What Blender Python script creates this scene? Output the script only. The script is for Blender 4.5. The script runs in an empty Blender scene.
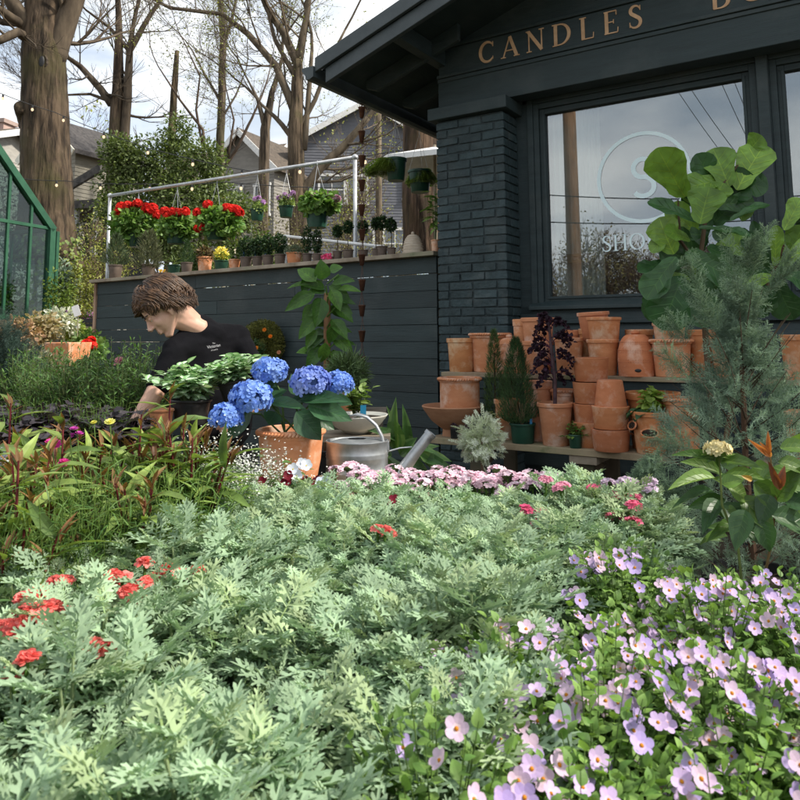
import bpy, math, random
import numpy as np
from mathutils import Vector, Matrix
R = math.radians
rng = np.random.default_rng(7)
random.seed(7)
sc = bpy.context.scene
COL = sc.collection
F = 720.0; CX, CY = 400.0, 255.0; CH = 1.35
PITCH = math.atan(80 / F); ROLL = R(-0.43)
CM = Matrix.Rotation(math.pi / 2 + PITCH, 3, 'X') @ Matrix.Rotation(ROLL, 3, 'Z')

# ---------------------------------------------------------------- camera maths (used once, to survey where things stand)
def ray(px, py):
    return CM @ Vector(((px - CX) / F, -(py - CY) / F, -1))
def P(px, py, d):
    r = ray(px, py); r = r * (d / r.y)
    return Vector((r.x, r.y, r.z + CH))
def PZ(px, py, z):
    r = ray(px, py); k = (z - CH) / r.z
    return Vector((r.x * k, r.y * k, z))
def S(d):
    return d / F
P0 = Vector((0.30, 5.65, 0)); DA = R(-32.6)
DV = Vector((math.cos(DA), math.sin(DA), 0)); NV = Vector((-DV.y, DV.x, 0))   # along the shop front, and into the shop
def L(px, py, y):
    """shop-front coordinates of the point seen at px,py on the upright plane y metres into the shop"""
    r = ray(px, py); c = Vector((0, 0, CH)) - P0
    k = (y - c.dot(NV)) / r.dot(NV)
    p = c + r * k
    return p.dot(DV), p.z
def W(t, y, z):
    p = P0 + DV * t + NV * y
    return Vector((p.x, p.y, z))

# ---------------------------------------------------------------- mesh builder
class MB:
    def __init__(s):
        s.V = []; s.n = 0; s.Fc = []
    def add(s, V, faces, tint=(1, 1, 1), mat=0):
        V = np.asarray(V, float); o = s.n; s.V.append(V); s.n += len(V)
        by = {}
        for f in faces: by.setdefault(len(f), []).append(f)
        for k, fs in by.items():
            a = np.asarray(fs, int) + o
            t = np.tile(np.asarray(tint, float)[None, :3], (len(a), 1))
            s.Fc.append((a, t, np.full(len(a), mat)))
        return s
    def inst(s, T, M, tints, mat=0):
        """T=(verts, [faces by size], [face tint factors]); M (N,4,4)"""
        V, groups = T; N = len(M)
        if N == 0: return s
        H = np.c_[V, np.ones(len(V))]
        W_ = np.einsum('nij,vj->nvi', M, H)[:, :, :3]
        o = s.n + np.arange(N) * len(V)
        s.V.append(W_.reshape(-1, 3)); s.n += N * len(V)
        tints = np.asarray(tints, float)
        if tints.ndim == 1: tints = np.tile(tints, (N, 1))
        for (fa, ft) in groups:
            a = fa[None] + o[:, None, None]
            t = tints[:, None, :] * ft[None]
            s.Fc.append((a.reshape(-1, fa.shape[1]), t.reshape(-1, 3), np.full(N * len(fa), mat)))
        return s
    def tube(s, pts, rad, n=6, tint=(1, 1, 1), mat=0, cap=True):
        pts = [Vector(p) for p in pts]; m = len(pts)
        if not hasattr(rad, '__len__'): rad = [rad] * m
        V = []; up = None
        for i, p in enumerate(pts):
            a = (pts[min(i + 1, m - 1)] - pts[max(i - 1, 0)])
            a = a.normalized() if a.length > 1e-9 else Vector((0, 0, 1))
            if up is None:
                up = Vector((1, 0, 0)) if abs(a.x) < .8 else Vector((0, 1, 0))
            x = (up - a * up.dot(a))
            x = x.normalized() if x.length > 1e-6 else a.orthogonal().normalized()
            y = a.cross(x); up = x
            for k in range(n):
                an = 2 * math.pi * k / n
                V.append(p + (x * math.cos(an) + y * math.sin(an)) * rad[i])
        Fs = []
        for i in range(m - 1):
            for k in range(n):
                k2 = (k + 1) % n
                Fs.append((i * n + k, i * n + k2, (i + 1) * n + k2, (i + 1) * n + k))
        if cap:
            Fs.append(tuple(range(n - 1, -1, -1))); Fs.append(tuple((m - 1) * n + k for k in range(n)))
        return s.add([tuple(v) for v in V], Fs, tint, mat)
    def lathe(s, prof, n=32, c=(0, 0, 0), tint=(1, 1, 1), mat=0, wob=0.0, close=False, sx=1, sy=1):
        m = len(prof); V = []
        ph = random.random() * 6
        for (r, z) in prof:
            for k in range(n):
                a = 2 * math.pi * k / n
                rr = r * (1 + wob * math.sin(a * 2 + ph) + wob * .6 * math.sin(a * 3 - ph + z * 9))
                V.append((c[0] + rr * math.cos(a) * sx, c[1] + rr * math.sin(a) * sy, c[2] + z))
        Fs = [(i * n + k, i * n + (k + 1) % n, (i + 1) * n + (k + 1) % n, (i + 1) * n + k) for i in range(m - 1) for k in range(n)]
        if close:
            Fs.append(tuple(range(n - 1, -1, -1))); Fs.append(tuple((m - 1) * n + k for k in range(n)))
        return s.add(V, Fs, tint, mat)
    def box(s, a, b, tint=(1, 1, 1), mat=0, M=None):
        x0, y0, z0 = a; x1, y1, z1 = b
        V = [Vector(v) for v in ((x0, y0, z0), (x1, y0, z0), (x1, y1, z0), (x0, y1, z0), (x0, y0, z1), (x1, y0, z1), (x1, y1, z1), (x0, y1, z1))]
        if M is not None: V = [M @ v for v in V]
        return s.add([tuple(v) for v in V], [(0, 3, 2, 1), (4, 5, 6, 7), (0, 1, 5, 4), (1, 2, 6, 5), (2, 3, 7, 6), (3, 0, 4, 7)], tint, mat)
    def beam(s, p, q, w, h, tint=(1, 1, 1), mat=0, up=(0, 0, 1)):
        """box from p to q, w wide, h high"""
        p = Vector(p); q = Vector(q); d = (q - p); l = d.length; d.normalize()
        if abs(d.dot(Vector(up))) > .99: up = (0, 1, 0)
        x = d.cross(Vector(up)).normalized(); z = x.cross(d)
        M = Matrix(((x.x, d.x, z.x, p.x), (x.y, d.y, z.y, p.y), (x.z, d.z, z.z, p.z), (0, 0, 0, 1)))
        return s.box((-w / 2, 0, -h / 2), (w / 2, l, h / 2), tint, mat, M)
    def prism(s, poly, y0, y1, tint=(1, 1, 1), mat=0, f=lambda x, y, z: (x, y, z)):
        """polygon in x,z swept from y0 to y1"""
        n = len(poly)
        V = [f(x, y0, z) for x, z in poly] + [f(x, y1, z) for x, z in poly]
        Fs = [tuple(range(n)), tuple(range(2 * n - 1, n - 1, -1))] + [(i, i + n, (i + 1) % n + n, (i + 1) % n) for i in range(n)]
        return s.add(V, Fs, tint, mat)
    def ball(s, c, r, n=12, m=8, tint=(1, 1, 1), mat=0, M=None):
        if not hasattr(r, '__len__'): r = (r, r, r)
        V = [(0, 0, -1)]
        for i in range(1, m):
            ph = math.pi * i / m - math.pi / 2
            for k in range(n):
                a = 2 * math.pi * k / n
                V.append((math.cos(ph) * math.cos(a), math.cos(ph) * math.sin(a), math.sin(ph)))
        V.append((0, 0, 1)); top = len(V) - 1
        Fs = [(0, 1 + (k + 1) % n, 1 + k) for k in range(n)]
        for i in range(m - 2):
            for k in range(n):
                a = 1 + i * n
                Fs.append((a + k, a + (k + 1) % n, a + n + (k + 1) % n, a + n + k))
        a = 1 + (m - 2) * n
        Fs += [(a + k, a + (k + 1) % n, top) for k in range(n)]
        c = Vector(c)
        out = []
        for v in V:
            v = Vector((v[0] * r[0], v[1] * r[1], v[2] * r[2]))
            if M is not None: v = M @ v
            out.append(tuple(v + c))
        return s.add(out, Fs, tint, mat)
    def capsule(s, p, q, r0, r1, n=14, tint=(1, 1, 1), mat=0):
        p = Vector(p); q = Vector(q); d = (q - p); l = max(d.length, 1e-6); d.normalize()
        pts, rad = [], []
        for i in range(5):
            a = math.pi / 2 * i / 4
            pts.append(p - d * r0 * math.cos(a)); rad.append(max(r0 * math.sin(a), r0 * .02))
        for i in range(1, 5):
            a = math.pi / 2 * i / 4
            pts.append(q + d * r1 * math.sin(a) * .999); rad.append(max(r1 * math.cos(a), r1 * .02))
        return s.tube(pts, rad, n, tint, mat)
    def build(s, name, mats, parent=None, loc=None, rz=0, smooth=False, bevel=0):
        me = bpy.data.meshes.new(name)
        V = np.concatenate(s.V) if s.V else np.zeros((0, 3))
        me.vertices.add(len(V)); me.vertices.foreach_set('co', V.ravel())
        loops = np.concatenate([a.ravel() for a, t, m in s.Fc]); sizes = np.concatenate([np.full(len(a), a.shape[1]) for a, t, m in s.Fc])
        starts = np.r_[0, np.cumsum(sizes)[:-1]]
        me.loops.add(len(loops)); me.loops.foreach_set('vertex_index', loops)
        me.polygons.add(len(sizes)); me.polygons.foreach_set('loop_start', starts); me.polygons.foreach_set('loop_total', sizes)
        me.polygons.foreach_set('material_index', np.concatenate([m for a, t, m in s.Fc]))
        me.polygons.foreach_set('use_smooth', np.full(len(sizes), bool(smooth)))
        me.update(calc_edges=True)
        t = np.repeat(np.concatenate([t for a, t, m in s.Fc]), sizes, axis=0)
        ca = me.color_attributes.new('tint', 'FLOAT_COLOR', 'CORNER')
        ca.data.foreach_set('color', np.c_[t, np.ones(len(t))].ravel())
        me.validate()
        for m in (mats if isinstance(mats, (list, tuple)) else [mats]): me.materials.append(m)
        o = bpy.data.objects.new(name, me); COL.objects.link(o)
        if parent is not None: o.parent = parent
        if loc is not None: o.location = loc
        if rz: o.rotation_euler = (0, 0, rz)
        if bevel:
            b = o.modifiers.new('bevel', 'BEVEL'); b.width = bevel; b.segments = 2; b.limit_method = 'ANGLE'; b.angle_limit = R(40)
        return o

def tag(o, label=None, cat=None, group=None, kind=None):
    if label: o['label'] = label
    if cat: o['category'] = cat
    if group: o['group'] = group
    if kind: o['kind'] = kind
    return o
def thing(name, label, cat, loc=(0, 0, 0), rz=0, group=None):
    o = bpy.data.objects.new(name, None); COL.objects.link(o)
    o.location = loc; o.rotation_euler = (0, 0, rz); o.empty_display_size = .1
    return tag(o, label, cat, group)
def dup(o, loc=None, rz=0, s=1, label=None, group=None, parent=None):
    c = o.copy(); COL.objects.link(c)
    if parent is not None: c.parent = parent
    if loc is not None: c.location = loc; c.rotation_euler = (0, 0, rz); c.scale = (s, s, s)
    if label: c['label'] = label
    if group: c['group'] = group
    for ch in list(o.children): dup(ch, parent=c)
    return c

# ---------------------------------------------------------------- templates
def T_(V, faces, ft=None):
    by = {}
    for i, f in enumerate(faces):
        by.setdefault(len(f), ([], [])); by[len(f)][0].append(f); by[len(f)][1].append(ft[i] if ft else (1, 1, 1))
    return np.asarray(V, float), [(np.asarray(a, int), np.asarray(b, float)) for a, b in by.values()]
def merge(*Ts):
    V = []; F_ = []; t = []; n = 0
    for T in Ts:
        V.append(T[0])
        for fa, ft in T[1]:
            for f, c in zip(fa, ft): F_.append(tuple(f + n)); t.append(tuple(c))
        n += len(T[0])
    return T_(np.concatenate(V), F_, t)
def xf(T, M, tf=(1, 1, 1)):
    M = np.array(M); V = np.c_[T[0], np.ones(len(T[0]))] @ M.T
    return V[:, :3], [(fa, ft * np.array(tf)) for fa, ft in T[1]]
PROF = {
    'ovate': [(0, .02), (.08, .22), (.25, .43), (.42, .47), (.62, .38), (.8, .24), (.92, .1), (1, 0)],
    'lance': [(0, .02), (.15, .3), (.4, .5), (.65, .4), (.85, .18), (1, 0)],
    'round': [(0, .1), (.15, .36), (.4, .5), (.65, .48), (.85, .32), (1, .08)],
    'needle': [(0, .4), (.6, .4), (1, 0)],
    'fiddle': [(0, .03), (.06, .17), (.18, .27), (.32, .28), (.48, .36), (.64, .48), (.78, .5), (.9, .38), (.97, .2), (1, .04)],
    'petal': [(0, .1), (.3, .35), (.65, .5), (.9, .36), (1, .12)],
    'quad': [(0, .35), (.5, .5), (1, .1)],
}
def leafT(kind, w, fold=.15, bend=.2, veins=False, wave=0.0, stalk=0.0):
    """leaf of length 1 along y, full width w, bending down by bend"""
    V = []; fs = []; ft = []
    pr = PROF[kind]
    for i, (y, h) in enumerate(pr):
        z = -bend * y * y; h = h * w
        wv = wave * math.sin(y * 17) * (h / max(w, 1e-6))
        V += [(-h, y, z + fold * h + wv), (-h * .5, y, z + fold * h * .35), (0, y, z), (h * .5, y, z + fold * h * .35), (h, y, z + fold * h - wv)]
    for i in range(len(pr) - 1):
        for k in range(4):
            a = i * 5 + k; fs.append((a, a + 1, a + 6, a + 5)); c = .96 if k in (1, 2) else 1.03; ft.append((c, c, c))
    if kind in ('needle', 'quad', 'petal'):
        V = []; fs = []; ft = []
        for i, (y, h) in enumerate(pr):
            z = -bend * y * y; h = h * w
            V += [(-h, y, z + fold * h), (0, y, z), (h, y, z + fold * h)]
        for i in range(len(pr) - 1):
            for k in range(2):
                a = i * 3 + k; fs.append((a, a + 1, a + 4, a + 3)); ft.append((1, 1, 1))
    if veins:
        def hz(x, y):
            hw = w * np.interp(y, [p[0] for p in pr], [p[1] for p in pr]); q = min(abs(x) / max(hw, 1e-4), 1)
            zz = -bend * y * y
            return zz + (fold * hw * .7 * q if q < .5 else fold * hw * (.35 + (q - .5) * 1.3)) + .004
        def strip(x0, y0, x1, y1, t):
            n = 4
            dx, dy = x1 - x0, y1 - y0; l = math.hypot(dx, dy); nx, ny = -dy / l, dx / l
            b = len(V)
            for j in range(n + 1):
                q = j / n; x = x0 + dx * q; y = y0 + dy * q; tt = t * (1 - .6 * q)
                V.append((x - nx * tt, y - ny * tt, hz(x, y))); V.append((x + nx * tt, y + ny * tt, hz(x, y)))
            for j in range(n):
                fs.append((b + 2 * j, b + 2 * j + 1, b + 2 * j + 3, b + 2 * j + 2)); ft.append((1.7, 1.45, 1.3))
        strip(0, 0, 0, .97, .013 * (.5 + w))
        for y in (.12, .26, .4, .54, .68):
            for sgn in (-1, 1):
                y1 = min(y + .2, .93); hw = w * np.interp(y1, [p[0] for p in pr], [p[1] for p in pr]) * .86
                strip(0, y, sgn * hw, y1, .006 * (.6 + w))
    if stalk:
        b = len(V); V += [(-.012, -stalk, -.0), (.012, -stalk, 0), (.012, .02, 0), (-.012, .02, 0)]; fs.append((b, b + 1, b + 2, b + 3)); ft.append((1, 1, 1))
        V = [(x, y + stalk, z) for x, y, z in V]
    return T_(V, fs, ft)
def unit(a):
    return a / np.maximum(np.linalg.norm(a, axis=-1, keepdims=True), 1e-9)
def frames(base, dirs, ups, scale):
    base = np.asarray(base, float).reshape(-1, 3); y = unit(np.asarray(dirs, float).reshape(-1, 3)); u = np.asarray(ups, float)
    if u.ndim == 1: u = np.tile(u, (len(y), 1))
    x = np.cross(y, u); bad = np.linalg.norm(x, axis=1) < 1e-5; x[bad] = np.cross(y[bad], [1, 0, .1]); x = unit(x); z = np.cross(x, y)
    s = np.asarray(scale, float)
    if s.ndim == 0: s = np.full(len(y), s)
    if s.ndim == 1: s = np.repeat(s[:, None], 3, 1)
    M = np.zeros((len(y), 4, 4)); M[:, :3, 0] = x * s[:, :1]; M[:, :3, 1] = y * s[:, 1:2]; M[:, :3, 2] = z * s[:, 2:3]; M[:, :3, 3] = base; M[:, 3, 3] = 1
    return M
def rnd_dirs(n, r=rng, zmin=-1):
    v = r.normal(size=(n * 3 + 12, 3)); v = unit(v); v = v[v[:, 2] > zmin][:n]
    return v
def tints(n, c0, c1, j=.12, r=rng):
    k = r.random((n, 1)); t = np.array(c0) * (1 - k) + np.array(c1) * k
    return t * (1 + (r.random((n, 1)) - .5) * 2 * j)

def flowerT(np_, L, w, cc=(1, .45, .05), cr=.14, cup=.15, prof='petal', rows=1, fade=False):
    Ts = []
    pt = leafT(prof, w, .1, cup * -1)
    for rw in range(rows):
        for k in range(np_):
            a = 2 * math.pi * (k + rw * .5) / np_
            M = Matrix.Rotation(a, 4, 'Z') @ Matrix.Rotation(R(12 + 24 * rw), 4, 'X') @ Matrix.Translation((0, .04, .002 * k + .01 * rw)) @ Matrix.Scale(L * (1 - .2 * rw), 4)
            Ts.append(xf(pt, M, (1, 1, 1) if k % 2 else (.94, .95, .97)))
            for fa, ft in (Ts[-1][1] if fade else []): ft[:2] *= np.array([1.14, 1.22, 1.05])
    b = []; n = 8
    V = [(0, 0, .09)] + [(cr * math.cos(2 * math.pi * k / n), cr * math.sin(2 * math.pi * k / n), .05) for k in range(n)]
    Ts.append(T_(V, [(0, 1 + k, 1 + (k + 1) % n) for k in range(n)], [cc] * n))
    return merge(*Ts)

# ---------------------------------------------------------------- materials
def mat(name):
    m = bpy.data.materials.new(name); m.use_nodes = True; nt = m.node_tree; nt.nodes.clear()
    out = nt.nodes.new('ShaderNodeOutputMaterial')
    def N(t, **kw):
        n = nt.nodes.new('ShaderNode' + t)
        for k, v in kw.items():
            if k in n.inputs: n.inputs[k].default_value = v
            else: setattr(n, k, v)
        return n
    return m, nt, N, out
def lk(nt, a, b): nt.links.new(a, b)
def foliage_mat(name, rough=.5, tr=.3, spec=.4, nscale=30, var=.35, blotch=(1, 1, 1)):
    m, nt, N, out = mat(name)
    at = N('Attribute', attribute_name='tint'); oi = N('ObjectInfo'); tc = N('TexCoord')
    no = N('TexNoise', Scale=nscale, Detail=2.0); lk(nt, tc.outputs['Object'], no.inputs['Vector'])
    mr = N('MapRange'); mr.inputs['From Min'].default_value = .3; mr.inputs['From Max'].default_value = .7; mr.inputs['To Min'].default_value = 1 - var; mr.inputs['To Max'].default_value = 1 + var
    lk(nt, no.outputs['Fac'], mr.inputs['Value'])
    mr2 = N('MapRange'); mr2.inputs['To Min'].default_value = .88; mr2.inputs['To Max'].default_value = 1.1; lk(nt, oi.outputs['Random'], mr2.inputs['Value'])
    mu = N('Math', operation='MULTIPLY'); lk(nt, mr.outputs[0], mu.inputs[0]); lk(nt, mr2.outputs[0], mu.inputs[1])
    sc_ = N('VectorMath', operation='SCALE'); lk(nt, at.outputs['Color'], sc_.inputs[0]); lk(nt, mu.outputs[0], sc_.inputs['Scale'])
    pb = N('BsdfPrincipled', Roughness=rough); pb.inputs['Specular IOR Level'].default_value = spec
    lk(nt, sc_.outputs[0], pb.inputs['Base Color'])
    if tr:
        ts = N('BsdfTranslucent'); g = N('VectorMath', operation='MULTIPLY'); g.inputs[1].default_value = (1.5, 1.55, .8) if blotch == (1, 1, 1) else blotch
        lk(nt, sc_.outputs[0], g.inputs[0]); lk(nt, g.outputs[0], ts.inputs['Color'])
        mx = N('MixShader', Fac=tr); mx.inputs[0].default_value = tr; lk(nt, pb.outputs[0], mx.inputs[1]); lk(nt, ts.outputs[0], mx.inputs[2]); lk(nt, mx.outputs[0], out.inputs[0])
    else: lk(nt, pb.outputs[0], out.inputs[0])
    return m
def surf(name, c0, c1, scale=8, stretch=(1, 1, 1), rough=.7, bump=.2, bscale=None, metal=0, spec=.4, detail=6, tint=False, rough2=None, dist=.01, edges=(.35, .65), coord='Object', c2=None, s2=3):
    m, nt, N, out = mat(name)
    tc = N('TexCoord'); mp = N('Mapping'); mp.inputs['Scale'].default_value = stretch; oi = N('ObjectInfo'); ov = N('VectorMath', operation='MULTIPLY_ADD'); ov.inputs[1].default_value = (37, 53, 29); lk(nt, oi.outputs['Random'], ov.inputs[0]); lk(nt, tc.outputs[coord], ov.inputs[2]); lk(nt, ov.outputs[0], mp.inputs['Vector'])
    no = N('TexNoise', Scale=scale, Detail=detail, Roughness=.6); lk(nt, mp.outputs[0], no.inputs['Vector'])
    cr = N('ValToRGB'); cr.color_ramp.elements[0].color = (*c0, 1); cr.color_ramp.elements[1].color = (*c1, 1)
    cr.color_ramp.elements[0].position = edges[0]; cr.color_ramp.elements[1].position = edges[1]; lk(nt, no.outputs['Fac'], cr.inputs[0])
    pb = N('BsdfPrincipled', Roughness=rough, Metallic=metal); pb.inputs['Specular IOR Level'].default_value = spec
    src = cr.outputs[0]
    if c2:
        n3 = N('TexNoise', Scale=s2, Detail=5.0, Roughness=.65); lk(nt, ov.outputs[0], n3.inputs['Vector'])
        r3 = N('ValToRGB'); r3.color_ramp.elements[0].position = .5; r3.color_ramp.elements[1].position = .68; lk(nt, n3.outputs['Fac'], r3.inputs[0])
        m3 = N('Mix'); m3.data_type = 'RGBA'; m3.inputs[7].default_value = (*c2, 1)
        lk(nt, r3.outputs[0], m3.inputs[0]); lk(nt, src, m3.inputs[6]); src = m3.outputs[2]
    if tint:
        at = N('Attribute', attribute_name='tint'); mu = N('VectorMath', operation='MULTIPLY'); lk(nt, src, mu.inputs[0]); lk(nt, at.outputs['Color'], mu.inputs[1]); src = mu.outputs[0]
    lk(nt, src, pb.inputs['Base Color'])
    if rough2 is not None:
        mr = N('MapRange'); mr.inputs['To Min'].default_value = rough; mr.inputs['To Max'].default_value = rough2; lk(nt, no.outputs['Fac'], mr.inputs['Value']); lk(nt, mr.outputs[0], pb.inputs['Roughness'])
    if bump:
        n2 = N('TexNoise', Scale=bscale or scale * 4, Detail=5.0); lk(nt, mp.outputs[0], n2.inputs['Vector'])
        bp = N('Bump', Strength=bump, Distance=dist); lk(nt, n2.outputs['Fac'], bp.inputs['Height']); lk(nt, bp.outputs[0], pb.inputs['Normal'])
    lk(nt, pb.outputs[0], out.inputs[0])
    return m
M_ = {}
M_['leaf'] = foliage_mat('leaf', .55, .28, .35)
M_['gloss'] = foliage_mat('glossy_leaf', .42, .24, .38, 18, .3)
M_['silver'] = foliage_mat('silver_leaf', .75, .25, .2, 22, .2, blotch=(1.2, 1.25, .85))
M_['petal'] = foliage_mat('petal', .6, .3, .2, 60, .08, blotch=(1.1, 1.05, 1.05))
M_['needle'] = foliage_mat('needles', .6, .12, .3, 14, .35)
M_['bark'] = surf('bark', (.03, .022, .015), (.145, .11, .078), 7, (1, 1, .14), .95, 1.0, 8, dist=.12, tint=True, edges=(.40, .60), c2=(.075, .07, .03), s2=.8)
M_['twig'] = surf('twig', (.068, .054, .040), (.165, .135, .10), 6, (1, 1, .3), .9, .3, tint=True)
M_['paint'] = surf('dark_green_paint', (.016, .029, .031), (.030, .049, .052), 2.5, (1, 1, 9), .55, .5, 14, dist=.005, tint=True, spec=.45, rough2=.7, edges=(.3, .75), c2=(.040, .055, .056), s2=2.2)
M_['brick'] = surf('painted_brick', (.017, .033, .036), (.034, .057, .063), 14, (1, 1, 1), .6, .8, 45, dist=.008, tint=True, spec=.4, rough2=.75, c2=(.048, .066, .068), s2=5)
M_['terra'] = surf('terracotta', (.55, .21, .09), (.68, .30, .145), 9, (1, 1, 2.5), .85, .2, 60, dist=.002, tint=True, edges=(.3, .7), c2=(.76, .52, .38), s2=9)
M_['bowl'] = surf('brown_clay', (.36, .17, .09), (.48, .25, .14), 9, (1, 1, 2.5), .85, .15, 60, dist=.002, edges=(.3, .7))
M_['wood'] = surf('weathered_wood', (.20, .16, .115), (.40, .34, .26), 5, (1, 1, 1), .85, .4, 30, dist=.003, tint=True, c2=(.16, .17, .10), s2=2.5)
M_['zinc'] = surf('galvanised_steel', (.34, .36, .37), (.56, .58, .59), 14, (1, 1, 1), .34, .1, 40, metal=.85, dist=.001, rough2=.5)
M_['pipe'] = surf('pipe_steel', (.42, .43, .44), (.62, .63, .64), 14, (1, 1, 1), .4, .05, metal=.6, rough2=.55)
M_['black'] = surf('black_plastic', (.012, .012, .013), (.03, .03, .03), 20, (1, 1, 1), .45, .05)
M_['brownpot'] = surf('taupe_plastic', (.10, .075, .06), (.16, .12, .095), 10, (1, 1, 1), .6, .05)
M_['greenpot'] = surf('green_plastic', (.012, .045, .03), (.02, .075, .045), 8, (1, 1, 1), .4, .05)
M_['rust'] = surf('rusty_copper', (.085, .035, .022), (.16, .075, .045), 22, (1, 1, 1), .6, .3, metal=.4)
M_['soil'] = surf('potting_soil', (.02, .014, .01), (.06, .042, .03), 60, (1, 1, 1), .95, 1.0, 90, dist=.01)
M_['ghgreen'] = surf('greenhouse_paint', (.016, .075, .038), (.028, .11, .055), 6, (1, 1, 1), .4, .05)
M_['white'] = surf('white_paint', (.62, .62, .60), (.78, .78, .76), 6, (1, 1, 1), .6, .1, tint=True)
M_['siding'] = surf('house_siding', (.8, .8, .8), (1, 1, 1), 3, (1, 1, 3), .75, .1, tint=True)
M_['shingle'] = surf('roof_shingles', (.05, .047, .045), (.12, .11, .10), 7, (1, 1, 1), .95, .4, 20, tint=True)
M_['roofmetal'] = surf('roof_edge_paint', (.035, .048, .052), (.055, .07, .075), 6, (1, 1, 1), .45, .08)
M_['gold'] = surf('sign_gold', (.50, .30, .16), (.66, .43, .25), 12, (1, 1, 1), .6, .15)
M_['decal'] = surf('pale_blue_lettering', (.72, .88, .90), (.78, .93, .95), 12, (1, 1, 1), .6, 0)
M_['skin'] = surf('skin', (.56, .32, .23), (.66, .40, .30), 14, (1, 1, 1), .5, .1, 120, dist=.001, spec=.4)
M_['shirt'] = surf('black_cotton', (.003, .003, .0045), (.006, .006, .008), 10, (1, 1, 1), .95, .5, 14, dist=.012, spec=.15)
M_['hair'] = surf('brown_hair', (.024, .012, .006), (.10, .055, .028), 40, (1, 1, 1), .5, .35, 120, dist=.002, tint=True)
M_['denim'] = surf('dark_denim', (.02, .025, .04), (.04, .05, .07), 10, (1, 1, 1), .9, .2)
M_['moss'] = surf('moss', (.05, .06, .012), (.17, .17, .035), 30, (1, 1, 1), .95, 1.0, 60, dist=.03)
M_['curtain'] = surf('lace_curtain', (.6, .6, .56), (.75, .74, .70), 30, (1, 1, .2), .9, .1)
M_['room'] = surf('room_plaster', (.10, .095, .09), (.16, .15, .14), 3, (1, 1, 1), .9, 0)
M_['poster'] = surf('straw', (.42, .34, .25), (.60, .52, .42), 8, (1, 1, 14), .9, .5, 20, dist=.01)
M_['tagc'] = surf('plant_tag', (.7, .7, .7), (.8, .8, .8), 5, (1, 1, 1), .5, 0, tint=True)
def glassmat(name, fac, tintc, rgh=0.0, gl=(.9, .93, .95)):
    m, nt, N, out = mat(name)
    t = N('BsdfTransparent'); t.inputs[0].default_value = (*tintc, 1)
    g = N('BsdfGlossy'); g.inputs['Roughness'].default_value = rgh; g.inputs[0].default_value = (*gl, 1)
    mx = N('MixShader'); mx.inputs[0].default_value = fac
    lk(nt, t.outputs[0], mx.inputs[1]); lk(nt, g.outputs[0], mx.inputs[2]); lk(nt, mx.outputs[0], out.inputs[0])
    return m
M_['pane'] = glassmat('window_glass', .22, (.75, .8, .8))
M_['ghpane'] = glassmat('greenhouse_glass', .045, (.62, .70, .68))
M_['darkpane'] = surf('far_window_glass', (.05, .06, .07), (.14, .16, .18), 1, (1, 1, 1), .15, 0, spec=.8)
def bulbmat():
    m, nt, N, out = mat('bulb_glow')
    e = N('Emission'); e.inputs[0].default_value = (1, .72, .45, 1); e.inputs[1].default_value = .75
    lk(nt, e.outputs[0], out.inputs[0]); return m
M_['bulb'] = bulbmat()

# ---------------------------------------------------------------- terrain
def sm(x):
    x = min(max(x, 0), 1); return x * x * (3 - 2 * x)
FA = P(437, 250, 5.9); FB = P(97, 283, 8.6)
FTOP = 2.03
fd = Vector((FB.x - FA.x, FB.y - FA.y, 0)); FLEN = fd.length; fd.normalize()
fn = Vector((fd.y, -fd.x, 0));
if fn.y < 0: fn = -fn
def HT(x, y):
    q = (x - FA.x) * fn.x + (y - FA.y) * fn.y
    s = (x - FA.x) * fd.x + (y - FA.y) * fd.y
    front = 1.2 * sm((y - 5.0) / 5.5) * sm((-2.9 - x) / 1.4)
    back = 1.5 * sm((q - .12) / .5) * sm((FLEN + .1 - s) / .6)
    h = max(front, back)
    if y > 11: h += (min(y, 75) - 11) * .062 * sm((y - 11) / 6) + max(0, min(y - 75, 200)) * .02
    return h

EXPO = 0.95; SUNP = 3.2
# ================================================================ camera, sky, sun
cd = bpy.data.cameras.new('camera'); cam = bpy.data.objects.new('camera', cd); COL.objects.link(cam); sc.camera = cam
cd.sensor_width = 36; cd.lens = 36 * F / 800; cd.shift_y = -(400 - CY) / 800; cd.clip_start = .05; cd.clip_end = 2000
cam.matrix_world = Matrix.Translation((0, 0, CH)) @ CM.to_4x4()
cd.dof.use_dof = True; cd.dof.focus_distance = 3.2; cd.dof.aperture_fstop = 13
sc.view_settings.view_transform = 'Standard'; sc.view_settings.look = 'None'; sc.view_settings.gamma = 1; sc.view_settings.use_curve_mapping = False
sc.view_settings.exposure = EXPO
SUN_EL, SUN_AZ = R(44), R(100)     # azimuth measured clockwise from +Y
sd = Vector((math.sin(SUN_AZ) * math.cos(SUN_EL), math.cos(SUN_AZ) * math.cos(SUN_EL), math.sin(SUN_EL)))
sl = bpy.data.lights.new('sun', 'SUN'); sl.energy = SUNP; sl.angle = R(5.0); sl.color = (1, .93, .82)
so = bpy.data.objects.new('sun', sl); COL.objects.link(so); so.rotation_euler = sd.to_track_quat('Z', 'Y').to_euler(); so.location = (8, -3, 12)
w = bpy.data.worlds.new('World'); sc.world = w; w.use_nodes = True; nt = w.node_tree; nt.nodes.clear()
def WN(t, **kw):
    n = nt.nodes.new('ShaderNode' + t)
    for k, v in kw.items():
        if k in n.inputs: n.inputs[k].default_value = v
        else: setattr(n, k, v)
    return n
out = WN('OutputWorld'); bg = WN('Background', Strength=.11); sky = WN('TexSky', sky_type='NISHITA', sun_disc=False, sun_elevation=SUN_EL, sun_rotation=SUN_AZ)
tc = WN('TexCoord'); mp = WN('Mapping'); mp.inputs['Scale'].default_value = (1, 1, 2.6); nt.links.new(tc.outputs['Generated'], mp.inputs['Vector'])
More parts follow.
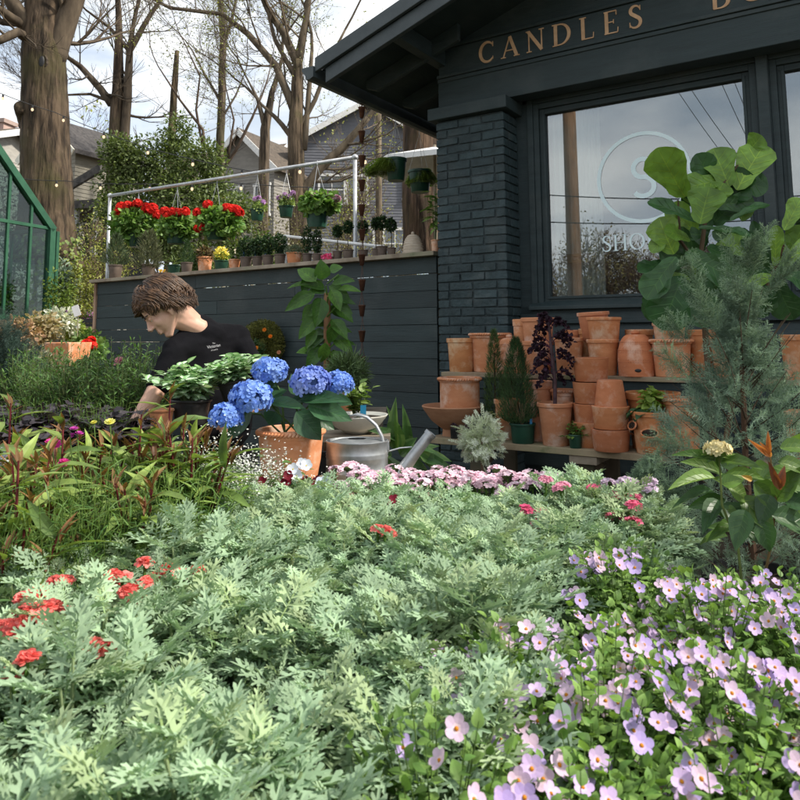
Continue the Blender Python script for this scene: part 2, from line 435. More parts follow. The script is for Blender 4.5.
no = WN('TexNoise', Scale=2.3, Detail=7.0, Roughness=.55, Distortion=.3); nt.links.new(mp.outputs[0], no.inputs['Vector'])
cr = WN('ValToRGB'); cr.color_ramp.elements[0].position = .30; cr.color_ramp.elements[1].position = .52; nt.links.new(no.outputs['Fac'], cr.inputs[0])
n2 = WN('TexNoise', Scale=3.1, Detail=5.0); mp2 = WN('Mapping'); mp2.inputs['Scale'].default_value = (1, 1, 3); mp2.inputs['Location'].default_value = (3, 1, 7); nt.links.new(tc.outputs['Generated'], mp2.inputs['Vector']); nt.links.new(mp2.outputs[0], n2.inputs['Vector'])
cc = WN('ValToRGB'); cc.color_ramp.elements[0].color = (3.4, 3.9, 4.5, 1); cc.color_ramp.elements[1].color = (7.0, 7.0, 6.9, 1); cc.color_ramp.elements[0].position = .36; cc.color_ramp.elements[1].position = .62
nt.links.new(n2.outputs['Fac'], cc.inputs[0])
mx = WN('Mix'); mx.data_type = 'RGBA'; nt.links.new(cr.outputs[0], mx.inputs[0]); nt.links.new(sky.outputs[0], mx.inputs[6]); nt.links.new(cc.outputs[0], mx.inputs[7])
nt.links.new(mx.outputs[2], bg.inputs[0]); nt.links.new(bg.outputs[0], out.inputs[0])

# ================================================================ ground
xs = np.unique(np.concatenate([np.arange(-14, 10, .25), np.linspace(-300, -14, 40), np.linspace(10, 300, 40)]))
ys = np.unique(np.concatenate([np.arange(-6, 16, .25), np.linspace(-300, -6, 30), np.linspace(16, 600, 60)]))
V = [(x, y, HT(x, y)) for y in ys for x in xs]; nx = len(xs)
g = MB(); g.add(V, [(j * nx + i, j * nx + i + 1, (j + 1) * nx + i + 1, (j + 1) * nx + i) for j in range(len(ys) - 1) for i in range(nx - 1)])
M_['ground'] = surf('ground_mulch', (.06, .045, .03), (.15, .12, .085), 3, (1, 1, 1), .95, .6, 40, dist=.03, c2=(.07, .09, .03), s2=.35)
tag(g.build('ground', M_['ground'], smooth=True), kind='structure')

# ================================================================ shop
shop = thing('shop_building', 'dark green painted brick and timber shop with a gold lettered sign', 'shop', P0, DA)
pt, pb_ = M_['paint'], M_['brick']
WT, YW = .26, .26
# brick pier
zcap0 = L(430, 122, -.03)[1]; zcap1 = zcap0 + .098
tp1 = L(505, 200, 0)[0]; BH = .0677; PW = tp1
b = MB(); b.box((.008, .008, 0), (PW - .008, YW - .002, zcap0 - .004), (.62, .62, .62))
k = 0; z = 0.0
while z < zcap0 - .03:
    off = (0, .5, .0, .5)[k % 4] * .203
    x = -off
    z1 = min(z + BH - .010, zcap0 - .006)
    if k % 7 == 3: x -= .1
    while x < PW - .01:
        x0 = max(x, 0); x1 = min(x + .193, PW)
        if x1 - x0 > .03:
            j = random.uniform(-.003, .003); tn = random.uniform(.8, 1.2)
            b.box((x0 + random.uniform(0, .003), -j, z + random.uniform(0, .003)), (x1 - random.uniform(0, .003), .10, z1 + random.uniform(-.002, .002)), (tn, tn, tn)); b.V[-1] = b.V[-1] + rng.normal(size=(8, 3)) * np.array([.002, .0022, .0022])
        x += .203
    for side in (0, 1):
        yy = .101
        xa, xb = ((-.002, .05) if side == 0 else (PW - .05, PW + .002))
        if k % 2 == 0: segs = [(.0, .095), (.105, YW - .004)]
        else: segs = [(.0, .055), (.065, YW - .004)]
        for (ya, yb) in segs:
            tn = random.uniform(.8, 1.2); b.box((xa, ya + .103 if ya == 0 else ya, z), (xb, max(yb, ya + .11) if ya == 0 else yb, z1 - .001), (tn, tn, tn)) if ya > 0 else b.box((xa + (.0015 if side else -.0), .002, z + .0007), (xb, yb, z1 - .0007), (tn, tn, tn))
    z += BH; k += 1
b.build('brick_pier', pb_, shop, bevel=.004)
b = MB(); b.box((-.05, -.055, zcap0), (PW + .05, YW - .005, zcap1)); b.build('pier_cap', pt, shop, bevel=.006)
# beam over window, sign panel, trims
tR = 7.0
zb1 = L(442, 79, .03)[1]           # under the sign trim
b = MB(); b.box((.0, .04, zcap1 + .002), (tR, .2, zb1 - .0)); b.build('header_beam', pt, shop, bevel=.005)
zs1 = L(600, 11, .05)[1]
zs0 = zb1 + .03
b = MB(); b.box((-.0, .015, zb1 + .002), (tR, .2, zs0 - .002)); b.box((0, .028, zb1 - .03), (tR, .0395, zb1)); b.build('sign_trim', pt, shop, bevel=.004)
tj = L(770, 10, .05)[0]
sg = MB(); sg.box((0.001, .05, zs0), (tj - .003, .2, zs1)); sg.box((tj + .003, .05, zs0), (tR, .2, zs1)); sign = sg.build('sign_board', pt, shop, bevel=.003)
b = MB(); b.box((0, .03, zs1 + .002), (tR, .2, zs1 + .03)); b.build('top_trim', pt, shop, bevel=.004)
# letters, drawn with strokes
def arc(cx, cy, rx, ry, a0, a1, n=18):
    return [(cx + rx * math.cos(R(a0 + (a1 - a0) * i / n)), cy + ry * math.sin(R(a0 + (a1 - a0) * i / n))) for i in range(n + 1)]
TH, TN = .15, .055     # thick, thin
def st(pts, w):
    w = w if hasattr(w, '__len__') else [w] * len(pts); return (pts, list(w))
def bowlw(n, a=TN, b=TH):
    return [a + (b - a) * math.sin(math.pi * i / (n - 1)) ** 1.3 for i in range(n)]
def serif(x, y, w=.17): return st([(x - w, y), (x + w, y)], .045)
SS = [(.50, .80)] + arc(.30, .76, .19, .20, 25, 215, 12) + [(.20, .60), (.30, .52), (.40, .44)] + arc(.28, .25, .22, .23, 40, -150, 12) + [(.07, .20)]
GLY = {
 'C': (.78, [st(arc(.42, .5, .36, .47, 42, 318, 30), [TN + (TH - TN) * max(0, math.sin(math.pi * i / 30)) ** .8 for i in range(31)]), st([(.70, .95), (.70, .72)], .04), st([(.70, .25), (.70, .12)], .03)]),
 'A': (.84, [st([(.08, .03), (.41, .98)], TN), st([(.41, .98), (.74, .03)], TH), st([(.2, .33), (.6, .33)], .05), serif(.08, .022, .12), serif(.74, .022, .14)]),
 'N': (.88, [st([(.14, .03), (.14, .97)], TN), st([(.12, .97), (.74, .03)], TH), st([(.74, .03), (.74, .97)], TN), serif(.14, .022, .12), serif(.1, .975, .1), serif(.74, .975, .12)]),
 'D': (.86, [st([(.15, .02), (.15, .98)], TH), st([(.12, .97)] + arc(.34, .5, .42, .465, 88, -88, 24) + [(.12, .03)], [.05] + bowlw(25) + [.05]), serif(.1, .022, .1), serif(.1, .977, .1)]),
 'L': (.66, [st([(.16, .02), (.16, .98)], TH), st([(.1, .025), (.6, .025)], .05), st([(.60, .02), (.62, .26)], .035), serif(.16, .977, .15)]),
 'E': (.70, [st([(.16, .02), (.16, .98)], TH), st([(.06, .025), (.62, .025)], .05), st([(.06, .975), (.58, .975)], .05), st([(.16, .51), (.46, .51)], .045), st([(.62, .02), (.64, .24)], .035), st([(.58, .98), (.58, .78)], .035), st([(.46, .42), (.46, .6)], .035)]),
 'S': (.60, [st(SS, [TN + (TH - TN) * math.sin(math.pi * i / (len(SS) - 1)) ** 1.5 for i in range(len(SS))]), st([(.5, .95), (.5, .74)], .035), st([(.07, .06), (.07, .28)], .035)]),
 'B': (.74, [st([(.16, .02), (.16, .98)], TH), st([(.1, .97)] + arc(.32, .745, .24, .225, 88, -88, 16) + [(.14, .52)], [.05] + bowlw(17, TN, .13) + [.05]), st([(.14, .51)] + arc(.34, .275, .30, .25, 88, -88, 16) + [(.1, .03)], [.05] + bowlw(17) + [.05])]),
 'O': (.92, [st(arc(.45, .5, .38, .47, 90, 450, 40), [TN + (TH - TN) * abs(math.sin(math.pi * 2 * i / 40 / 1.0)) for i in range(41)])]),
 'K': (.82, [st([(.16, .02), (.16, .98)], TH), st([(.66, .97), (.2, .42)], TN), st([(.32, .56), (.74, .03)], TH), serif(.16, .022, .14), serif(.16, .977, .14), serif(.66, .975, .1), serif(.74, .022, .1)]),
 'H': (.88, [st([(.16, .02), (.16, .98)], TH), st([(.7, .02), (.7, .98)], TH), st([(.16, .5), (.7, .5)], .05), serif(.16, .022, .14), serif(.16, .977, .14), serif(.7, .022, .14), serif(.7, .977, .14)]),
 'P': (.70, [st([(.16, .02), (.16, .98)], TH), st([(.1, .97)] + arc(.32, .72, .28, .25, 88, -88, 16) + [(.14, .47)], [.05] + bowlw(17) + [.05]), serif(.16, .022, .14)]),
 ' ': (.9, [])}
def stroke(mb, pts, ws, f, y0, y1, bulge=0):
    n = len(pts); Lf, Rt = [], []
    for i in range(n):
        a = pts[max(i - 1, 0)]; c = pts[min(i + 1, n - 1)]
        dx, dy = c[0] - a[0], c[1] - a[1]; l = math.hypot(dx, dy) or 1; nx_, ny_ = -dy / l, dx / l; h = ws[i] / 2
        Lf.append((pts[i][0] + nx_ * h, pts[i][1] + ny_ * h)); Rt.append((pts[i][0] - nx_ * h, pts[i][1] - ny_ * h))
    V = [f(x, z, y0) for x, z in Lf] + [f(x, z, y0) for x, z in Rt] + [f(x, z, y1) for x, z in Lf] + [f(x, z, y1) for x, z in Rt]
    Fs = []
    for i in range(n - 1):
        Fs += [(i, i + 1, n + i + 1, n + i), (2 * n + i, 3 * n + i, 3 * n + i + 1, 2 * n + i + 1), (i, 2 * n + i, 2 * n + i + 1, i + 1), (n + i, n + i + 1, 3 * n + i + 1, 3 * n + i)]
    Fs += [(0, n, 3 * n, 2 * n), (n - 1, 3 * n - 1, 4 * n - 1, 2 * n - 1)]
    mb.add(V, Fs)
def word(txt, x, zb, h, y, name, m, parent, track=1.0, th=.006, wfac=1.0, bold=1.0):
    for chx in txt:
        adv, sts = GLY[chx]
        if sts:
            mb = MB()
            for qi, (p, ws) in enumerate(sts):
                stroke(mb, p, [q * bold for q in ws], lambda a, b_, yy, x=x: (x + a * h * wfac, yy, zb + b_ * h), y - th - qi * .0004, y)
            mb.build(name, m, parent)
        x += (adv * wfac + .10 * track) * h
    return x
ta, za = L(483, 63, .05); tb = L(648, 30, .05)[0]
hh = (L(500, 40, .05)[1] - L(500, 61, .05)[1]); zbase = L(483, 64, .05)[1] + .004
wtot = sum(GLY[c][0] for c in 'CANDLES'); trk = ((tb - ta) / hh - wtot) / 6 / .10
word('CANDLES', ta - .03, zbase, hh, .05, 'letter', M_['gold'], sign, track=trk)
tB = L(711, 12, .05)[0]
word('BOOKS', tB, zbase, hh, .05, 'letter', M_['gold'], sign, track=trk)
# window wall
g1 = [L(545.6, 116.7, YW + .04), L(743.9, 78.4, YW + .04), L(753.5, 288, YW + .04), L(552, 298, YW + .04)]
gt0 = (g1[0][0] + g1[3][0]) / 2; gt1 = (g1[1][0] + g1[2][0]) / 2; gz1 = (g1[0][1] + g1[1][1]) / 2; gz0 = (g1[2][1] + g1[3][1]) / 2
gt2 = L(790, 150, YW + .04)[0]; gt3 = gt2 + (gt1 - gt0)
print('window', gt0, gt1, gz0, gz1, gt2, 'pier', PW, zcap0, 'signz', zb1, zs1, 'lett', hh)
zh = zcap1 + .002                      # top of window wall
b = MB()
def wallbox(x0, x1, z0, z1, ya=YW, yb=YW + .12): b.box((x0, ya, z0), (x1, yb, z1))
fr = .075
wallbox(PW - .02, gt0 - fr, 0.0, zh - .003); wallbox(gt1 + fr, gt2 - fr, 0, zh - .003); wallbox(gt3 + fr, tR, 0, zh - .003)
wallbox(gt0 - fr, gt1 + fr, gz1 + fr, zh - .003); wallbox(gt2 - fr, gt3 + fr, gz1 + fr, zh - .003)
b.build('window_wall', pt, shop)
b = MB()                                # clapboards under the window
z = .0
while z < gz0 - fr - .20:
    for (x0, x1) in ((PW + .003, tR),):
        b.add([(x0, YW - .028, z), (x1, YW - .028, z), (x1, YW - .008, z + .125), (x0, YW - .008, z + .125), (x0, YW + .01, z), (x1, YW + .01, z), (x1, YW + .01, z + .125), (x0, YW + .01, z + .125)],
              [(0, 1, 2, 3), (0, 4, 5, 1), (3, 2, 6, 7), (0, 3, 7, 4), (1, 5, 6, 2)])
    z += .128
b.box((PW + .003, YW, 0), (tR, YW + .12, gz0 - fr))
b.build('clapboards', pt, shop)
b = MB(); b.box((PW + .003, YW - .035, gz0 - .205), (tR, YW - .002, gz0 - .128)); b.build('apron_board', pt, shop, bevel=.004)
def window(t0, t1, z0, z1):
    wn = MB()
    for (o0, o1, ya, yb) in ((.135, .088, YW - .022, YW - .001), (.088, .045, YW - .008, YW + .02), (.045, .0, YW + .015, YW + .055), (.02, .0, YW + .005, YW + .015)):
        X0, X1, Z0, Z1 = t0 - o0, t1 + o0, z0 - o0, z1 + o0
        x0, x1, zz0, zz1 = t0 - o1, t1 + o1, z0 - o1, z1 + o1
        wn.box((X0, ya, Z0), (x0, yb, Z1)); wn.box((x1, ya, Z0), (X1, yb, Z1)); wn.box((x0, ya, zz1), (x1, yb, Z1)); wn.box((x0, ya, Z0), (x1, yb, zz0))
    f = wn.build('window', pt, shop, bevel=.003)
    gl = MB(); gl.box((t0 - .004, YW + .040, z0 - .004), (t1 + .004, YW + .045, z1 + .004)); gl.build('pane', M_['pane'], f)
    sl_ = MB(); sl_.prism([(YW - .075, z0 - .10), (YW - .075, z0 - .075), (YW + .01, z0 - .035), (YW + .01, z0 - .10)], t0 - .14, t1 + .14, f=lambda a, yv, c: (yv, a, c)); sl_.build('sill', pt, f, bevel=.003)
    return f
w1 = window(gt0, gt1, gz0, gz1); w2 = window(gt2, gt3, gz0, gz1)
b = MB(); b.box(((gt1 + gt2) / 2 - .035, YW - .05, gz0 - .12), ((gt1 + gt2) / 2 + .035, YW - .003, gz1 + .12)); b.build('mullion', pt, shop, bevel=.006)
# lettering on the glass
yd = YW + .0385
cx_, cz_ = L(643, 177, yd); rr = (L(643, 133, yd)[1] - L(643, 221, yd)[1]) / 2
dcl = MB(); ap = arc(0, 0, 1, 1, 0, 360, 64); stroke(dcl, ap, [.085] * len(ap), lambda a, c, yy: (cx_ + a * rr, yy, cz_ + c * rr), yd - .002, yd)
dcl.build('ring_emblem', M_['decal'], w1)
SSn = arc(.30, .74, .24, .24, 35, 270, 18) + arc(.30, .25, .27, .25, 90, -145, 18)
dcl = MB(); hs = (L(645, 157, yd)[1] - L(645, 195, yd)[1]); stroke(dcl, SSn, [.125] * len(SSn), lambda a, c, yy: (cx_ + (a - .3) * hs, yy, cz_ + (c - .5) * hs), yd - .002, yd)
dcl.build('letter', M_['decal'], w1)
t0_, z0_ = L(602, 252, yd); h2 = L(602, 237, yd)[1] - L(602, 253, yd)[1]
word('SHOP', t0_, z0_, h2, yd, 'letter', M_['decal'], w1, track=.6, th=.002, bold=.8, wfac=1.06)
# interior
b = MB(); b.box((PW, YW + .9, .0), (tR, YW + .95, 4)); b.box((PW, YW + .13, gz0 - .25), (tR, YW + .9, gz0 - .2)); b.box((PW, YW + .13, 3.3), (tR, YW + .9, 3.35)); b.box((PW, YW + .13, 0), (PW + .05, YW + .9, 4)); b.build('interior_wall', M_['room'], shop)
c_ = MB()
def curtain(ta_, tb_, z0, z1, y):
    n = 60; V = []
    for i in range(n + 1):
        t = ta_ + (tb_ - ta_) * i / n; yy = y + .022 * math.sin(i * 1.05) + .012 * math.sin(i * 2.3 + 1)
        V += [(t, yy, z0), (t + .006 * math.sin(i), yy * 1 + .005, z1)]
    c_.add(V, [(2 * i, 2 * i + 2, 2 * i + 3, 2 * i + 1) for i in range(n)])
curtain(gt0 - .03, gt0 + .36, gz0 - .1, gz1 + .1, YW + .22); c_.build('curtain', M_['curtain'], shop, smooth=True)
hb = thing('hanging_board', 'small pale wooden board with a hand slot hung behind the shop window', 'wooden board', W(L(579, 258, YW + .12)[0], YW + .12, L(579, 258, YW + .12)[1]), DA)
b = MB(); b.box((-.13, 0, -.035), (-.05, .015, .035)); b.box((.05, 0, -.035), (.13, .015, .035)); b.box((-.05, 0, .012), (.05, .015, .035)); b.box((-.05, 0, -.035), (.05, .015, -.010)); b.build('board', M_['wood'], hb, bevel=.005)
b = MB(); b.tube([(-.1, .007, .03), (0, .007, .6), (.1, .007, .03)], .002, 4); b.build('string', M_['white'], hb)
# roof: rakes, soffit, lookouts, gutter
OV = .68
c0 = L(318, 75, -OV); c1 = L(318, 62, -OV); cB = L(409, 0, -OV)
SLP = (cB[1] - c1[1]) / (cB[0] - c1[0]); print('eave', c0, c1, 'slope', SLP)
te = c0[0]; RID = 3.6; ze = c1[1]
def rz(t): return ze + SLP * (t - te) if t < RID else ze + SLP * (2 * RID - te - t)
TE2 = 2 * RID - te
def roofslab(y0, y1, d0, d1, t0=te, t1=TE2, mb=None):
    """sheet between heights d0..d1 below the roof line"""
    mb = mb or MB()
    for (a, c) in ((t0, RID), (RID, t1)):
        V = [(a, y0, rz(a) - d1), (c, y0, rz(c) - d1), (c, y1, rz(c) - d1), (a, y1, rz(a) - d1), (a, y0, rz(a) - d0), (c, y0, rz(c) - d0), (c, y1, rz(c) - d0), (a, y1, rz(a) - d0)]
        mb.add(V, [(0, 3, 2, 1), (4, 5, 6, 7), (0, 1, 5, 4), (1, 2, 6, 5), (2, 3, 7, 6), (3, 0, 4, 7)])
    return mb
roofslab(-OV + .0, 9, -.012, .022).build('roof', M_['shingle'], shop)
roofslab(-OV + .05, 9, .025, .05).build('soffit', pt, shop)
roofslab(-OV - .03, -OV + .0, -.03, .085, te - .01, TE2).build('rake_fascia', M_['roofmetal'], shop, bevel=.004)
roofslab(-OV + .004, -OV + .045, .0865, .205, te + .07, TE2).build('barge_board', M_['roofmetal'], shop, bevel=.004)
# lookouts, rafter tails
for t in (.02, 2.0, 3.6):
    b = MB(); zt = rz(t) - .06
    b.box((t - .045, -OV + .05, zt - .13), (t + .045, .2, zt)); b.build('lookout', pt, shop, bevel=.005)
for y in (-.15, .42, 1.0, 1.6, 2.2, 2.8):
    b = MB(); poly = [(te + .10, rz(te + .10) - .055), (te + .10, rz(te + .1) - .12), (te + .20, rz(te + .2) - .19), (.3, rz(.3) - .19), (.3, rz(.3) - .055)]
    b.prism(poly, y - .022, y + .022); b.build('rafter_tail', pt, shop, bevel=.003)
# gable wall above the sign and side wall
b = MB(); poly = [(0, zs1 + .032)] + [(tR, zs1 + .032), (tR, rz(tR) - .055), (RID, rz(RID) - .055), (0, rz(0) - .055)]
b.prism(poly, .07, .2); b.build('gable_wall', pt, shop)
b = MB(); b.box((.0, YW, 0), (.12, 8.5, rz(0) - .055)); b.build('side_wall', pb_, shop)
# gutter
gx, gz = te - .032, rz(te) - .042
b = MB(); prof = [(0, 0), (0, -.085), (-.035, -.10), (-.075, -.10), (-.085, -.06), (-.115, -.025), (-.115, 0), (-.108, 0), (-.108, -.022), (-.079, -.055), (-.07, -.093), (-.035, -.093), (-.007, -.08), (-.007, 0)]
b.prism([(gx + .02 + x, gz + z_) for x, z_ in prof], -OV - .035, 8.8)
b.prism([(gx + .02 + x, gz + z_) for x, z_ in prof[:7]], -OV - .045, -OV - .0352); b.build('gutter', M_['roofmetal'], shop)
EAVE = lambda y: W(gx - .035, y, gz - .10)

# ================================================================ rain chain
p_top = P(362, 120, 1); u = p_top.x / p_top.y
# point of the gutter seen at x=362
best = min((abs(EAVE(y).x / EAVE(y).y - u), y) for y in np.arange(-.6, 3, .01))[1]
ep = EAVE(best); print('rain chain', ep)
rc = thing('rain_chain', 'long rusty rain chain of small cups hanging from the gutter in front of the fence', 'rain chain', (ep.x, ep.y, 0))
z = ep.z - .03; zend = 1.35 - (393 - 335) / F * ep.y
b = MB(); b.tube([(0, 0, ep.z), (0, 0, z)], .006, 6); b.build('link', M_['rust'], rc)
step = 25.4 / F * ep.y; cu = None
while z > zend:
    hcup = .095
    if cu is None:
        m_ = MB(); m_.lathe([(.012, -hcup), (.016, -hcup), (.030, -.006), (.033, -.004), (.033, 0), (.029, 0), (.013, -hcup + .006)], 14, tint=(1, 1, 1)); cu = m_.build('cup', M_['rust'], rc, (0, 0, z), smooth=True)
        lkm = MB()
        for sx in (-.022, .022): lkm.tube([(sx, 0, -.005), (sx * .4, 0, .05), (sx * .1, 0, step - hcup)], .0022, 4)
        li = lkm.build('link', M_['rust'], rc, (0, 0, z))
    else:
        for q in (cu, li):
            c = q.copy(); COL.objects.link(c); c.parent = rc; c.location = (random.uniform(-.003, .003), 0, z); c.rotation_euler = (0, 0, random.uniform(0, 1))
    z -= step

# ================================================================ fence
fence = thing('plank_fence', 'long dark green horizontal plank fence with weathered wooden cap', 'fence', (FA.x, FA.y, 0), math.atan2(fd.y, fd.x))
# local x runs away to the left, local y = towards the camera?  (rotated), so test
inw = 1 if Vector((-fd.y, fd.x, 0)).dot(fn) > 0 else -1      # local y sign that points behind the fence
b = MB(); bt = MB(); z = FTOP - .04; BW = .1395
k = 0
while z > .05:
    segs = [0, random.uniform(1.2, 2.4), random.uniform(2.9, 3.6), FLEN - .03] if k % 2 else [0, random.uniform(2, 3), FLEN - .03]
    for a, c in zip(segs[:-1], segs[1:]):
        tn = random.uniform(.82, 1.2); o = random.uniform(-.003, .003); gp = random.choice((.003, .004, .005))
        if random.random() > (.05 if a < 2.6 else .2): bt.box((a, inw * .013 - .004, z - BW - .012), (c, inw * .013 + .004, z - BW + .016), (.5, .5, .5))  # unseen dark strips added behind most joints so gaps read as shadow lines
        b.box((a + .001, -.011 + o, z - BW + gp), (c - .001, .011 + o, z), (tn, tn, tn))
    z -= BW; k += 1
b.build('boards', pt, fence, bevel=.002); bt.build('added_gap_strips', pt, fence)
b = MB(); b.box((-.02, -.09 if inw > 0 else -.14, FTOP - .036), (FLEN * .62, .14 if inw > 0 else .09, FTOP)); b.box((FLEN * .62 + .003, -.088 if inw > 0 else -.14, FTOP - .037), (FLEN + .03, .14 if inw > 0 else .088, FTOP - .001)); b.build('cap_rail', M_['wood'], fence, bevel=.003)
for s_ in (.05, 1.6, 3.0, FLEN - .12):
    b = MB(); b.box((s_ - .045, inw * .012, 0), (s_ + .045, inw * .10, FTOP - .038)); b.build('post', M_['wood'], fence, bevel=.003)
b = MB(); b.box((FLEN - .029, -.03, .3), (FLEN + .012, .03, FTOP - .038), (1.1, .85, .75)); b.build('end_trim', M_['wood'], fence, bevel=.003)
def FP(px, back=.0, z=None):
    """point on (or behind) the fence line seen in column px"""
    r = ray(px, 255); a = Vector((FA.x, FA.y, 0)) + fn * back
    # a + s*fd = k*(r.x,r.y)
    den = fd.x * r.y - fd.y * r.x
    s_ = (a.y * r.x - a.x * r.y) / den
    p = a + fd * s_; return Vector((p.x, p.y, FTOP if z is None else z))
# ================================================================ trees
from mathutils import noise as mnz
def branch_tree(name, label, base, H, r0, seed, spread=.5, depth=5, nodes=None, leafc=None, nleaf=0, lean=(0, 0), fork=.35, parent_twigs=True, group=None, kids=3, tint=(1, 1, 1), limbs=None, twigr=.006, lsz=.05, gn=.06, ridge=0):
    rg = random.Random(seed)
    root = thing(name, label, 'tree', base, 0, group)
    tr = MB(); tw = MB(); tips = []
    def grow(p, d, l, r, lev):
        n = 5 if lev < 2 else 4 if lev < 3 else 3
        pts = [p.copy()]; rad = [r]; q = p.copy(); dd = d.copy()
        for i in range(n):
            dd = (dd + Vector((rg.gauss(0, 1), rg.gauss(0, 1), rg.gauss(0, .7))) * .13 + Vector((0, 0, gn))).normalized()
            q = q + dd * l / n; pts.append(q.copy()); rad.append(r * (1 - .5 * (i + 1) / n))
        (tr if lev < 1 else tw).tube(pts, rad, (12 if lev == 0 else 7 if lev == 1 else 5 if lev == 2 else 3), tint, cap=lev == 0)
        if lev >= depth:
            tips.append(q); return
        nk = kids + (1 if lev > 1 else 0)
        for k in range(nk):
            i = rg.randint(max(1, n // 2 - (1 if lev > 0 else 0)), n)
            az = rg.uniform(0, 6.28); e = rg.uniform(.35, 1.0) * spread * (1.5 if lev > 0 else 1)
            o = dd.orthogonal().normalized(); o.rotate(Matrix.Rotation(az, 3, dd)); nd = (dd + o * math.tan(min(e, 1.3))).normalized()
            grow(pts[i], nd, l * rg.uniform(.5, .78), max(rad[i] * rg.uniform(.45, .72), twigr), lev + 1)
        grow(q, dd, l * rg.uniform(.6, .8), rad[-1] * .95, lev + 1)
    if limbs is None:
        grow(Vector((0, 0, -.3)), Vector((lean[0], lean[1], 1)).normalized(), H * fork, r0, 0)
    else:
        for (pts, rad, lev, l) in limbs:      # surveyed limbs: polyline, radii, then continue growing
            pts = [Vector(p) for p in pts]; sm_p, sm_r = [], []
            for i in range(len(pts) - 1):
                for k in range(4):
                    q = k / 4; sm_p.append(pts[i].lerp(pts[i + 1], q) + Vector((rg.gauss(0, 1), rg.gauss(0, 1), 0)) * rad[i] * (.02 if ridge else .05)); sm_r.append(rad[i] * (1 - q) + rad[i + 1] * q)
            sm_p.append(pts[-1]); sm_r.append(rad[-1])
            if ridge and lev == 0 and abs((pts[-1] - pts[0]).normalized().z) > .9 and l:
                n_ = 72; V = []; m_ = (len(sm_p) - 1) * 6 + 1
                for i in range(m_):
                    q = i / 6; j = min(int(q), len(sm_p) - 2); p_ = sm_p[j].lerp(sm_p[j + 1], q - j); r_ = sm_r[j] * (1 - q + j) + sm_r[j + 1] * (q - j); xx = Vector((1, 0, 0)); yy = Vector((0, 1, 0))
                    for k in range(n_):
                        an = 6.28319 * k / n_; v = Vector((math.cos(an) * 9, math.sin(an) * 9, p_.z * 2.6)); rd = 1 - abs(mnz.noise(v)) * 2.2; rr = r_ * (1 + ridge * rd + .05 * mnz.noise(Vector((math.cos(an) * 1.3, math.sin(an) * 1.3, p_.z * .5))))
                        V.append(tuple(p_ + (xx * math.cos(an) + yy * math.sin(an)) * rr))
                tr.add(V, [(i * n_ + k, i * n_ + (k + 1) % n_, (i + 1) * n_ + (k + 1) % n_, (i + 1) * n_ + k) for i in range(m_ - 1) for k in range(n_)], tint)
            else: (tr if lev == 0 else tw).tube(sm_p, sm_r, 18 if lev == 0 else 8, tint)
            if l:
                dd = (pts[-1] - pts[-2]).normalized()
                grow(pts[-1], dd, l, rad[-1], max(lev, 1) + 0)
                for k in range(2, len(sm_p) - 1, 2 if lev else 5):
                    if lev == 0: continue
                    o = dd.orthogonal().normalized(); o.rotate(Matrix.Rotation(rg.uniform(0, 6.28), 3, dd))
                    grow(sm_p[k], (dd * .6 + o).normalized(), l * rg.uniform(.4, .8), sm_r[k] * rg.uniform(.25, .45), 3)
    tr.build('trunk', M_['bark'], root, smooth=True)
    if tw.n: tw.build('branches', M_['twig'] if depth > 2 else M_['bark'], root, smooth=True)
    if nleaf and tips:
        tp = np.array([rg.choice(tips) for _ in range(nleaf)]); tp = tp + rng.normal(size=tp.shape) * np.array([.25, .25, .2])
        lf = MB(); lf.inst(leafT('quad', .6, 0, .1), frames(tp, rnd_dirs(nleaf), rnd_dirs(nleaf), rng.uniform(lsz * .6, lsz * 1.3, nleaf)), tints(nleaf, leafc[0], leafc[1]))
        lf.build('foliage', M_['leaf'], root)
    return root
def PG(px, d):
    p = P(px, 255, d); return Vector((p.x, p.y, HT(p.x, p.y)))
def rel(base, *pp): return [P(*p) - base for p in pp]
YG = ((.20, .24, .05), (.34, .34, .10))
# 1 big old trunk on the left
b0 = PG(46, 14)
d = 14; s1 = S(d)
lim = [(rel(b0, (46, 262, d), (46, 215, d), (46, 150, d), (45, 90, d), (44, 45, d), (42, 0, d), (38, -90, d), (30, -200, d)), [s1 * 31, s1 * 25, s1 * 22.5, s1 * 21, s1 * 20, s1 * 16, s1 * 11, s1 * 7], 0, 2.5),
       (rel(b0, (52, 62, d), (66, 22, d), (80, -15, d), (110, -80, d + .6)), [s1 * 13, s1 * 11, s1 * 9.5, s1 * 7], 1, 2.0),
       (rel(b0, (38, 44, d), (16, 8, d - .3), (-6, -30, d - .4)), [s1 * 10, s1 * 8, s1 * 6], 1, 1.6),
       (rel(b0, (32, 42, d), (18, 32, d - .5), (-4, 42, d - .8)), [s1 * 6, s1 * 4.5, s1 * 4], 1, 1.2),
       (rel(b0, (30, 30, d), (12, 18, d - .5), (-8, 4, d - .8)), [s1 * 6, s1 * 4.5, s1 * 4], 1, 1.2),
       (rel(b0, (32, 122, d), (24, 111, d - .25), (20.5, 106, d - .4)), [s1 * 14, s1 * 9, s1 * 6.5], 0, 0),
       (rel(b0, (70, 272, d), (62, 250, d), (54, 225, d)), [s1 * 16, s1 * 12, s1 * 8], 0, 0)]
t1 = branch_tree('old_tree', 'massive old tree with deeply furrowed bark and a cut branch scar beside the greenhouse', b0, 14, 1, 3, limbs=lim, depth=5, kids=3, ridge=.05, tint=(.82, .75, .66))
b = MB(); sc_p = P(51, 69, d) - b0; sc_p.y -= s1 * 18
b.lathe([(0, 0), (.055, .004), (.10, .02), (.135, .05), (.15, .02), (.155, -.1)], 20, wob=.06); o = b.build('branch_scar', M_['bark'], t1, smooth=True); o.location = sc_p; o.rotation_euler = (R(90), 0, 0); o.scale = (.75, 1.15, 1)
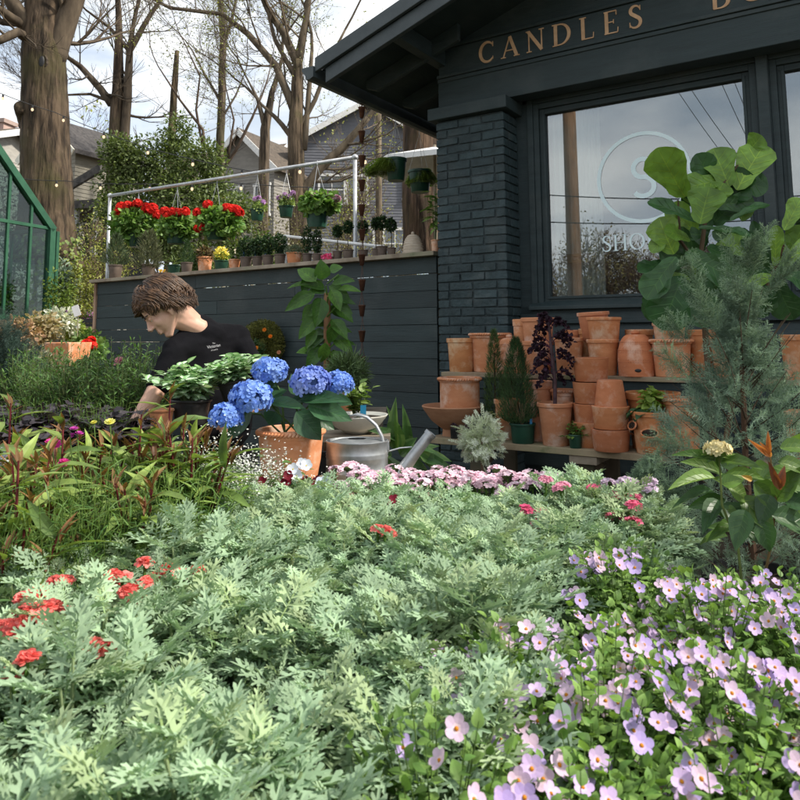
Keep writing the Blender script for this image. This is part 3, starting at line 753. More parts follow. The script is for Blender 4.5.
b = MB(); b.ball((0, 0, 0), (.09, .03, .12)); o = b.build('scar_hollow', M_['black'], t1, smooth=True); o.location = sc_p + Vector((0, -.045, 0)); o.scale = (.75, 1, 1.1)
# ivy up the old trunk
n = 900; a = rng.uniform(-2.6, -.3, n); zz = rng.uniform(0, 1, n) ** 1.5 * 1.7; rr_ = .62 + rng.uniform(0, .12, n)
b = MB(); b.inst(leafT('ovate', .9, .1, .2), frames(np.c_[rr_ * np.cos(a) + .15, rr_ * np.sin(a), zz + .3], np.c_[np.cos(a) * .5, np.sin(a) * .5, -.6 + rng.normal(size=n) * .4], np.c_[np.cos(a), np.sin(a), np.full(n, .3)], rng.uniform(.05, .1, n)), tints(n, (.10, .16, .03), (.26, .32, .07)))
b.tube([(.1, -.62, 0), (.2, -.66, .7), (.1, -.62, 1.3)], .02, 5, (.3, .25, .2)); o = tag(b.build('ivy', M_['leaf'], None, b0), 'light green ivy climbing the foot of the massive old tree', 'ivy')
# 2 twin trunk
b0 = PG(116, 25); d = 25; s1 = S(d)
lim = [(rel(b0, (112, 230, d), (114, 160, d), (118, 90, d), (119, 30, d), (116, -40, d)), [s1 * 8, s1 * 7, s1 * 6, s1 * 3.5, s1 * 2], 0, 3),
       (rel(b0, (118, 230, d), (125, 150, d), (128, 80, d), (130, 50, d), (150, 15, d), (175, -20, d)), [s1 * 5, s1 * 5, s1 * 4.4, s1 * 3.6, s1 * 2.4, s1 * 1.8], 1, 2.6),
       (rel(b0, (128, 55, d), (134, 20, d), (146, -30, d)), [s1 * 3, s1 * 2.2, s1 * 1.5], 1, 2.6),
       (rel(b0, (112, 104, d), (96, 84, d), (80, 66, d), (60, 52, d - 1)), [s1 * 4.5, s1 * 3.6, s1 * 2.8, s1 * 1.6], 1, 2.0),
       (rel(b0, (112, 102, d), (90, 94, d), (66, 95, d - 1)), [s1 * 2, s1 * 1.5, s1 * 1], 1, 1.6),
       (rel(b0, (129, 50, d), (110, 28, d), (86, 10, d - 1)), [s1 * 2.6, s1 * 1.6, s1 * 1], 1, 2.4)]
branch_tree('bare_tree', 'bare twin trunked tree behind the evergreen, just right of the massive old tree', b0, 14, 1, 5, limbs=lim, depth=5, kids=3, tint=(.8, .75, .7))
# 3 snag
b0 = PG(173, 28); s1 = S(28)
branch_tree('dead_trunk', 'tall dead trunk with broken top rising out of the evergreen', b0, 8, 1, 6, limbs=[(rel(b0, (171, 250, 28), (172, 130, 28), (175, 80, 28), (177, 51, 28)), [s1 * 5, s1 * 4, s1 * 3.2, s1 * 2.2], 0, 0)], tint=(.9, .85, .7))
# 4 slender
b0 = PG(221, 27); d = 27; s1 = S(d)
lim = [(rel(b0, (221, 260, d), (220, 150, d), (222, 90, d), (223, 40, d), (220, -10, d), (222, -60, d)), [s1 * 5, s1 * 4.2, s1 * 4, s1 * 3.4, s1 * 3, s1 * 1.5], 0, 3),
       (rel(b0, (222, 50, d), (232, 20, d), (240, -20, d)), [s1 * 2.2, s1 * 1.6, s1 * 1], 1, 2.4), (rel(b0, (220, 100, d), (205, 75, d), (192, 50, d)), [s1 * 1.6, s1 * 1.2, s1 * .7], 1, 2.4),
       (rel(b0, (221, 120, d), (236, 95, d), (246, 70, d)), [s1 * 1.4, s1 * 1, s1 * .6], 1, 2.4)]
branch_tree('bare_tree', 'slender straight bare tree standing between the dead trunk and the big spreading tree', b0, 14, 1, 8, limbs=lim, depth=5, kids=3, leafc=YG, nleaf=3000, lsz=.06)
# 5 big spreading
b0 = PG(300, 22); d = 22; s1 = S(d)
lim = [(rel(b0, (299, 262, d), (297, 200, d), (296, 150, d), (297, 95, d), (298, 60, d)), [s1 * 10, s1 * 8.5, s1 * 8.5, s1 * 6.5, s1 * 5], 0, 0),
       (rel(b0, (298, 62, d), (306, 20, d), (312, -30, d)), [s1 * 5, s1 * 3.6, s1 * 2.4], 1, 3), (rel(b0, (297, 64, d), (285, 35, d), (268, 10, d), (255, -20, d)), [s1 * 4.5, s1 * 4, s1 * 3.4, s1 * 2.4], 1, 3),
       (rel(b0, (294, 110, d), (276, 66, d), (248, 34, d), (222, 14, d), (170, 8, d), (140, -8, d)), [s1 * 4.5, s1 * 3.8, s1 * 3.2, s1 * 2.4, s1 * 1.8, s1 * 1.2], 1, 2.2),
       (rel(b0, (300, 195, d), (320, 168, d), (345, 145, d), (368, 118, d)), [s1 * 5.5, s1 * 5, s1 * 4.4, s1 * 3], 1, 2.4), (rel(b0, (298, 130, d), (315, 100, d), (330, 60, d), (345, 30, d)), [s1 * 3, s1 * 2.4, s1 * 1.8, s1 * 1.2], 1, 2.4),
       (rel(b0, (294, 140, d), (278, 120, d), (262, 105, d)), [s1 * 3, s1 * 2.4, s1 * 1.4], 1, 2.2), (rel(b0, (304, 150, d), (309, 90, d), (312, 50, d)), [s1 * 3.4, s1 * 2.6, s1 * 1.8], 1, 2.6), (rel(b0, (297, 80, d), (275, 40, d), (262, -10, d)), [s1 * 3, s1 * 2, s1 * 1.2], 1, 2.6)]
branch_tree('spreading_tree', 'big spreading tree with many rising limbs and pale buds left of the shop eave', b0, 14, 1, 9, limbs=lim, depth=5, kids=3, leafc=YG, nleaf=14000, lsz=.06, tint=(1.05, 1.0, .9))
# 6 small trunk
b0 = PG(264, 25); d = 25; s1 = S(d)
lim = [(rel(b0, (262, 255, d), (264, 170, d), (265, 130, d), (272, 92, d), (282, 60, d)), [s1 * 6, s1 * 5.5, s1 * 5, s1 * 3, s1 * 1.6], 0, 2.4), (rel(b0, (265, 128, d), (258, 100, d), (250, 84, d)), [s1 * 3, s1 * 2, s1 * 1], 1, 2.4)]
branch_tree('bare_tree', 'short bare tree with a thick stem just left of the big spreading tree', b0, 14, 1, 18, limbs=lim, depth=5, kids=3, leafc=YG, nleaf=3000, lsz=.06)
# dark arching limbs low in the middle
b0 = PG(196, 17); d = 17; s1 = S(d)
lim = [(rel(b0, (200, 250, d), (205, 190, d), (203, 130, d), (180, 100, d), (158, 66, d)), [s1 * 2.4, s1 * 1.8, s1 * 1.5, s1 * 1.1, s1 * .6], 1, 1.4),
       (rel(b0, (210, 190, d), (236, 150, d), (252, 118, d), (262, 96, d)), [s1 * 1.8, s1 * 1.8, s1 * 1.3, s1 * .8], 1, 1.3), (rel(b0, (205, 160, d), (196, 110, d), (200, 76, d), (183, 40, d)), [s1 * 1.3, s1 * 1.2, s1 * .9, s1 * .5], 1, 1.3), (rel(b0, (228, 158, d), (234, 120, d), (226, 88, d)), [s1 * 1.2, s1 * 1, s1 * .6], 1, 1.2)]
branch_tree('shrubby_tree', 'dark crooked shrubby tree arching out of the right side of the evergreen', b0, 14, 1, 28, limbs=lim + [(rel(b0, (196, 262, d), (200, 248, d)), [s1 * 3, s1 * 2.4], 0, 0)], depth=4, kids=2, tint=(.55, .45, .4))
# 7 right big trunk
b0 = PG(421, 11.2); d = 11.2; s1 = S(d)
lim = [(rel(b0, (423, 262, d), (421, 200, d), (420, 120, d), (418, 20, d), (414, -80, d)), [s1 * 19, s1 * 18, s1 * 17, s1 * 15, s1 * 12], 0, 3)]
branch_tree('thick_trunk_tree', 'thick straight brown trunk standing close behind the shop corner', b0, 14, 1, 10, limbs=lim, depth=4, kids=2, tint=(.85, .7, .6), ridge=.06)
for i, (px, dd, H, lb) in enumerate(((238, 15, 3.6, 'twiggy budding sapling behind the right end of the evergreen'), (272, 14.5, 3.4, 'twiggy budding sapling left of the foot of the spreading tree'), (322, 15, 3.5, 'twiggy budding sapling right of the foot of the spreading tree'), (346, 14, 3.0, 'twiggy budding sapling behind the right rack post'), (98, 15, 3.8, 'twiggy budding sapling between the massive old tree and the evergreen'), (392, 16, 3.6, 'twiggy budding sapling behind the fern basket'))):
    branch_tree('budding_sapling', lb, PG(px, dd), H, .05, 80 + i, spread=.6, depth=5, fork=.25, kids=3, leafc=YG, nleaf=4500, lsz=.04, twigr=.006, tint=(1.2, 1.1, .9), group='budding saplings behind the fence')
# far woodland trees (each one)
far = [(5, 62, 17, 12), (70, 45, 15, 14), (140, 70, 19, 15), (196, 60, 19, 16), (248, 75, 20, 17), (335, 70, 19, 18), (352, 34, 12, 19), (410, 60, 17, 20), (90, 75, 18, 21), (165, 48, 15, 22), (385, 85, 22, 23), (30, 80, 18, 24), (290, 60, 18, 25), (235, 42, 11, 26), (320, 42, 11, 27)]
fl = ['far bare tree at the left edge above the house roof', 'far bare tree directly behind the massive old tree', 'far tree showing between the twin trunk and the dead trunk', 'far tree left of the slender straight tree',
      'far budding tree seen through the limbs of the spreading tree', 'far budding tree left of the wooden utility pole', 'smaller budding tree beside the wooden utility pole', 'far budding tree behind the hanging fern baskets', 'far bare tree above the beige gabled house', 'bare tree behind the dead trunk',
      'farthest tree behind the grey clapboard house', 'far tree showing left of the massive old tree', 'far tree directly behind the big spreading tree', 'small budding tree behind the brown roofed house', 'small budding tree in front of the grey clapboard house']
for (px, dd, H, sd_), lb in zip(far, fl):
    bb = PG(px, dd); bb.z -= .5
    branch_tree('bare_tree', lb, bb, H, .28 if dd > 40 else .16, sd_, spread=.55, depth=5 if dd < 60 else 4, fork=.3, kids=3, leafc=YG, nleaf=1500 if px > 190 else 500, lsz=.22 if dd > 40 else .1, twigr=.012, tint=(.9, .85, .8), group='bare trees in the distance')

# ================================================================ evergreen mass and shrubs
def bushmesh(blobs, n, sz, c0, c1, leaf=None, core=None, seed=1, inner=.55):
    r = np.random.default_rng(seed); b = MB(); leaf = leaf or leafT('ovate', .5, .15, .2)
    tot = sum(bl[1][0] * bl[1][1] * 1.0 for bl in blobs)
    for (c, rad) in blobs:
        k = int(n * rad[0] * rad[1] / tot)
        v = rnd_dirs(k, r); k = len(v); q = r.uniform(inner, 1.08, (k, 1)) + .12 * np.sin(v[:, :1] * 9 + c[0]) * np.cos(v[:, 2:3] * 8)
        pos = np.array(c) + v * q * np.array(rad)
        dr = v + r.normal(size=(k, 3)) * .6 + np.array([0, 0, -.1])
        b.inst(leaf, frames(pos, dr, v * .5 + r.normal(size=(k, 3)) * .5 + np.array([0, 0, .8]), r.uniform(sz * .7, sz * 1.3, k)), tints(k, c0, c1, .25, r))
    return b
def shrub(name, label, cat, loc, blobs, n, sz, c0, c1, group=None, seed=1, leaf=None, m='leaf', stems=True, inner=.5):
    t = thing(name, label, cat, loc, 0, group)
    bushmesh(blobs, n, sz, c0, c1, leaf, seed=seed, inner=inner).build('crown' if 'tree' in name else 'foliage', M_[m], t)
    if stems:
        s_ = MB(); rg = random.Random(seed)
        for k in range(7):
            bl = rg.choice(blobs); c = Vector(bl[0]); s_.tube([(rg.uniform(-.1, .1), rg.uniform(-.1, .1), -.1), c * .5 + Vector((rg.uniform(-.1, .1), 0, 0)) * bl[1][0], c + Vector((0, 0, bl[1][2] * .5))], [.03 * bl[1][0] + .006, .02 * bl[1][0] + .004, .004], 5)
        s_.build('trunk' if 'tree' in name else 'stems', M_['twig'], t)
    return t
b0 = PG(165, 16.5); s1 = S(16.5)
def bl(px, py, rx, ry, d=16.5, base=None): c = P(px, py, d) - base; s = S(d); return ((c.x, c.y, c.z), (rx * s, rx * s * .8, ry * s))
bb = [bl(128, 165, 26, 26, 16.5, b0), bl(165, 165, 34, 32, 16.5, b0), bl(178, 135, 18, 24, 16.5, b0), bl(135, 210, 32, 34, 16.3, b0), bl(185, 200, 34, 34, 16, b0), bl(215, 190, 22, 26, 16.5, b0), bl(225, 225, 26, 24, 16.2, b0), bl(160, 235, 36, 24, 16, b0), bl(110, 190, 16, 30, 16.5, b0), bl(238, 212, 24, 20, 16, b0), bl(205, 158, 22, 20, 16, b0), bl(108, 225, 18, 30, 16, b0), bl(118, 150, 20, 18, 16.5, b0)]
shrub('evergreen_tree', 'broad dark evergreen tree filling the gap behind the red geranium baskets', 'tree', b0, bb, 26000, .085, (.055, .085, .025), (.18, .23, .08), seed=4, inner=.3, m='leaf')
hedge = [(275, 205, 18, 'pale budding thicket screening the white sided house'), (330, 215, 16, 'loose budding thicket screening the grey clapboard house'), (96, 226, 17, 'low tangled shrub behind the left end of the plank fence'), (250, 232, 15, 'tangled brownish shrub behind the middle of the pipe rack'), (335, 235, 17, 'leafless thicket in front of the grey house'), (60, 285, 10.5, 'bright green shrub at the foot of the greenhouse corner'), (82, 268, 11.5, 'loose yellow green shrub left of the plank fence end'),
         (10, 190, 24, 'dark shrub behind the greenhouse roof'), (290, 240, 19, 'brownish shrub under the big spreading tree'), (395, 235, 20, 'brown thicket below the grey house windows')]
for i, (px, py, dd, lb) in enumerate(hedge):
    bb0 = PG(px, dd); s = S(dd); c = P(px, py, dd) - bb0
    h_ = max(c.z, .3)
    col = [((.12, .11, .06), (.26, .25, .12)), ((.12, .11, .06), (.26, .25, .12)), ((.04, .055, .02), (.13, .15, .05)), ((.10, .085, .04), (.20, .18, .08)), ((.10, .08, .05), (.20, .17, .10)), ((.07, .12, .02), (.2, .27, .05)), ((.11, .14, .02), (.26, .26, .05)), ((.02, .035, .015), (.06, .08, .03)), ((.10, .085, .04), (.18, .17, .08)), ((.1, .08, .05), (.19, .16, .1))][i]
    rx = [34, 24, 27, 34, 30, 14, 12, 22, 24, 26][i] * s
    shrub('shrub', lb, 'shrub', bb0, [((0, 0, h_ * .5), (rx, rx * .7, h_ * .6)), ((rx * .4, .1, h_ * .8), (rx * .5, rx * .5, h_ * .4)), ((-rx * .5, 0, h_ * .9), (rx * .45, rx * .4, h_ * .35))], [2000, 1300, 3200, 1500, 1500, 1400, 900, 1500, 1500, 1400][i], [.05, .05, .07, .07, .07, .05, .05, .1, .09, .09][i], *col, seed=30 + i, inner=.2)

# ================================================================ houses
def house(name, label, px, d, wd, dp, hw, rise, col, rot, roofc, wins, base_z=None, chim=None, cat='house', siding=True, trim=(1, 1, 1)):
    c = PG(px, d); c.z = (HT(c.x, c.y) if base_z is None else base_z)
    h = thing(name, label, cat, c, rot)
    b = MB()
    n = int(hw / .16) if siding else 1
    for i in range(n):
        z0, z1 = hw * i / n, hw * (i + 1) / n
        o = .02
        b.add([(-wd / 2 - o, -dp / 2 - o, z0), (wd / 2 + o, -dp / 2 - o, z0), (wd / 2 + o, dp / 2 + o, z0), (-wd / 2 - o, dp / 2 + o, z0), (-wd / 2, -dp / 2, z1), (wd / 2, -dp / 2, z1), (wd / 2, dp / 2, z1), (-wd / 2, dp / 2, z1)], [(0, 1, 5, 4), (1, 2, 6, 5), (2, 3, 7, 6), (3, 0, 4, 7), (0, 3, 2, 1)], col)
    b.prism([(-wd / 2, hw), (wd / 2, hw), (0, hw + rise)], -dp / 2, dp / 2, col)
    b.build('wall', M_['siding'], h)
    rf = MB(); e = .4; k = rise / (wd / 2)
    for sg in (-1, 1):
        V = [(sg * (wd / 2 + e), -dp / 2 - e, hw - k * e), (0, -dp / 2 - e, hw + rise), (0, dp / 2 + e, hw + rise), (sg * (wd / 2 + e), dp / 2 + e, hw - k * e)]
        V += [(x, y, z + .18) for x, y, z in V]
        rf.add(V, [(0, 3, 2, 1), (4, 5, 6, 7), (0, 1, 5, 4), (1, 2, 6, 5), (2, 3, 7, 6), (3, 0, 4, 7)], roofc)
    rfo = rf.build('roof', M_['shingle'], h)
    tr_ = MB()
    for sg in (-1, 1):
        tr_.beam((sg * (wd / 2 + e), -dp / 2 - e - .05, hw - k * e - .02), (0, -dp / 2 - e - .05, hw + rise - .02), .06, .3, trim)
    tr_.build('gable_trim', M_['white'], h)
    if chim:
        cb = MB(); cb.box((chim[0] - .4, chim[1] - .4, hw), (chim[0] + .4, chim[1] + .4, hw + rise + chim[2]), (.5, .35, .3)); cb.box((chim[0] - .5, chim[1] - .5, hw + rise + chim[2]), (chim[0] + .5, chim[1] + .5, hw + rise + chim[2] + .2), (.4, .3, .26)); cb.build('chimney', M_['siding'], rfo)
    for (face, x, z, ww, wh) in wins:
        wb = MB(); g_ = MB()
        def tp(a, yy, zz):
            return {'f': (a, -dp / 2 - .03 - yy, zz), 'l': (-wd / 2 - .03 - yy, a, zz), 'r': (wd / 2 + .03 + yy, a, zz)}[face]
        def bx(m_, a0, a1, z0, z1, y0, y1, tnt=(1, 1, 1)):
            p, q = tp(a0, y0, z0), tp(a1, y1, z1); m_.box(tuple(min(u_, v_) for u_, v_ in zip(p, q)), tuple(max(u_, v_) for u_, v_ in zip(p, q)), tnt)
        bx(wb, x - ww / 2 - .12, x - ww / 2, z, z + wh, 0, .08); bx(wb, x + ww / 2, x + ww / 2 + .12, z, z + wh, 0, .08)
        bx(wb, x - ww / 2 - .16, x + ww / 2 + .16, z + wh, z + wh + .15, 0, .1); bx(wb, x - ww / 2 - .16, x + ww / 2 + .16, z - .12, z, 0, .12); bx(wb, x - ww / 2, x + ww / 2, z + wh * .48, z + wh * .52, 0, .06)
        bx(wb, x - .025, x + .025, z, z + wh, 0, .055)
        f_ = wb.build('window', M_['white'], h); bx(g_, x - ww / 2, x + ww / 2, z, z + wh, 0, .03); g_.build('pane', M_['darkpane'], f_)
    return h
bz = P(330, 262, 44).z
house('grey_house', 'two storey grey clapboard house with white window frames, right of the big spreading tree', 362, 44, 7.6, 9, P(380, 150, 44).z - bz - .2, 2.2, (.15, .155, .175), R(6), (.8, .75, .7),
      [('f', -1.9, 3.3, 1.3, 1.5), ('f', -.5, 3.3, 1.0, 1.5), ('f', -.1, .2, .9, 1.6), ('f', 2.7, 3.6, 1.1, 1.6), ('f', 1.6, .3, 1.2, 1.5)], base_z=bz - .5)
house('white_house', 'pale white sided house with brown shingle roof behind the middle of the pipe rack', 268, 40, 4.2, 5, P(262, 178, 40).z - P(262, 262, 40).z, 2.0, (.26, .245, .22), R(-25), (1.1, .95, .8),
      [('f', -.4, 2.2, .9, 1.5), ('f', 1.4, 2.2, .8, 1.5), ('l', 0, 2.2, 1, 1.5)], base_z=P(262, 262, 40).z)
house('brown_roofed_house', 'low house with brown shingled roof left of the white sided house', 232, 52, 8, 8, P(232, 190, 52).z - P(232, 262, 52).z, 2.9, (.30, .27, .23), R(70), (1.3, 1.1, .9), [('f', 0, 2.0, .9, 1.4)], base_z=P(262, 262, 52).z)
house('beige_house', 'beige gabled house with cream roof trim just right of the massive old tree', 86, 30, 2.6, 3.4, P(84, 160, 30).z - P(84, 270, 30).z, 1.15, (.28, .26, .21), R(-28), (.75, .75, .8), [('f', -.2, 2.2, .8, 1.2), ('f', -.7, .3, .8, 1.4)], base_z=P(84, 270, 30).z, trim=(1, .97, .85))
house('left_house', 'house with low brown roof and brick chimney at the left edge behind the greenhouse', -26, 34, 7, 3.4, P(10, 160, 34).z - P(10, 300, 34).z, 1.3, (.40, .38, .34), R(80), (1.2, 1.0, .85), [('l', 0, 2.6, 1, 1.2)], base_z=P(10, 300, 34).z, chim=(.4, -.8, .5))
ps = thing('dark_shed', 'dark open timber porch with pale lattice beside the beige house', 'shed', PG(92, 20), R(-15))
ps.scale = (1, 1, 1.45)
b = MB(); b.box((-1.1, -1.2, 2.05), (1.1, 1.2, 2.2)); b.beam((-1.3, -1.3, 1.95), (1.2, -1.3, 2.75), .1, .14); b.build('roof', M_['shingle'], ps)
b = MB()
for x in (-.9, -.3, .3, .9): b.box((x - .05, -1.1, 0), (x + .05, -1, 2.05), (.5, .5, .5))
for k in range(7): b.box((-1, -1.06, .2 + k * .26), (1, -1.03, .24 + k * .26), (.35, .35, .34))
b.build('lattice', M_['white'], ps)
b = MB(); b.box((-1, .9, 0), (1, 1, 2.05)); b.build('wall', M_['black'], ps)
um = thing('patio_umbrella', 'white patio umbrella showing between the thick trunk and the shop corner', 'umbrella', PG(436, 9.6))
pz = P(436, 147, 9.6).z - um.location.z
b = MB(); b.lathe([(0, pz), (.05, pz - .01), (.9, pz - .26), (.9, pz - .33), (.89, pz - .33), (.05, pz - .04)], 8); b.build('canopy', M_['white'], um)
b = MB(); b.tube([(0, 0, 0), (0, 0, pz + .03)], .02, 8); b.build('pole', M_['wood'], um)
# utility pole
bp_ = PG(379, 30); s1 = S(30)
up = thing('utility_pole', 'grey wooden utility pole standing in front of the grey house', 'utility pole', bp_)
b = MB(); top = P(376, 30, 30) - bp_; b.tube([(0, 0, -.5), (0, 0, top.z * .5), (0, 0, top.z)], [s1 * 3.6, s1 * 3.2, s1 * 2.8], 12, (1.2, 1.15, 1.05)); b.build('pole', M_['twig'], up, smooth=True)
b = MB(); b.box((-1.1, -.06, top.z - .9), (1.1, .06, top.z - .78)); b.build('crossarm', M_['wood'], up)
# behind the photographer: what the shop window reflects
wc = W(1.2, YW, 2.3)
def refl(px, py, dist):
    r = ray(px, py).normalized(); nn = -NV; q = r - nn * 2 * r.dot(nn); t, z = L(px, py, YW + .04); h_ = W(t, YW + .04, z)
    q = q * (dist / math.hypot(q.x, q.y)); return h_ + q
q = refl(572, 200, 9.5)
up2 = thing('street_pole', 'brown wooden utility pole across the lane, mirrored in the shop window', 'utility pole', (q.x, q.y, 0))
b = MB(); b.tube([(0, 0, -.3), (0, 0, 4), (0, 0, 8)], [.155, .14, .125], 14, (1.5, 1.05, .8)); b.build('pole', M_['twig'], up2, smooth=True)
wr = thing('power_lines', 'thin black power lines running past the street pole', 'power lines', (q.x, q.y, 0))
b = MB()
for (pa, pc, dist) in (((545, 183), (860, 178), 9.2), ((545, 210), (860, 198), 9.2), ((700, 20), (760, 150), 8), ((640, 20), (745, 170), 8), ((655, 20), (752, 160), 8), ((715, 20), (770, 150), 8)):
    a = refl(*pa, dist) - Vector((q.x, q.y, 0)); c = refl(*pc, dist) - Vector((q.x, q.y, 0)); dd = c - a; a = a - dd * .5; c = c + dd * .5
    pts = [a.lerp(c, i / 16) - Vector((0, 0, .35 * math.sin(math.pi * i / 16))) for i in range(17)]; b.tube(pts, .012 if dist > 9 else .007, 4)
b.build('cable', M_['black'], wr)
for i, (px, dist, H) in enumerate(((580, 26, 8.5), (618, 24, 8.6), (650, 20, 7.6), (690, 22, 8.4), (725, 24, 9), (560, 30, 9), (800, 26, 6), (840, 30, 7))):
    q = refl(px, 250, dist)
    branch_tree('budding_tree', ['budding tree mirrored at the left side of the shop window', 'budding tree mirrored beside the pole', 'brown tangled tree mirrored under the ring emblem', 'brown tree mirrored behind the fig leaves', 'tree mirrored at the right side of the big window', 'tallest tree mirrored at the far left of the window', 'low tree mirrored in the second window', 'tree mirrored at the edge of the second window'][i],
                (q.x, q.y, 0), H, .22, 60 + i, spread=.6, depth=5, fork=.25, kids=3, leafc=((.12, .10, .04), (.24, .2, .09)), nleaf=1500 if i < 2 or i == 5 else 450, lsz=.10, twigr=.010, tint=(.8, .65, .55), group='trees across the lane')

# ================================================================ string lights
def lights(name, label, pts, hang, nb):
    t = thing(name, label, 'string lights', pts[0]); o0 = pts[0]
    b = MB(); cp = []
    for a, c in zip(pts[:-1], pts[1:]):
        for i in range(12): q = i / 12; cp.append(a.lerp(c, q) - Vector((0, 0, hang * math.sin(math.pi * q))) - o0)
    cp.append(pts[-1] - o0); b.tube(cp, .006, 4); b.build('cable', M_['black'], t)
    first = None; n = len(cp)
    for k in range(nb):
        i = (k + .5) / nb * (n - 1); j = int(i); p = cp[j].lerp(cp[min(j + 1, n - 1)], i - j)
        if first is None:
            s_ = MB(); s_.tube([(0, 0, .0), (0, 0, -.05)], [.014, .017], 8); so_ = s_.build('socket', M_['black'], t, p); q_ = MB(); q_.ball((0, 0, -.072), (.02, .02, .026), 10, 8); bo = q_.build('bulb', M_['bulb'], so_); first = so_
        else: dup(first, loc=p, parent=t)
    return t
lights('string_lights', 'string of small warm bulbs sagging from the old tree over the pipe rack', [P(-12, 88, 11), P(54, 112, 11.5), P(148, 148, 10.5), P(255, 172, 9.5), P(400, 150, 8.5)], .02, 9)
lights('string_lights', 'string of bulbs on black cable crossing in front of the trunk at greenhouse eave height', [P(0, 176, 11), P(66, 181, 11.3), P(150, 184, 10.6), P(225, 182, 10.2), P(345, 188, 9.5)], .02, 7)

# ================================================================ greenhouse
Kp = P(51, 230, 11); Kb = P(49, 318, 11)
gd = Vector((.35, .94, 0)).normalized(); gi = Vector((-gd.y, gd.x, 0))          # gable plane dir; into the house = away to the left
gz1_, gz0_ = Kp.z, Kb.z
gh = thing('greenhouse', 'green framed glass greenhouse at the left edge', 'greenhouse', (Kp.x, Kp.y, 0), math.atan2(gd.y, gd.x))
# local x along gd (0 at corner, negative towards camera), local y along gi (left)
GW = 2.7; HR = GW / 2
def ghbar(name, segs, w_=.05, m='ghgreen'):
    b = MB()
    for p_, q_ in segs: b.beam(p_, q_, w_ * .8, w_ * .8)
    return b.build(name, M_[m], gh, bevel=.003)
slope_pt = L if False else None
p0y = P(0, 156, 11 - .93 * gd.y / .94)
k_ = (p0y.z - gz1_) / .93
def gz_(x): return gz1_ + k_ * min(-x, GW + x)
LGH = 4.0
ghbar('corner_post', [((0, 0, gz0_), (0, 0, gz1_ + .02))], .13); ghbar('corner_post', [((.17, .05, gz0_), (.17, .05, gz1_ + .0))], .07); ghbar('corner_post', [((-GW, 0, gz0_), (-GW, 0, gz1_))], .11)
ghbar('rafter', [((.03, 0, gz1_ - .0), (-HR, 0, gz_(-HR)))], .13); ghbar('rafter', [((-GW, 0, gz1_), (-HR, 0, gz_(-HR)))], .13)
for x in (-.38, -.78, -1.2, -1.7, -2.2): ghbar('mullion', [((x, 0, gz0_), (x, 0, gz_(x) - .05))], .05)
ghbar('tie_bar', [((-GW, 0, gz1_ + .02), (0, 0, gz1_ + .02))], .06); ghbar('base_rail', [((-GW, 0, gz0_), (0, 0, gz0_))], .08)
for y in np.arange(0.8, LGH + .1, .8):
    ghbar('rafter', [((0, y, gz1_), (-HR, y, gz_(-HR))), ((-GW, y, gz1_), (-HR, y, gz_(-HR)))], .05); ghbar('mullion', [((0, y, gz0_), (0, y, gz1_)), ((-GW, y, gz0_), (-GW, y, gz1_))], .05)
    if y < 2: ghbar('brace', [((0, y, gz1_ - .4), (-.7, y, gz1_ + .3))], .03)
ghbar('eave_rail', [((0, 0, gz1_), (0, LGH, gz1_))], .07); ghbar('eave_rail', [((-GW, 0, gz1_), (-GW, LGH, gz1_))], .07); ghbar('ridge', [((-HR, 0, gz_(-HR)), (-HR, LGH, gz_(-HR)))], .09); ghbar('base_rail', [((0, 0, gz0_), (0, LGH, gz0_)), ((-GW, 0, gz0_), (-GW, LGH, gz0_))], .08)
b = MB(); b.prism([(-GW + .02, gz0_), (-.02, gz0_), (-.02, gz1_), (-HR, gz_(-HR) - .05), (-GW + .02, gz1_)], .0, .006); b.build('glazing', M_['ghpane'], gh)
b = MB(); b.box((.0, .02, gz0_), (.006, LGH, gz1_)); b.box((-GW - .006, .02, gz0_), (-GW, LGH, gz1_)); b.build('glazing', M_['ghpane'], gh)
for sg in (0, 1):
    xa, xb = (0, -HR) if sg == 0 else (-GW, -HR)
    b = MB(); b.add([(xa, 0.02, gz1_ + .03), (xb, .02, gz_(-HR) + .02), (xb, LGH, gz_(-HR) + .02), (xa, LGH, gz1_ + .03), (xa, 0.02, gz1_ + .036), (xb, .02, gz_(-HR) + .026), (xb, LGH, gz_(-HR) + .026), (xa, LGH, gz1_ + .036)], [(0, 1, 2, 3), (7, 6, 5, 4), (0, 4, 5, 1), (1, 5, 6, 2), (2, 6, 7, 3), (3, 7, 4, 0)]); b.build('roof_glazing', M_['ghpane'], gh)
b = MB(); b.box((-GW - .05, -.03, 0), (.05, LGH, gz0_ - .04), (.45, .4, .36)); b.build('plinth', M_['wood'], gh, bevel=.004)

# ================================================================ pipe rack
A_, B_ = P(110, 196, 9.3), P(355, 157, 7.35); rz_ = (A_.z + B_.z) / 2
pr = thing('pipe_rack', 'long galvanised pipe rack standing behind the plank fence', 'pipe rack', (A_.x, A_.y, 0))
aL = Vector((0, 0, rz_)); bL = Vector((B_.x - A_.x, B_.y - A_.y, rz_))
b = MB(); b.tube([aL, bL], .021, 12); b.build('rail', M_['pipe'], pr, smooth=True)
for p_ in (aL, bL):
    b = MB(); b.tube([(p_.x, p_.y, 1.0), p_], .021, 12); b.build('post', M_['pipe'], pr, smooth=True)
    b = MB(); b.ball(p_, .034); b.build('elbow', M_['pipe'], pr, smooth=True)
wr_ = thing('white_rail', 'low white pipe rail behind the topiary pots', 'rail', FP(285, .45, 1.3))
a = P(284, 236, 7.6) - wr_.location; c = P(385, 247, 6.9) - wr_.location
b = MB(); b.tube([a, c], .016, 8, (1.2, 1.2, 1.2)); b.build('rail', M_['white'], wr_)
b = MB(); b.tube([(a.x + .02, a.y, a.z), (a.x + .02, a.y, 0)], .016, 8); b.tube([(c.x - .1, c.y, c.z), (c.x - .1, c.y, 0)], .016, 8); b.build('post', M_['white'], wr_)

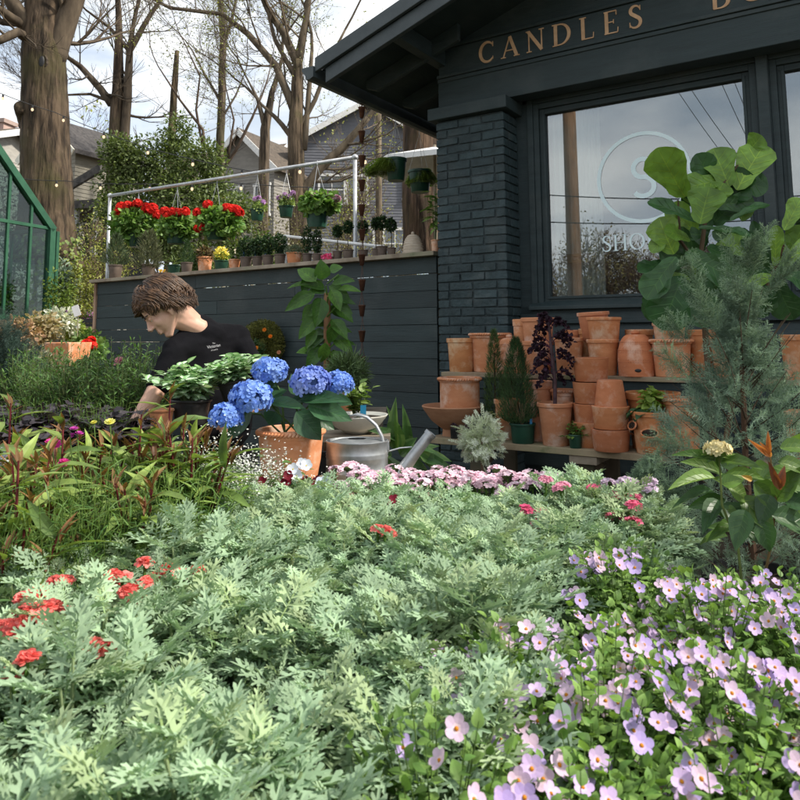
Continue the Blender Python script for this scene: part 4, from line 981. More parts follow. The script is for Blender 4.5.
# ================================================================ generic pots
def potprof(r, h, rb=.72, rim=.12, rt=.008, wall=.008):
    """tapered pot: rim of height rim*h standing proud"""
    return [(0, 0.001), (r * rb * .96, 0), (r * rb, .004), (r * (rb + (.93 - rb) * (1 - rim)), h * (1 - rim)), (r - rt * .2, h * (1 - rim) + .002), (r, h - .004), (r - .003, h), (r - wall, h - .002), (r - wall - .004, h * (1 - rim)), (r * rb * .9, .012), (0, .012)]
def addpot(parent, r, h, m, rb=.72, n=28, name='pot', loc=None, soil=True, **kw):
    b = MB(); b.lathe(potprof(r, h, rb, **kw), n); o = b.build(name, M_[m], parent, loc, smooth=False)
    for p_ in o.data.polygons: p_.use_smooth = True
    o.data.set_sharp_from_angle(angle=R(35))
    if soil:
        s_ = MB(); s_.lathe([(r * .93, h * .86), (r * .6, h * .9), (r * .2, h * .88), (0, h * .89)], 16, wob=.02); s_.build('soil', M_['soil'], parent, loc)
    return o
GR = dict(geran=((.07, .17, .03), (.22, .34, .09)), dark=((.015, .04, .015), (.04, .085, .03)))

def stems(mb, n, H, Rr, leaf, Lf, per, rg, c0, c1, s0=.3, droop=.0, pw=1.6, up=.5, stemr=.002, stemc=(.12, .16, .06), out0=.15, jit=.15, topb=0.0, c=(0, 0, 0), ang=None, face=.9):
    """n stems fanning out of c, per leaves on each"""
    B, D, U, Sz = [], [], [], []
    tips = []
    for i in range(n):
        a = rg.uniform(0, 6.283) if ang is None else rg.uniform(*ang); rad = Rr * math.sqrt(rg.random()); h = H * (1 - .35 * (rad / max(Rr, 1e-6)) ** 2) * rg.uniform(1 - jit, 1 + jit)
        ca, sa = math.cos(a), math.sin(a); r0 = rad * out0
        def pos(s): return Vector((c[0] + (r0 + (rad - r0) * s ** pw) * ca, c[1] + (r0 + (rad - r0) * s ** pw) * sa, c[2] + h * (s - droop * s * s)))
        if stemr: mb.tube([pos(0), pos(.35), pos(.7), pos(1)], [stemr, stemr * .9, stemr * .7, stemr * .4], 4, stemc, cap=False)
        ga = rg.uniform(0, 6.28)
        for k in range(per):
            s = s0 + (1 - s0) * (k + rg.random() * .6) / per; p = pos(min(s, 1)); ga += 2.4
            e = up * (s ** 1.5) + rg.gauss(0, .18) + topb * (k == per - 1)
            d_ = (math.cos(ga) * math.cos(e) + ca * .3, math.sin(ga) * math.cos(e) + sa * .3, math.sin(e))
            B.append(p); D.append(d_); U.append((rg.gauss(0, .2), rg.gauss(0, .2), face)); Sz.append(Lf * rg.uniform(.7, 1.2) * (.75 + .45 * math.sin(math.pi * min(s * .8 + .1, 1))))
        tips.append(pos(1))
    rr2 = np.random.default_rng(rg.randint(0, 10**6))
    if B: mb.inst(leaf, frames(np.array([tuple(b_) for b_ in B]), np.array(D), np.array(U), np.array(Sz)), tints(len(B), c0, c1, .15, rr2))
    return tips
L_OV = leafT('ovate', .62, .2, .25); L_RD = leafT('round', .95, .12, .2); L_LN = leafT('lance', .22, .25, .35); L_ND = leafT('needle', .10, 0, .1); L_OVN = leafT('ovate', .42, .2, .3)
# ================================================================ pots and plants standing along the fence cap
def setpot(name, label, cat, px, wpx, hpx, m, back=.02, rb=.75, group=None, z=None, tint=None):
    p = FP(px, back, z); s = S(p.y); t = thing(name, label, cat, p, random.uniform(0, 6), group)
    r, h = wpx * s / 2, hpx * s; addpot(t, r, h, m, rb, 20)
    return t, r, h, s
def cone(mb, H, Rr, n, c, leaf=None, Lf=.03, c0=(.015, .04, .012), c1=(.05, .10, .03), seed=1, pw=.8, up=.9, base=.05):
    r = np.random.default_rng(seed); zz = r.random(n) ** 1.25; a = r.uniform(0, 2 * math.pi, n)
    rad = Rr * ((1 - zz) ** pw) * np.minimum(1, (zz + base) / (base + .08)) * np.sqrt(r.uniform(.25, 1.1, n)) * (1 + .18 * np.sin(a * 5 + zz * 14))
    pos = np.c_[rad * np.cos(a), rad * np.sin(a), zz * H] + np.array(c)
    d_ = np.c_[np.cos(a) * .7, np.sin(a) * .7, np.full(n, up)] + r.normal(size=(n, 3)) * .3
    mb.inst(leaf or L_ND, frames(pos, d_, r.normal(size=(n, 3)), r.uniform(.6, 1.3, n) * Lf), tints(n, c0, c1, .25, r))
def ballf(mb, c, rad, n, leaf, Lf, c0, c1, seed=1, inner=.5):
    r = np.random.default_rng(seed); v = rnd_dirs(n, r); n = len(v); rad = np.array(rad if hasattr(rad, '__len__') else (rad,) * 3)
    mb.inst(leaf, frames(np.array(c) + v * r.uniform(inner, 1.08, (n, 1)) * rad, v + r.normal(size=(n, 3)) * .6, v * .4 + r.normal(size=(n, 3)) * .6 + np.array([0, 0, .7]), r.uniform(.7, 1.3, n) * Lf), tints(n, c0, c1, .2, r))
DK = ((.012, .035, .012), (.045, .09, .03))
def topiary(label, px, wpx, hpx, cpx, ctop, grp='small topiary trees along the fence cap', back=.03, m='brownpot'):
    t, r, h, s = setpot('topiary', label, 'topiary', px, wpx, hpx, m, back=back, group=grp)
    top = (P(px, ctop, FP(px, back).y)).z - FTOP; R_ = cpx * s / 2
    b = MB(); b.tube([(0, 0, h * .8), (.003, 0, top - R_)], .004, 5, (.5, .4, .3)); b.build('stem', M_['twig'], t)
    b = MB(); ballf(b, (0, 0, top - R_ * 1.15), (R_, R_, R_ * 1.35), 420, L_OV, .022, *DK, seed=int(px)); b.build('foliage', M_['leaf'], t); return t
topiary('ball topiary in taupe pot, first right of the pink geranium basket', 337.5, 10.5, 9.5, 8, 227)
topiary('ball topiary in taupe pot touching the right post of the pipe rack', 348, 12, 10, 9, 222)
topiary('ball topiary in taupe pot directly behind the rain chain', 363, 11, 9, 9, 222, back=.06)
topiary('ball topiary in taupe pot just right of the rain chain', 376, 9, 9, 8, 219)
topiary('tallest ball topiary, middle one of the three right of the rain chain', 382, 12, 11, 10, 217, back=.05)
topiary('ball topiary in taupe pot nearest to the straw beehive', 391.5, 10, 8.5, 9, 220, back=.04)
for px, w_, h_, lb in ((246, 13, 11, 'clipped myrtle in taupe pot right of the small terracotta pot'), (257.5, 12, 10.5, 'clipped myrtle in taupe pot, second right of the small terracotta pot'), (268, 12.5, 11, 'clipped myrtle in taupe pot, third right of the small terracotta pot'), (280, 12.5, 11, 'clipped myrtle in taupe pot just left of the orange pot of grey thyme')):
    t, r, h, s = setpot('potted_myrtle', lb, 'potted plant', px, w_, h_, 'brownpot', group='clipped myrtles along the fence cap')
    b = MB(); ballf(b, (0, 0, h + .10), (r * 1.05, r * 1.05, .10), 650, L_OV, .024, *DK, seed=int(px)); b.tube([(0, 0, h * .8), (0, 0, h + .1)], .004, 5, (.4, .3, .2)); b.build('foliage', M_['leaf'], t)
    b = MB(); b.box((.02, -.001, h - .01), (.034, .001, h + .05), (.15, .3, .6)); b.build('plant_tag', M_['tagc'], t)
for px, w_, h_, top, lb in ((307, 11, 10, 225, 'upright clipped bush in taupe pot under the pink geranium basket'), (317, 10, 9, 228, 'upright clipped bush in taupe pot, second under the pink geranium basket')):
    t, r, h, s = setpot('potted_bush', lb, 'potted plant', px, w_, h_, 'brownpot', group='clipped bushes under the geranium basket', back=.06)
    H = P(px, top, FP(px).y).z - FTOP; b = MB(); ballf(b, (0, 0, (H + h) / 2), (r * .8, r * .8, (H - h) / 2), 500, L_OV, .022, *DK, seed=int(px)); b.build('foliage', M_['leaf'], t)
t, r, h, s = setpot('thyme_pot', 'orange terracotta pot of low grey green thyme on the fence cap', 'potted plant', 294, 16.5, 11.5, 'terra'); b = MB(); ballf(b, (0, 0, h + .02), (r * 1.1, r * 1.1, .05), 700, L_OV, .016, (.09, .12, .07), (.2, .24, .15), seed=5); b.build('foliage', M_['silver'], t)
t, r, h, s = setpot('potted_conifer', 'taupe pot with soft feathery conifer at the left end of the fence cap', 'potted plant', 116, 14.5, 14, 'brownpot'); b = MB(); cone(b, .34, .16, 1500, (0, 0, h), Lf=.06, c0=(.04, .07, .03), c1=(.11, .15, .07), seed=2); b.build('foliage', M_['needle'], t)
t, r, h, s = setpot('potted_conifer', 'taupe pot with bushy olive conifer under the leftmost red geranium basket', 'potted plant', 149, 15, 12, 'brownpot'); b = MB(); cone(b, .42, .15, 1700, (0, 0, h * .6), Lf=.06, c0=(.05, .06, .03), c1=(.13, .14, .07), seed=3, pw=.5); b.build('foliage', M_['needle'], t)
t, r, h, s = setpot('grass_pot', 'dark teal pot of thin upright grass on the fence cap', 'potted plant', 174, 14, 9, 'greenpot'); b = MB(); rg = random.Random(4); stems(b, 30, .16, .07, leafT('needle', .06), .14, 1, rg, (.1, .15, .05), (.22, .26, .1), s0=.0, up=1.3, stemr=0, c=(0, 0, h * .8)); b.build('foliage', M_['leaf'], t)
t, r, h, s = setpot('potted_cypress', 'taupe pot with small dark cypress left of the bright orange pot', 'potted plant', 187, 12.5, 10.5, 'brownpot'); b = MB(); cone(b, .26, .08, 900, (0, 0, h * .8), Lf=.035, seed=6); b.build('foliage', M_['needle'], t)
t, r, h, s = setpot('bronze_plant_pot', 'bright orange clay pot with low bronze foliage on the fence cap', 'potted plant', 205, 16, 14.5, 'terra'); b = MB(); ballf(b, (0, 0, h + .02), (r * .95, r * .95, .09), 600, L_OV, .03, (.06, .045, .02), (.16, .11, .05), seed=7); b.build('foliage', M_['leaf'], t)
t, r, h, s = setpot('yellow_flower_pot', 'dark green pot of bright yellow flowers on the fence cap', 'potted plant', 221.5, 15.5, 9.5, 'greenpot')
b = MB(); ballf(b, (0, 0, h + .03), (r * .9, r * .9, .05), 300, L_OV, .025, (.08, .14, .02), (.22, .3, .05), seed=8); b.build('foliage', M_['leaf'], t)
b = MB(); ballf(b, (0, 0, h + .07), (r * .85, r * .85, .07), 260, leafT('petal', .7), .022, (.75, .62, .05), (.85, .78, .2), seed=9); tag(b.build('flowers', M_['petal'], t), kind='stuff')
t, r, h, s = setpot('terracotta_pot', 'small pale terracotta pot tipped among the fence cap plants', 'pot', 234.5, 12.5, 9.5, 'terra')
# pink and yellow blossoms lying on the cap
for px, back, colr, lb, n_ in ((327, -.03, ((.75, .08, .25), (.85, .2, .35)), 'bright pink blossom spilling over the fence cap', 26), (163, .0, ((.8, .5, .03), (.85, .6, .1)), 'single orange yellow blossom at the edge of the fence cap', 14)):
    p = FP(px, back); t = thing('cap_blossom', lb, 'flower', p)
    b = MB(); ballf(b, (0, 0, .03), (.045 if n_ > 20 else .025, .03, .022), n_ * 3, leafT('petal', .8), .025, *colr, seed=11); b.build('petals', M_['petal'], t)
    b = MB(); ballf(b, (0, .02, .01), (.06, .03, .015), 20, L_OV, .03, *GR['dark'], seed=12); b.build('leaves', M_['leaf'], t)
# straw beehive
p = FP(413, .02); s = S(p.y); t = thing('straw_beehive', 'pale woven straw beehive on the fence cap beside the shop corner', 'beehive', p)
b = MB(); H = 20 * s; Rr = 10 * s; prof = [(Rr, 0)]
for i in range(40):
    q = i / 39; a = q * math.pi / 2; prof.append((max(Rr * math.cos(a) ** .75, .001) + .006 * abs(math.sin(i * math.pi / 3.9)), H * math.sin(a)))
b.lathe(prof, 30); b.ball((0, 0, H + .01), .014); b.build('dome', M_['poster'], t, smooth=True)
p = FP(433, .03); s = S(p.y); t, r, h, s = setpot('orchid_pot', 'small orange clay pot of tall leafy stems in the corner by the brick pier', 'potted plant', 435.5, 9, 13, 'terra', back=.05)
b = MB(); rg = random.Random(9); stems(b, 9, .5, .1, leafT('ovate', .35, .1, .4), .09, 8, rg, (.08, .15, .03), (.2, .32, .07), stemr=.003, c=(0, 0, h * .8)); b.build('foliage', M_['leaf'], t)
# chairs on the terrace
def chair(label, px, d, col, rot, h=.95):
    h += .05
    p = P(px, 262, d); p.z = HT(p.x, p.y); t = thing('garden_chair', label, 'chair', p, rot, 'chairs behind the fence')
    for sx in (-.2, .2):
        b = MB(); b.beam((sx, .18, 0), (sx * .92, .22, h), .035, .035, col); b.build('leg', M_['white'], t)
        b = MB(); b.beam((sx, -.2, 0), (sx, -.18, .62), .035, .035, col); b.build('leg', M_['white'], t)
        b = MB(); b.beam((sx, -.2, .63), (sx, .2, .66), .045, .025, col); b.build('arm', M_['white'], t)
    b = MB(); b.box((-.21, -.2, .42), (.21, .2, .45), col); b.build('seat', M_['white'], t)
    b = MB(); b.beam((-.2, .22, h - .05), (.2, .22, h - .05), .03, .07, col); b.beam((-.2, .21, h - .3), (.2, .21, h - .3), .03, .05, col); b.build('backrest', M_['white'], t)
    return t
chair('white wooden garden chair behind the leftmost geranium basket', 138, 10.6, (1, .95, .85), R(10), .96)
chair('white garden chair with tall posts between the two left geranium baskets', 176, 9.6, (1.05, 1.03, 1), R(-8), .94)
chair('pale cream garden chair behind the yellow flower pot', 243, 9.2, (.95, .85, .65), R(30), .95)
tb = thing('display_table', 'low slatted display table behind the fence cap plants', 'table', FP(215, .8, 1.5), math.atan2(fd.y, fd.x))
b = MB()
for k in range(4): b.box((-1.4, -.3 + k * .15, .35), (1.2, -.17 + k * .15, .38))
b.build('tabletop', M_['wood'], tb)
for sx in (-1.3, 1.1):
    for sy in (-.28, .24): b = MB(); b.box((sx - .03, sy - .03, 0), (sx + .03, sy + .03, .349)); b.build('leg', M_['wood'], tb)
for i, (px, tp, lb) in enumerate(((200, 246, 'leafy pot plant on the display table between geranium baskets'), (262, 236, 'leafy pot plant on the display table left of the thyme pot'), (236, 238, 'leafy plant on the display table right of the third geranium basket'), (184, 244, 'low leafy plant on the display table under the second geranium basket'))):
    p = FP(px, .75 + .1 * (i % 2), 1.88); t = thing('potted_plant', lb, 'potted plant', p); addpot(t, .09, .15, 'black' if i % 2 else 'brownpot')
    b = MB(); top = P(px, tp, p.y).z - p.z; ballf(b, (0, 0, .15 + (top - .15) * .5), (.2, .16, (top - .12) * .55), 800, L_OV, .045, (.05, .09, .02), (.15, .2, .06), seed=40 + i, inner=.2); b.build('foliage', M_['leaf'], t)

# ================================================================ hanging baskets
def basket(label, px, d, potw, pt_, pb, fol, hooky, hookz, kind, n=900, seed=1, name='hanging_basket', m='greenpot', nhead=8):
    """fol=(x0,x1,y0,y1) of the foliage"""
    c = P(px, pb, d); s = S(d); t = thing(name, label, 'hanging basket', c, 0.3 * seed)
    r = potw * s / 2; h = (pb - pt_) * s; h = max(h, r * .9)
    addpot(t, r, h, m, .72, 24)
    rg = random.Random(seed); fx = ((fol[0] + fol[1]) / 2 - px) * s; fr = (fol[1] - fol[0]) / 2 * s; fz0 = (pb - fol[3]) * s; fz1 = (pb - fol[2]) * s
    b = MB(); cz = (fz0 + fz1) / 2
    Ml = Matrix.Rotation(-0.3 * seed, 3, 'Z'); off = Ml @ Vector((fx, 0, 0))
    if kind == 'geranium':
        ballf(b, (off.x, off.y, cz), (fr, fr * .85, (fz1 - fz0) / 2), n, leafT('round', 1.0, .1, .15), .055, *GR['geran'], seed=seed, inner=.45)
    elif kind == 'fern':
        for k in range(150):
            a = rg.uniform(0, 6.28); L_ = fr * rg.uniform(.6, 1.15); hh = rg.uniform(.0, .8) * (fz1 - h)
            pts = [Vector((off.x * .3, off.y * .3, h * .8)) + Vector((math.cos(a) * L_ * q + off.x * q, math.sin(a) * L_ * .8 * q + off.y * q, hh * math.sin(q * 2.6) - q * q * .10)) for q in (0, .3, .6, .85, 1)]
            b.tube(pts, .0015, 3, (.2, .3, .06), cap=False)
            for q in range(14):
                f = q / 13 * 3.99; i = int(f); pp = pts[i].lerp(pts[i + 1], f - i)
                b.inst(L_OVN, frames([tuple(pp)] * 2, [(-math.sin(a), math.cos(a), .2), (math.sin(a), -math.cos(a), .1)], (0, 0, 1), .03), tints(2, *((.10, .17, .03), (.30, .38, .10)) if kind == 'fern' else GR['dark']))
    else:
        ballf(b, (off.x, off.y, cz), (fr, fr * .85, (fz1 - fz0) / 2), n, L_OV, .035, (.12, .2, .05), (.3, .38, .12), seed=seed, inner=.3)
    b.build('foliage', M_['leaf'], t)
    b = MB(); hz = hookz - c.z
    for k in range(3):
        a = k * 2.094 + .4; b.tube([(r * .95 * math.cos(a), r * .95 * math.sin(a), h), (0, 0, hz - .03)], .0022, 4, (.8, .8, .8))
    b.tube([(0, 0, hz - .04), (0, 0, hz - .01), (.012, 0, hz + .012), (-.0, 0, hz + .03), (-.012, 0, hz + .01)], .003, 5); b.build('hanger', M_['pipe'], t)
    return t, r, h, s, c
def headpart(parent, pos, R_, cols, seed, n=60, name='flower_head', L_=.022, zm=-.5, core=.8):
    b = MB(); r = np.random.default_rng(seed); v = rnd_dirs(n, r, zm); n = len(v)
    fl = FL5
    b.inst(fl, frames(v * R_ * r.uniform(.85, 1.05, (n, 1)), np.cross(v, r.normal(size=(n, 3))), v, r.uniform(.8, 1.15, n) * L_), tints(n, cols[0], cols[1], .1, r))
    b.ball((0, 0, 0), R_ * core, 8, 6, tuple(np.array(cols[0]) * .6) if core > .6 else (.08, .14, .04)); b.tube([(0, 0, -R_ * .5), (0, 0, -R_ - .06)], .003, 4, (.1, .2, .04))
    return b.build(name, M_['petal'], parent, pos)
FL5 = flowerT(5, .95, .75, cc=(1, .9, .8), cr=.08)
RED = ((.72, .015, .012), (.85, .05, .03))
def rackd(px):      # depth of the pipe rack at column px
    r = ray(px, 255); den = (B_.x - A_.x) * r.y - (B_.y - A_.y) * r.x; q = (A_.y * r.x - A_.x * r.y) / den
    return A_.y + q * (B_.y - A_.y)
gl_ = [('leftmost basket of red geraniums hanging from the pipe rack', 137, 19, 233, 247, (112, 161, 207, 241), [(117.5, 214), (121, 207), (128, 206), (138, 204), (146, 208), (153, 208), (158, 215.5), (149, 211)]),
       ('middle basket of red geraniums hanging from the pipe rack', 176, 23, 229, 244, (160, 197, 214, 238), [(165, 212), (173, 212.5), (178, 213.5), (185, 212), (168, 216), (199, 229)]),
       ('rightmost basket of red geraniums, beside the small pale basket', 216, 23, 225, 240.5, (198, 242, 207, 236), [(208, 205), (198, 213), (227, 208), (232, 209.5), (239, 213), (204, 227), (236, 210)])]
for i, (lb, px, w_, pt_, pb, fol, heads) in enumerate(gl_):
    d = rackd(px); t, r, h, s, c = basket(lb, px, d, w_, pt_, pb, fol, 0, rz_ - .02, 'geranium', 1000, i + 1)
    M3 = Matrix.Rotation(-0.3 * (i + 1), 3, 'Z')
    for k, (hx, hy) in enumerate(heads):
        p = P(hx, hy, d - .12) - c; headpart(t, M3 @ p, 4.6 * s, RED, k + i * 9)
d = rackd(257); t, r, h, s, c = basket('small pale green basket with light leaves and lilac flowers, left of two', 257, d, 15, 209, 221, (250, 267, 200, 214), 0, rz_ - .02, 'light', 420, 4)
for k, (hx, hy) in enumerate(((255, 199), (263, 202), (259, 198))): headpart(t, Matrix.Rotation(-1.2, 3, 'Z') @ (P(hx, hy, d - .05) - c), .018, ((.55, .3, .6), (.7, .45, .7)), k, 14)
d = rackd(286); t, r, h, s, c = basket('small dark green basket with lilac pink flowers left of the pink geranium basket', 286, d, 16, 206, 217.5, (277, 295, 195, 208), 0, rz_ - .02, 'light', 420, 5)
for k, (hx, hy) in enumerate(((279, 198), (285, 195), (293, 193), (289, 197))): headpart(t, Matrix.Rotation(-1.5, 3, 'Z') @ (P(hx, hy, d - .05) - c), .018, ((.6, .35, .6), (.75, .5, .75)), k + 5, 14)
d = rackd(321) - .05; t, r, h, s, c = basket('large dark green basket of pale pink geraniums near the right rack post', 317, d, 26, 208, 228, (298, 341, 193, 214), 0, rz_ - .02, 'geranium', 900, 6)
for k, (hx, hy) in enumerate(((312, 196), (333, 200), (337, 199), (325, 195))): headpart(t, Matrix.Rotation(-1.8, 3, 'Z') @ (P(hx, hy, d - .1) - c), .035, ((.75, .4, .5), (.82, .6, .66)), k + 15, 30)
def eave_d(px):
    u = ray(px, 255); u = u.x / u.y
    y = min((abs(EAVE(y).x / EAVE(y).y - u), y) for y in np.arange(-.6, 6, .01))[1]; return EAVE(y)
e1 = eave_d(396); t, r, h, s, c = basket('dark green basket of yellow green fern hanging from the gutter beside the rain chain', 396, e1.y, 23, 158, 181, (364, 402, 148, 182), 0, e1.z, 'fern', 0, 7)
e1 = eave_d(421); t, r, h, s, c = basket('dark green basket of drooping plant hanging from the gutter by the brick pier', 420, e1.y, 25, 170, 192.5, (405, 438, 158, 178), 0, e1.z, 'fern', 0, 8)

# ================================================================ stepped pot bench
YU, YL = -.52, -.82
tu, zu = L(441, 372, YU); tl, zl = L(428, 437, YL)
bench = thing('pot_bench', 'weathered two step plank bench carrying the terracotta pots', 'bench', P0, DA)
b = MB(); b.box((tu, YU, zu - .028), (2.75, YU + .14, zu), (1.0, .95, .85)); b.box((tu + .01, YU + .147, zu - .028), (2.75, YU + .28, zu), (.9, .9, .85)); b.build('upper_shelf', M_['wood'], bench, bevel=.003)
b = MB(); b.box((tl, YL, zl - .038), (2.75, YL + .145, zl), (1.05, 1, .85)); b.box((tl + .01, YL + .152, zl - .038), (2.75, YL + .29, zl), (.9, .85, .8)); b.build('lower_shelf', M_['wood'], bench, bevel=.003)
for tt in (tl + .28, 1.35, 2.5):
    b = MB(); b.box((tt, YL + .04, 0), (tt + .09, YL + .08, zl - .04), (.35, .33, .3)); b.build('leg', M_['wood'], bench, bevel=.003)  # leg tint darkened to paint in the deep shade under the shelves
    b = MB(); b.box((tt, YU + .24, 0), (tt + .09, YU + .275, zu - .03), (.3, .28, .26)); b.build('leg', M_['wood'], bench, bevel=.003)  # rear leg: under-bench shade put into the tint too
    b = MB(); b.box((tt - .04, YL + .01, zl - .085), (tt + .12, YL + .4, zl - .04)); b.build('crosspiece', M_['wood'], bench, bevel=.003)
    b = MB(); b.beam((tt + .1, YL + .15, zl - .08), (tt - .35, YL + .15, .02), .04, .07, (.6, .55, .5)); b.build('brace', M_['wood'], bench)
L_BALL = (lambda m_: (np.concatenate(m_.V), [(f_[0], np.ones((len(f_[0]), 3))) for f_ in [(np.concatenate([a for a, t, q in m_.Fc if a.shape[1] == k]),) for k in (3, 4)]]))(MB().ball((0, 0, 0), (1, 1, 1), 6, 4))
def terrapot(label, x0, x1, yt, yb, up_, name='terracotta_pot', kind='plain', yoff=.13, tint=(1, 1, 1), rb=.74, m='terra', dz=0, group=None, rim=.13, hmul=1.0, tilt=0, soil=False, cat='pot'):
    yp = (YU if up_ else YL) + yoff; t = L((x0 + x1) / 2, (yt + yb) / 2, yp)[0]; p = W(t, yp, (zu if up_ else zl) + dz); s = S(p.y)
    r = (x1 - x0) / 2 * s * .985; h = (yb - yt) * s * hmul
    o = thing(name, label, cat, p, 0, group); b = MB(); tn = tuple(np.array(tint) * random.uniform(.84, 1.08) * np.array((1, random.uniform(.95, 1.06), random.uniform(.88, 1.12))))
    if kind in ('plain', 'rope'): b.lathe(potprof(r, h, rb, rim=rim, rt=.007, wall=.012), 40, tint=tn)
    elif kind == 'straight': b.lathe([(0, 0), (r * .88, 0), (r * .9, .003), (r, h * .985), (r - .003, h), (r - .012, h - .001), (r * .85, .02), (0, .02)], 40, tint=tn)
    elif kind == 'flip': b.lathe([(r * .62, h), (0, h)][::-1][:1] + [(r * .72, h), (r * .76, h - .006), (r * .97, h * .02), (r, h * .01), (r, 0), (r - .012, 0)], 40, tint=tn)
    elif kind == 'bowl': b.lathe([(0, 0), (r * .36, 0), (r * .34, h * .22), (r * .40, h * .25), (r * .7, h * .5), (r * .93, h * .84), (r, h * .97), (r - .004, h), (r - .014, h - .004), (r * .6, h * .45), (0, h * .3)], 44, tint=tn)
    elif kind == 'hive':
        prof = [(0, 0), (r * .9, 0), (r * .95, .004)]
        for i in range(30):
            q = i / 29; prof.append((r * (1 - .06 * abs(q - .4)) * math.cos(max(0, q - .42) / .58 * 1.18) ** .72, h * .88 * (q if q < .42 else .42 + .58 * math.sin((q - .42) / .58 * 1.35) / math.sin(1.35))))
        prof += [(r * .20, h * .89), (r * .27, h * .92), (r * .25, h * .95), (0, h * .985)]
        b.lathe(prof, 44, tint=tn)
        for zz in (.30, .50, .68): 
            rr__ = np.interp(zz * h, [q[1] for q in prof[3:33]], [q[0] for q in prof[3:33]]); n = 46; a = np.arange(n) / n * 6.283
            for dzz in (0, .045): b.inst(L_BALL, frames(np.c_[rr__ * np.cos(a), rr__ * np.sin(a), np.full(n, (zz + dzz) * h)], np.c_[np.cos(a), np.sin(a), 0 * a], (0, 0, 1), .0028), np.array(tn) * .82)
    body = b.build('body', M_[m], o, smooth=True); body.data.set_sharp_from_angle(angle=R(38))
    if kind == 'rope':
        b = MB(); n = int(2 * math.pi * r / .017); a = np.arange(n) / n * 6.283; rr__ = r + .001; zz = h - .012
        b.inst(L_BALL, frames(np.c_[rr__ * np.cos(a), rr__ * np.sin(a), np.full(n, zz)], np.c_[-np.sin(a) * .8, np.cos(a) * .8, np.full(n, .75)], np.c_[np.cos(a), np.sin(a), 0 * a], np.tile([.008, .0125, .0085], (n, 1))), tn)
        b.build('rope_rim', M_[m], o, smooth=True)
    if kind == 'hive':
        b = MB(); vd = (Vector((0, 0, 0)) - p); vd.z = 0; vd.normalize(); a0 = math.atan2(vd.y, vd.x) + R(4); rr__ = r * .97
        b.ball((rr__ * math.cos(a0), rr__ * math.sin(a0), h * .13), (.006, .02, .011), 14, 8, M=Matrix.Rotation(a0, 3, 'Z')); b.build('opening', M_['black'], o, smooth=True)  # black ellipsoid on the wall paints the dark inside; no hole is cut
    if soil: b = MB(); b.lathe([(r * .9, h * .9), (r * .5, h * .93), (0, h * .91)], 18, wob=.02); b.build('soil', M_['soil'], o)
    if tilt: o.rotation_euler = (0, R(tilt), 0)
    return o, r, h, s, p
DKT = (.84, .74, .72)
TP = terrapot
TP('plain terracotta pot at the left end of the upper shelf', 446.5, 476.7, 338.4, 371, 1, rb=.8)
TP('wide rope rimmed terracotta pot behind the rosemary cones on the upper shelf', 469.5, 511, 328, 366, 1, kind='rope', yoff=.20, rb=.82)
TP('beehive shaped terracotta jar half hidden behind the rosemary cone', 497, 522, 333, 372, 1, kind='hive', yoff=.07, name='terracotta_jar', cat='jar')
TP('tall terracotta pot between the beehive jar and the double stack, upper shelf', 513, 534, 318, 370, 1, yoff=.22, rb=.8)
TP('lower pot of the double stack behind the black kale', 522, 554, 340, 372, 1, rb=.76, yoff=.09)
TP('upper pot of the double stack behind the black kale', 521, 555, 315.5, 347, 1, dz=.155, yoff=.09, rb=.76)
TP('broad terracotta pot just right of the black kale stem on the upper shelf', 554, 584, 338, 374, 1, yoff=.08, rb=.8, rim=.1)
TP('small terracotta pot showing behind the broad one right of the black kale', 563, 580, 323.5, 366, 1, yoff=.23, rb=.8)
TP('lower terracotta pot behind the tall front stack on the upper shelf', 579, 602, 326, 370, 1, yoff=.24, rb=.8)
TP('slightly tilted pot topping the rear stack left of the beehive jar', 578.5, 611, 311.5, 340, 1, dz=.21, yoff=.23, tilt=-3, rb=.76)
TP('lower pot of the front double stack left of the patterned beehive jar', 587, 619.5, 340, 375, 1, yoff=.10, rb=.78, rim=.1)
TP('upper pot of the front double stack left of the patterned beehive jar', 586.5, 621.5, 315.5, 346, 1, dz=.165, yoff=.10, rb=.76, rim=.1)
TP('dotted beehive shaped terracotta jar with a small dark opening', 618, 654, 329, 375, 1, kind='hive', yoff=.09, name='terracotta_jar', tint=(.95, .82, .75), cat='jar')
TP('wide rimmed terracotta pot behind the dotted beehive jar', 626, 654, 327.5, 372, 1, yoff=.22, rb=.8)
TP('rope rimmed terracotta pot under the fig leaves on the upper shelf', 651.5, 692, 339, 376, 1, kind='rope', yoff=.10, rb=.8)
TP('terracotta pot nested in the rope rimmed pot under the fig leaves', 653, 686, 324.5, 350, 1, dz=.165, yoff=.10, rb=.8)
TP('terracotta pot behind the fig leaves at the right of the upper shelf', 688, 716, 330, 376, 1, yoff=.2, rb=.8)
TP('terracotta pot on the upper shelf seen through the silvery cypress', 712, 745, 337, 377, 1, yoff=.12, rb=.8)
TP('terracotta pot at the right edge of the photo on the upper shelf', 782, 816, 336, 380, 1, yoff=.12, rb=.8)
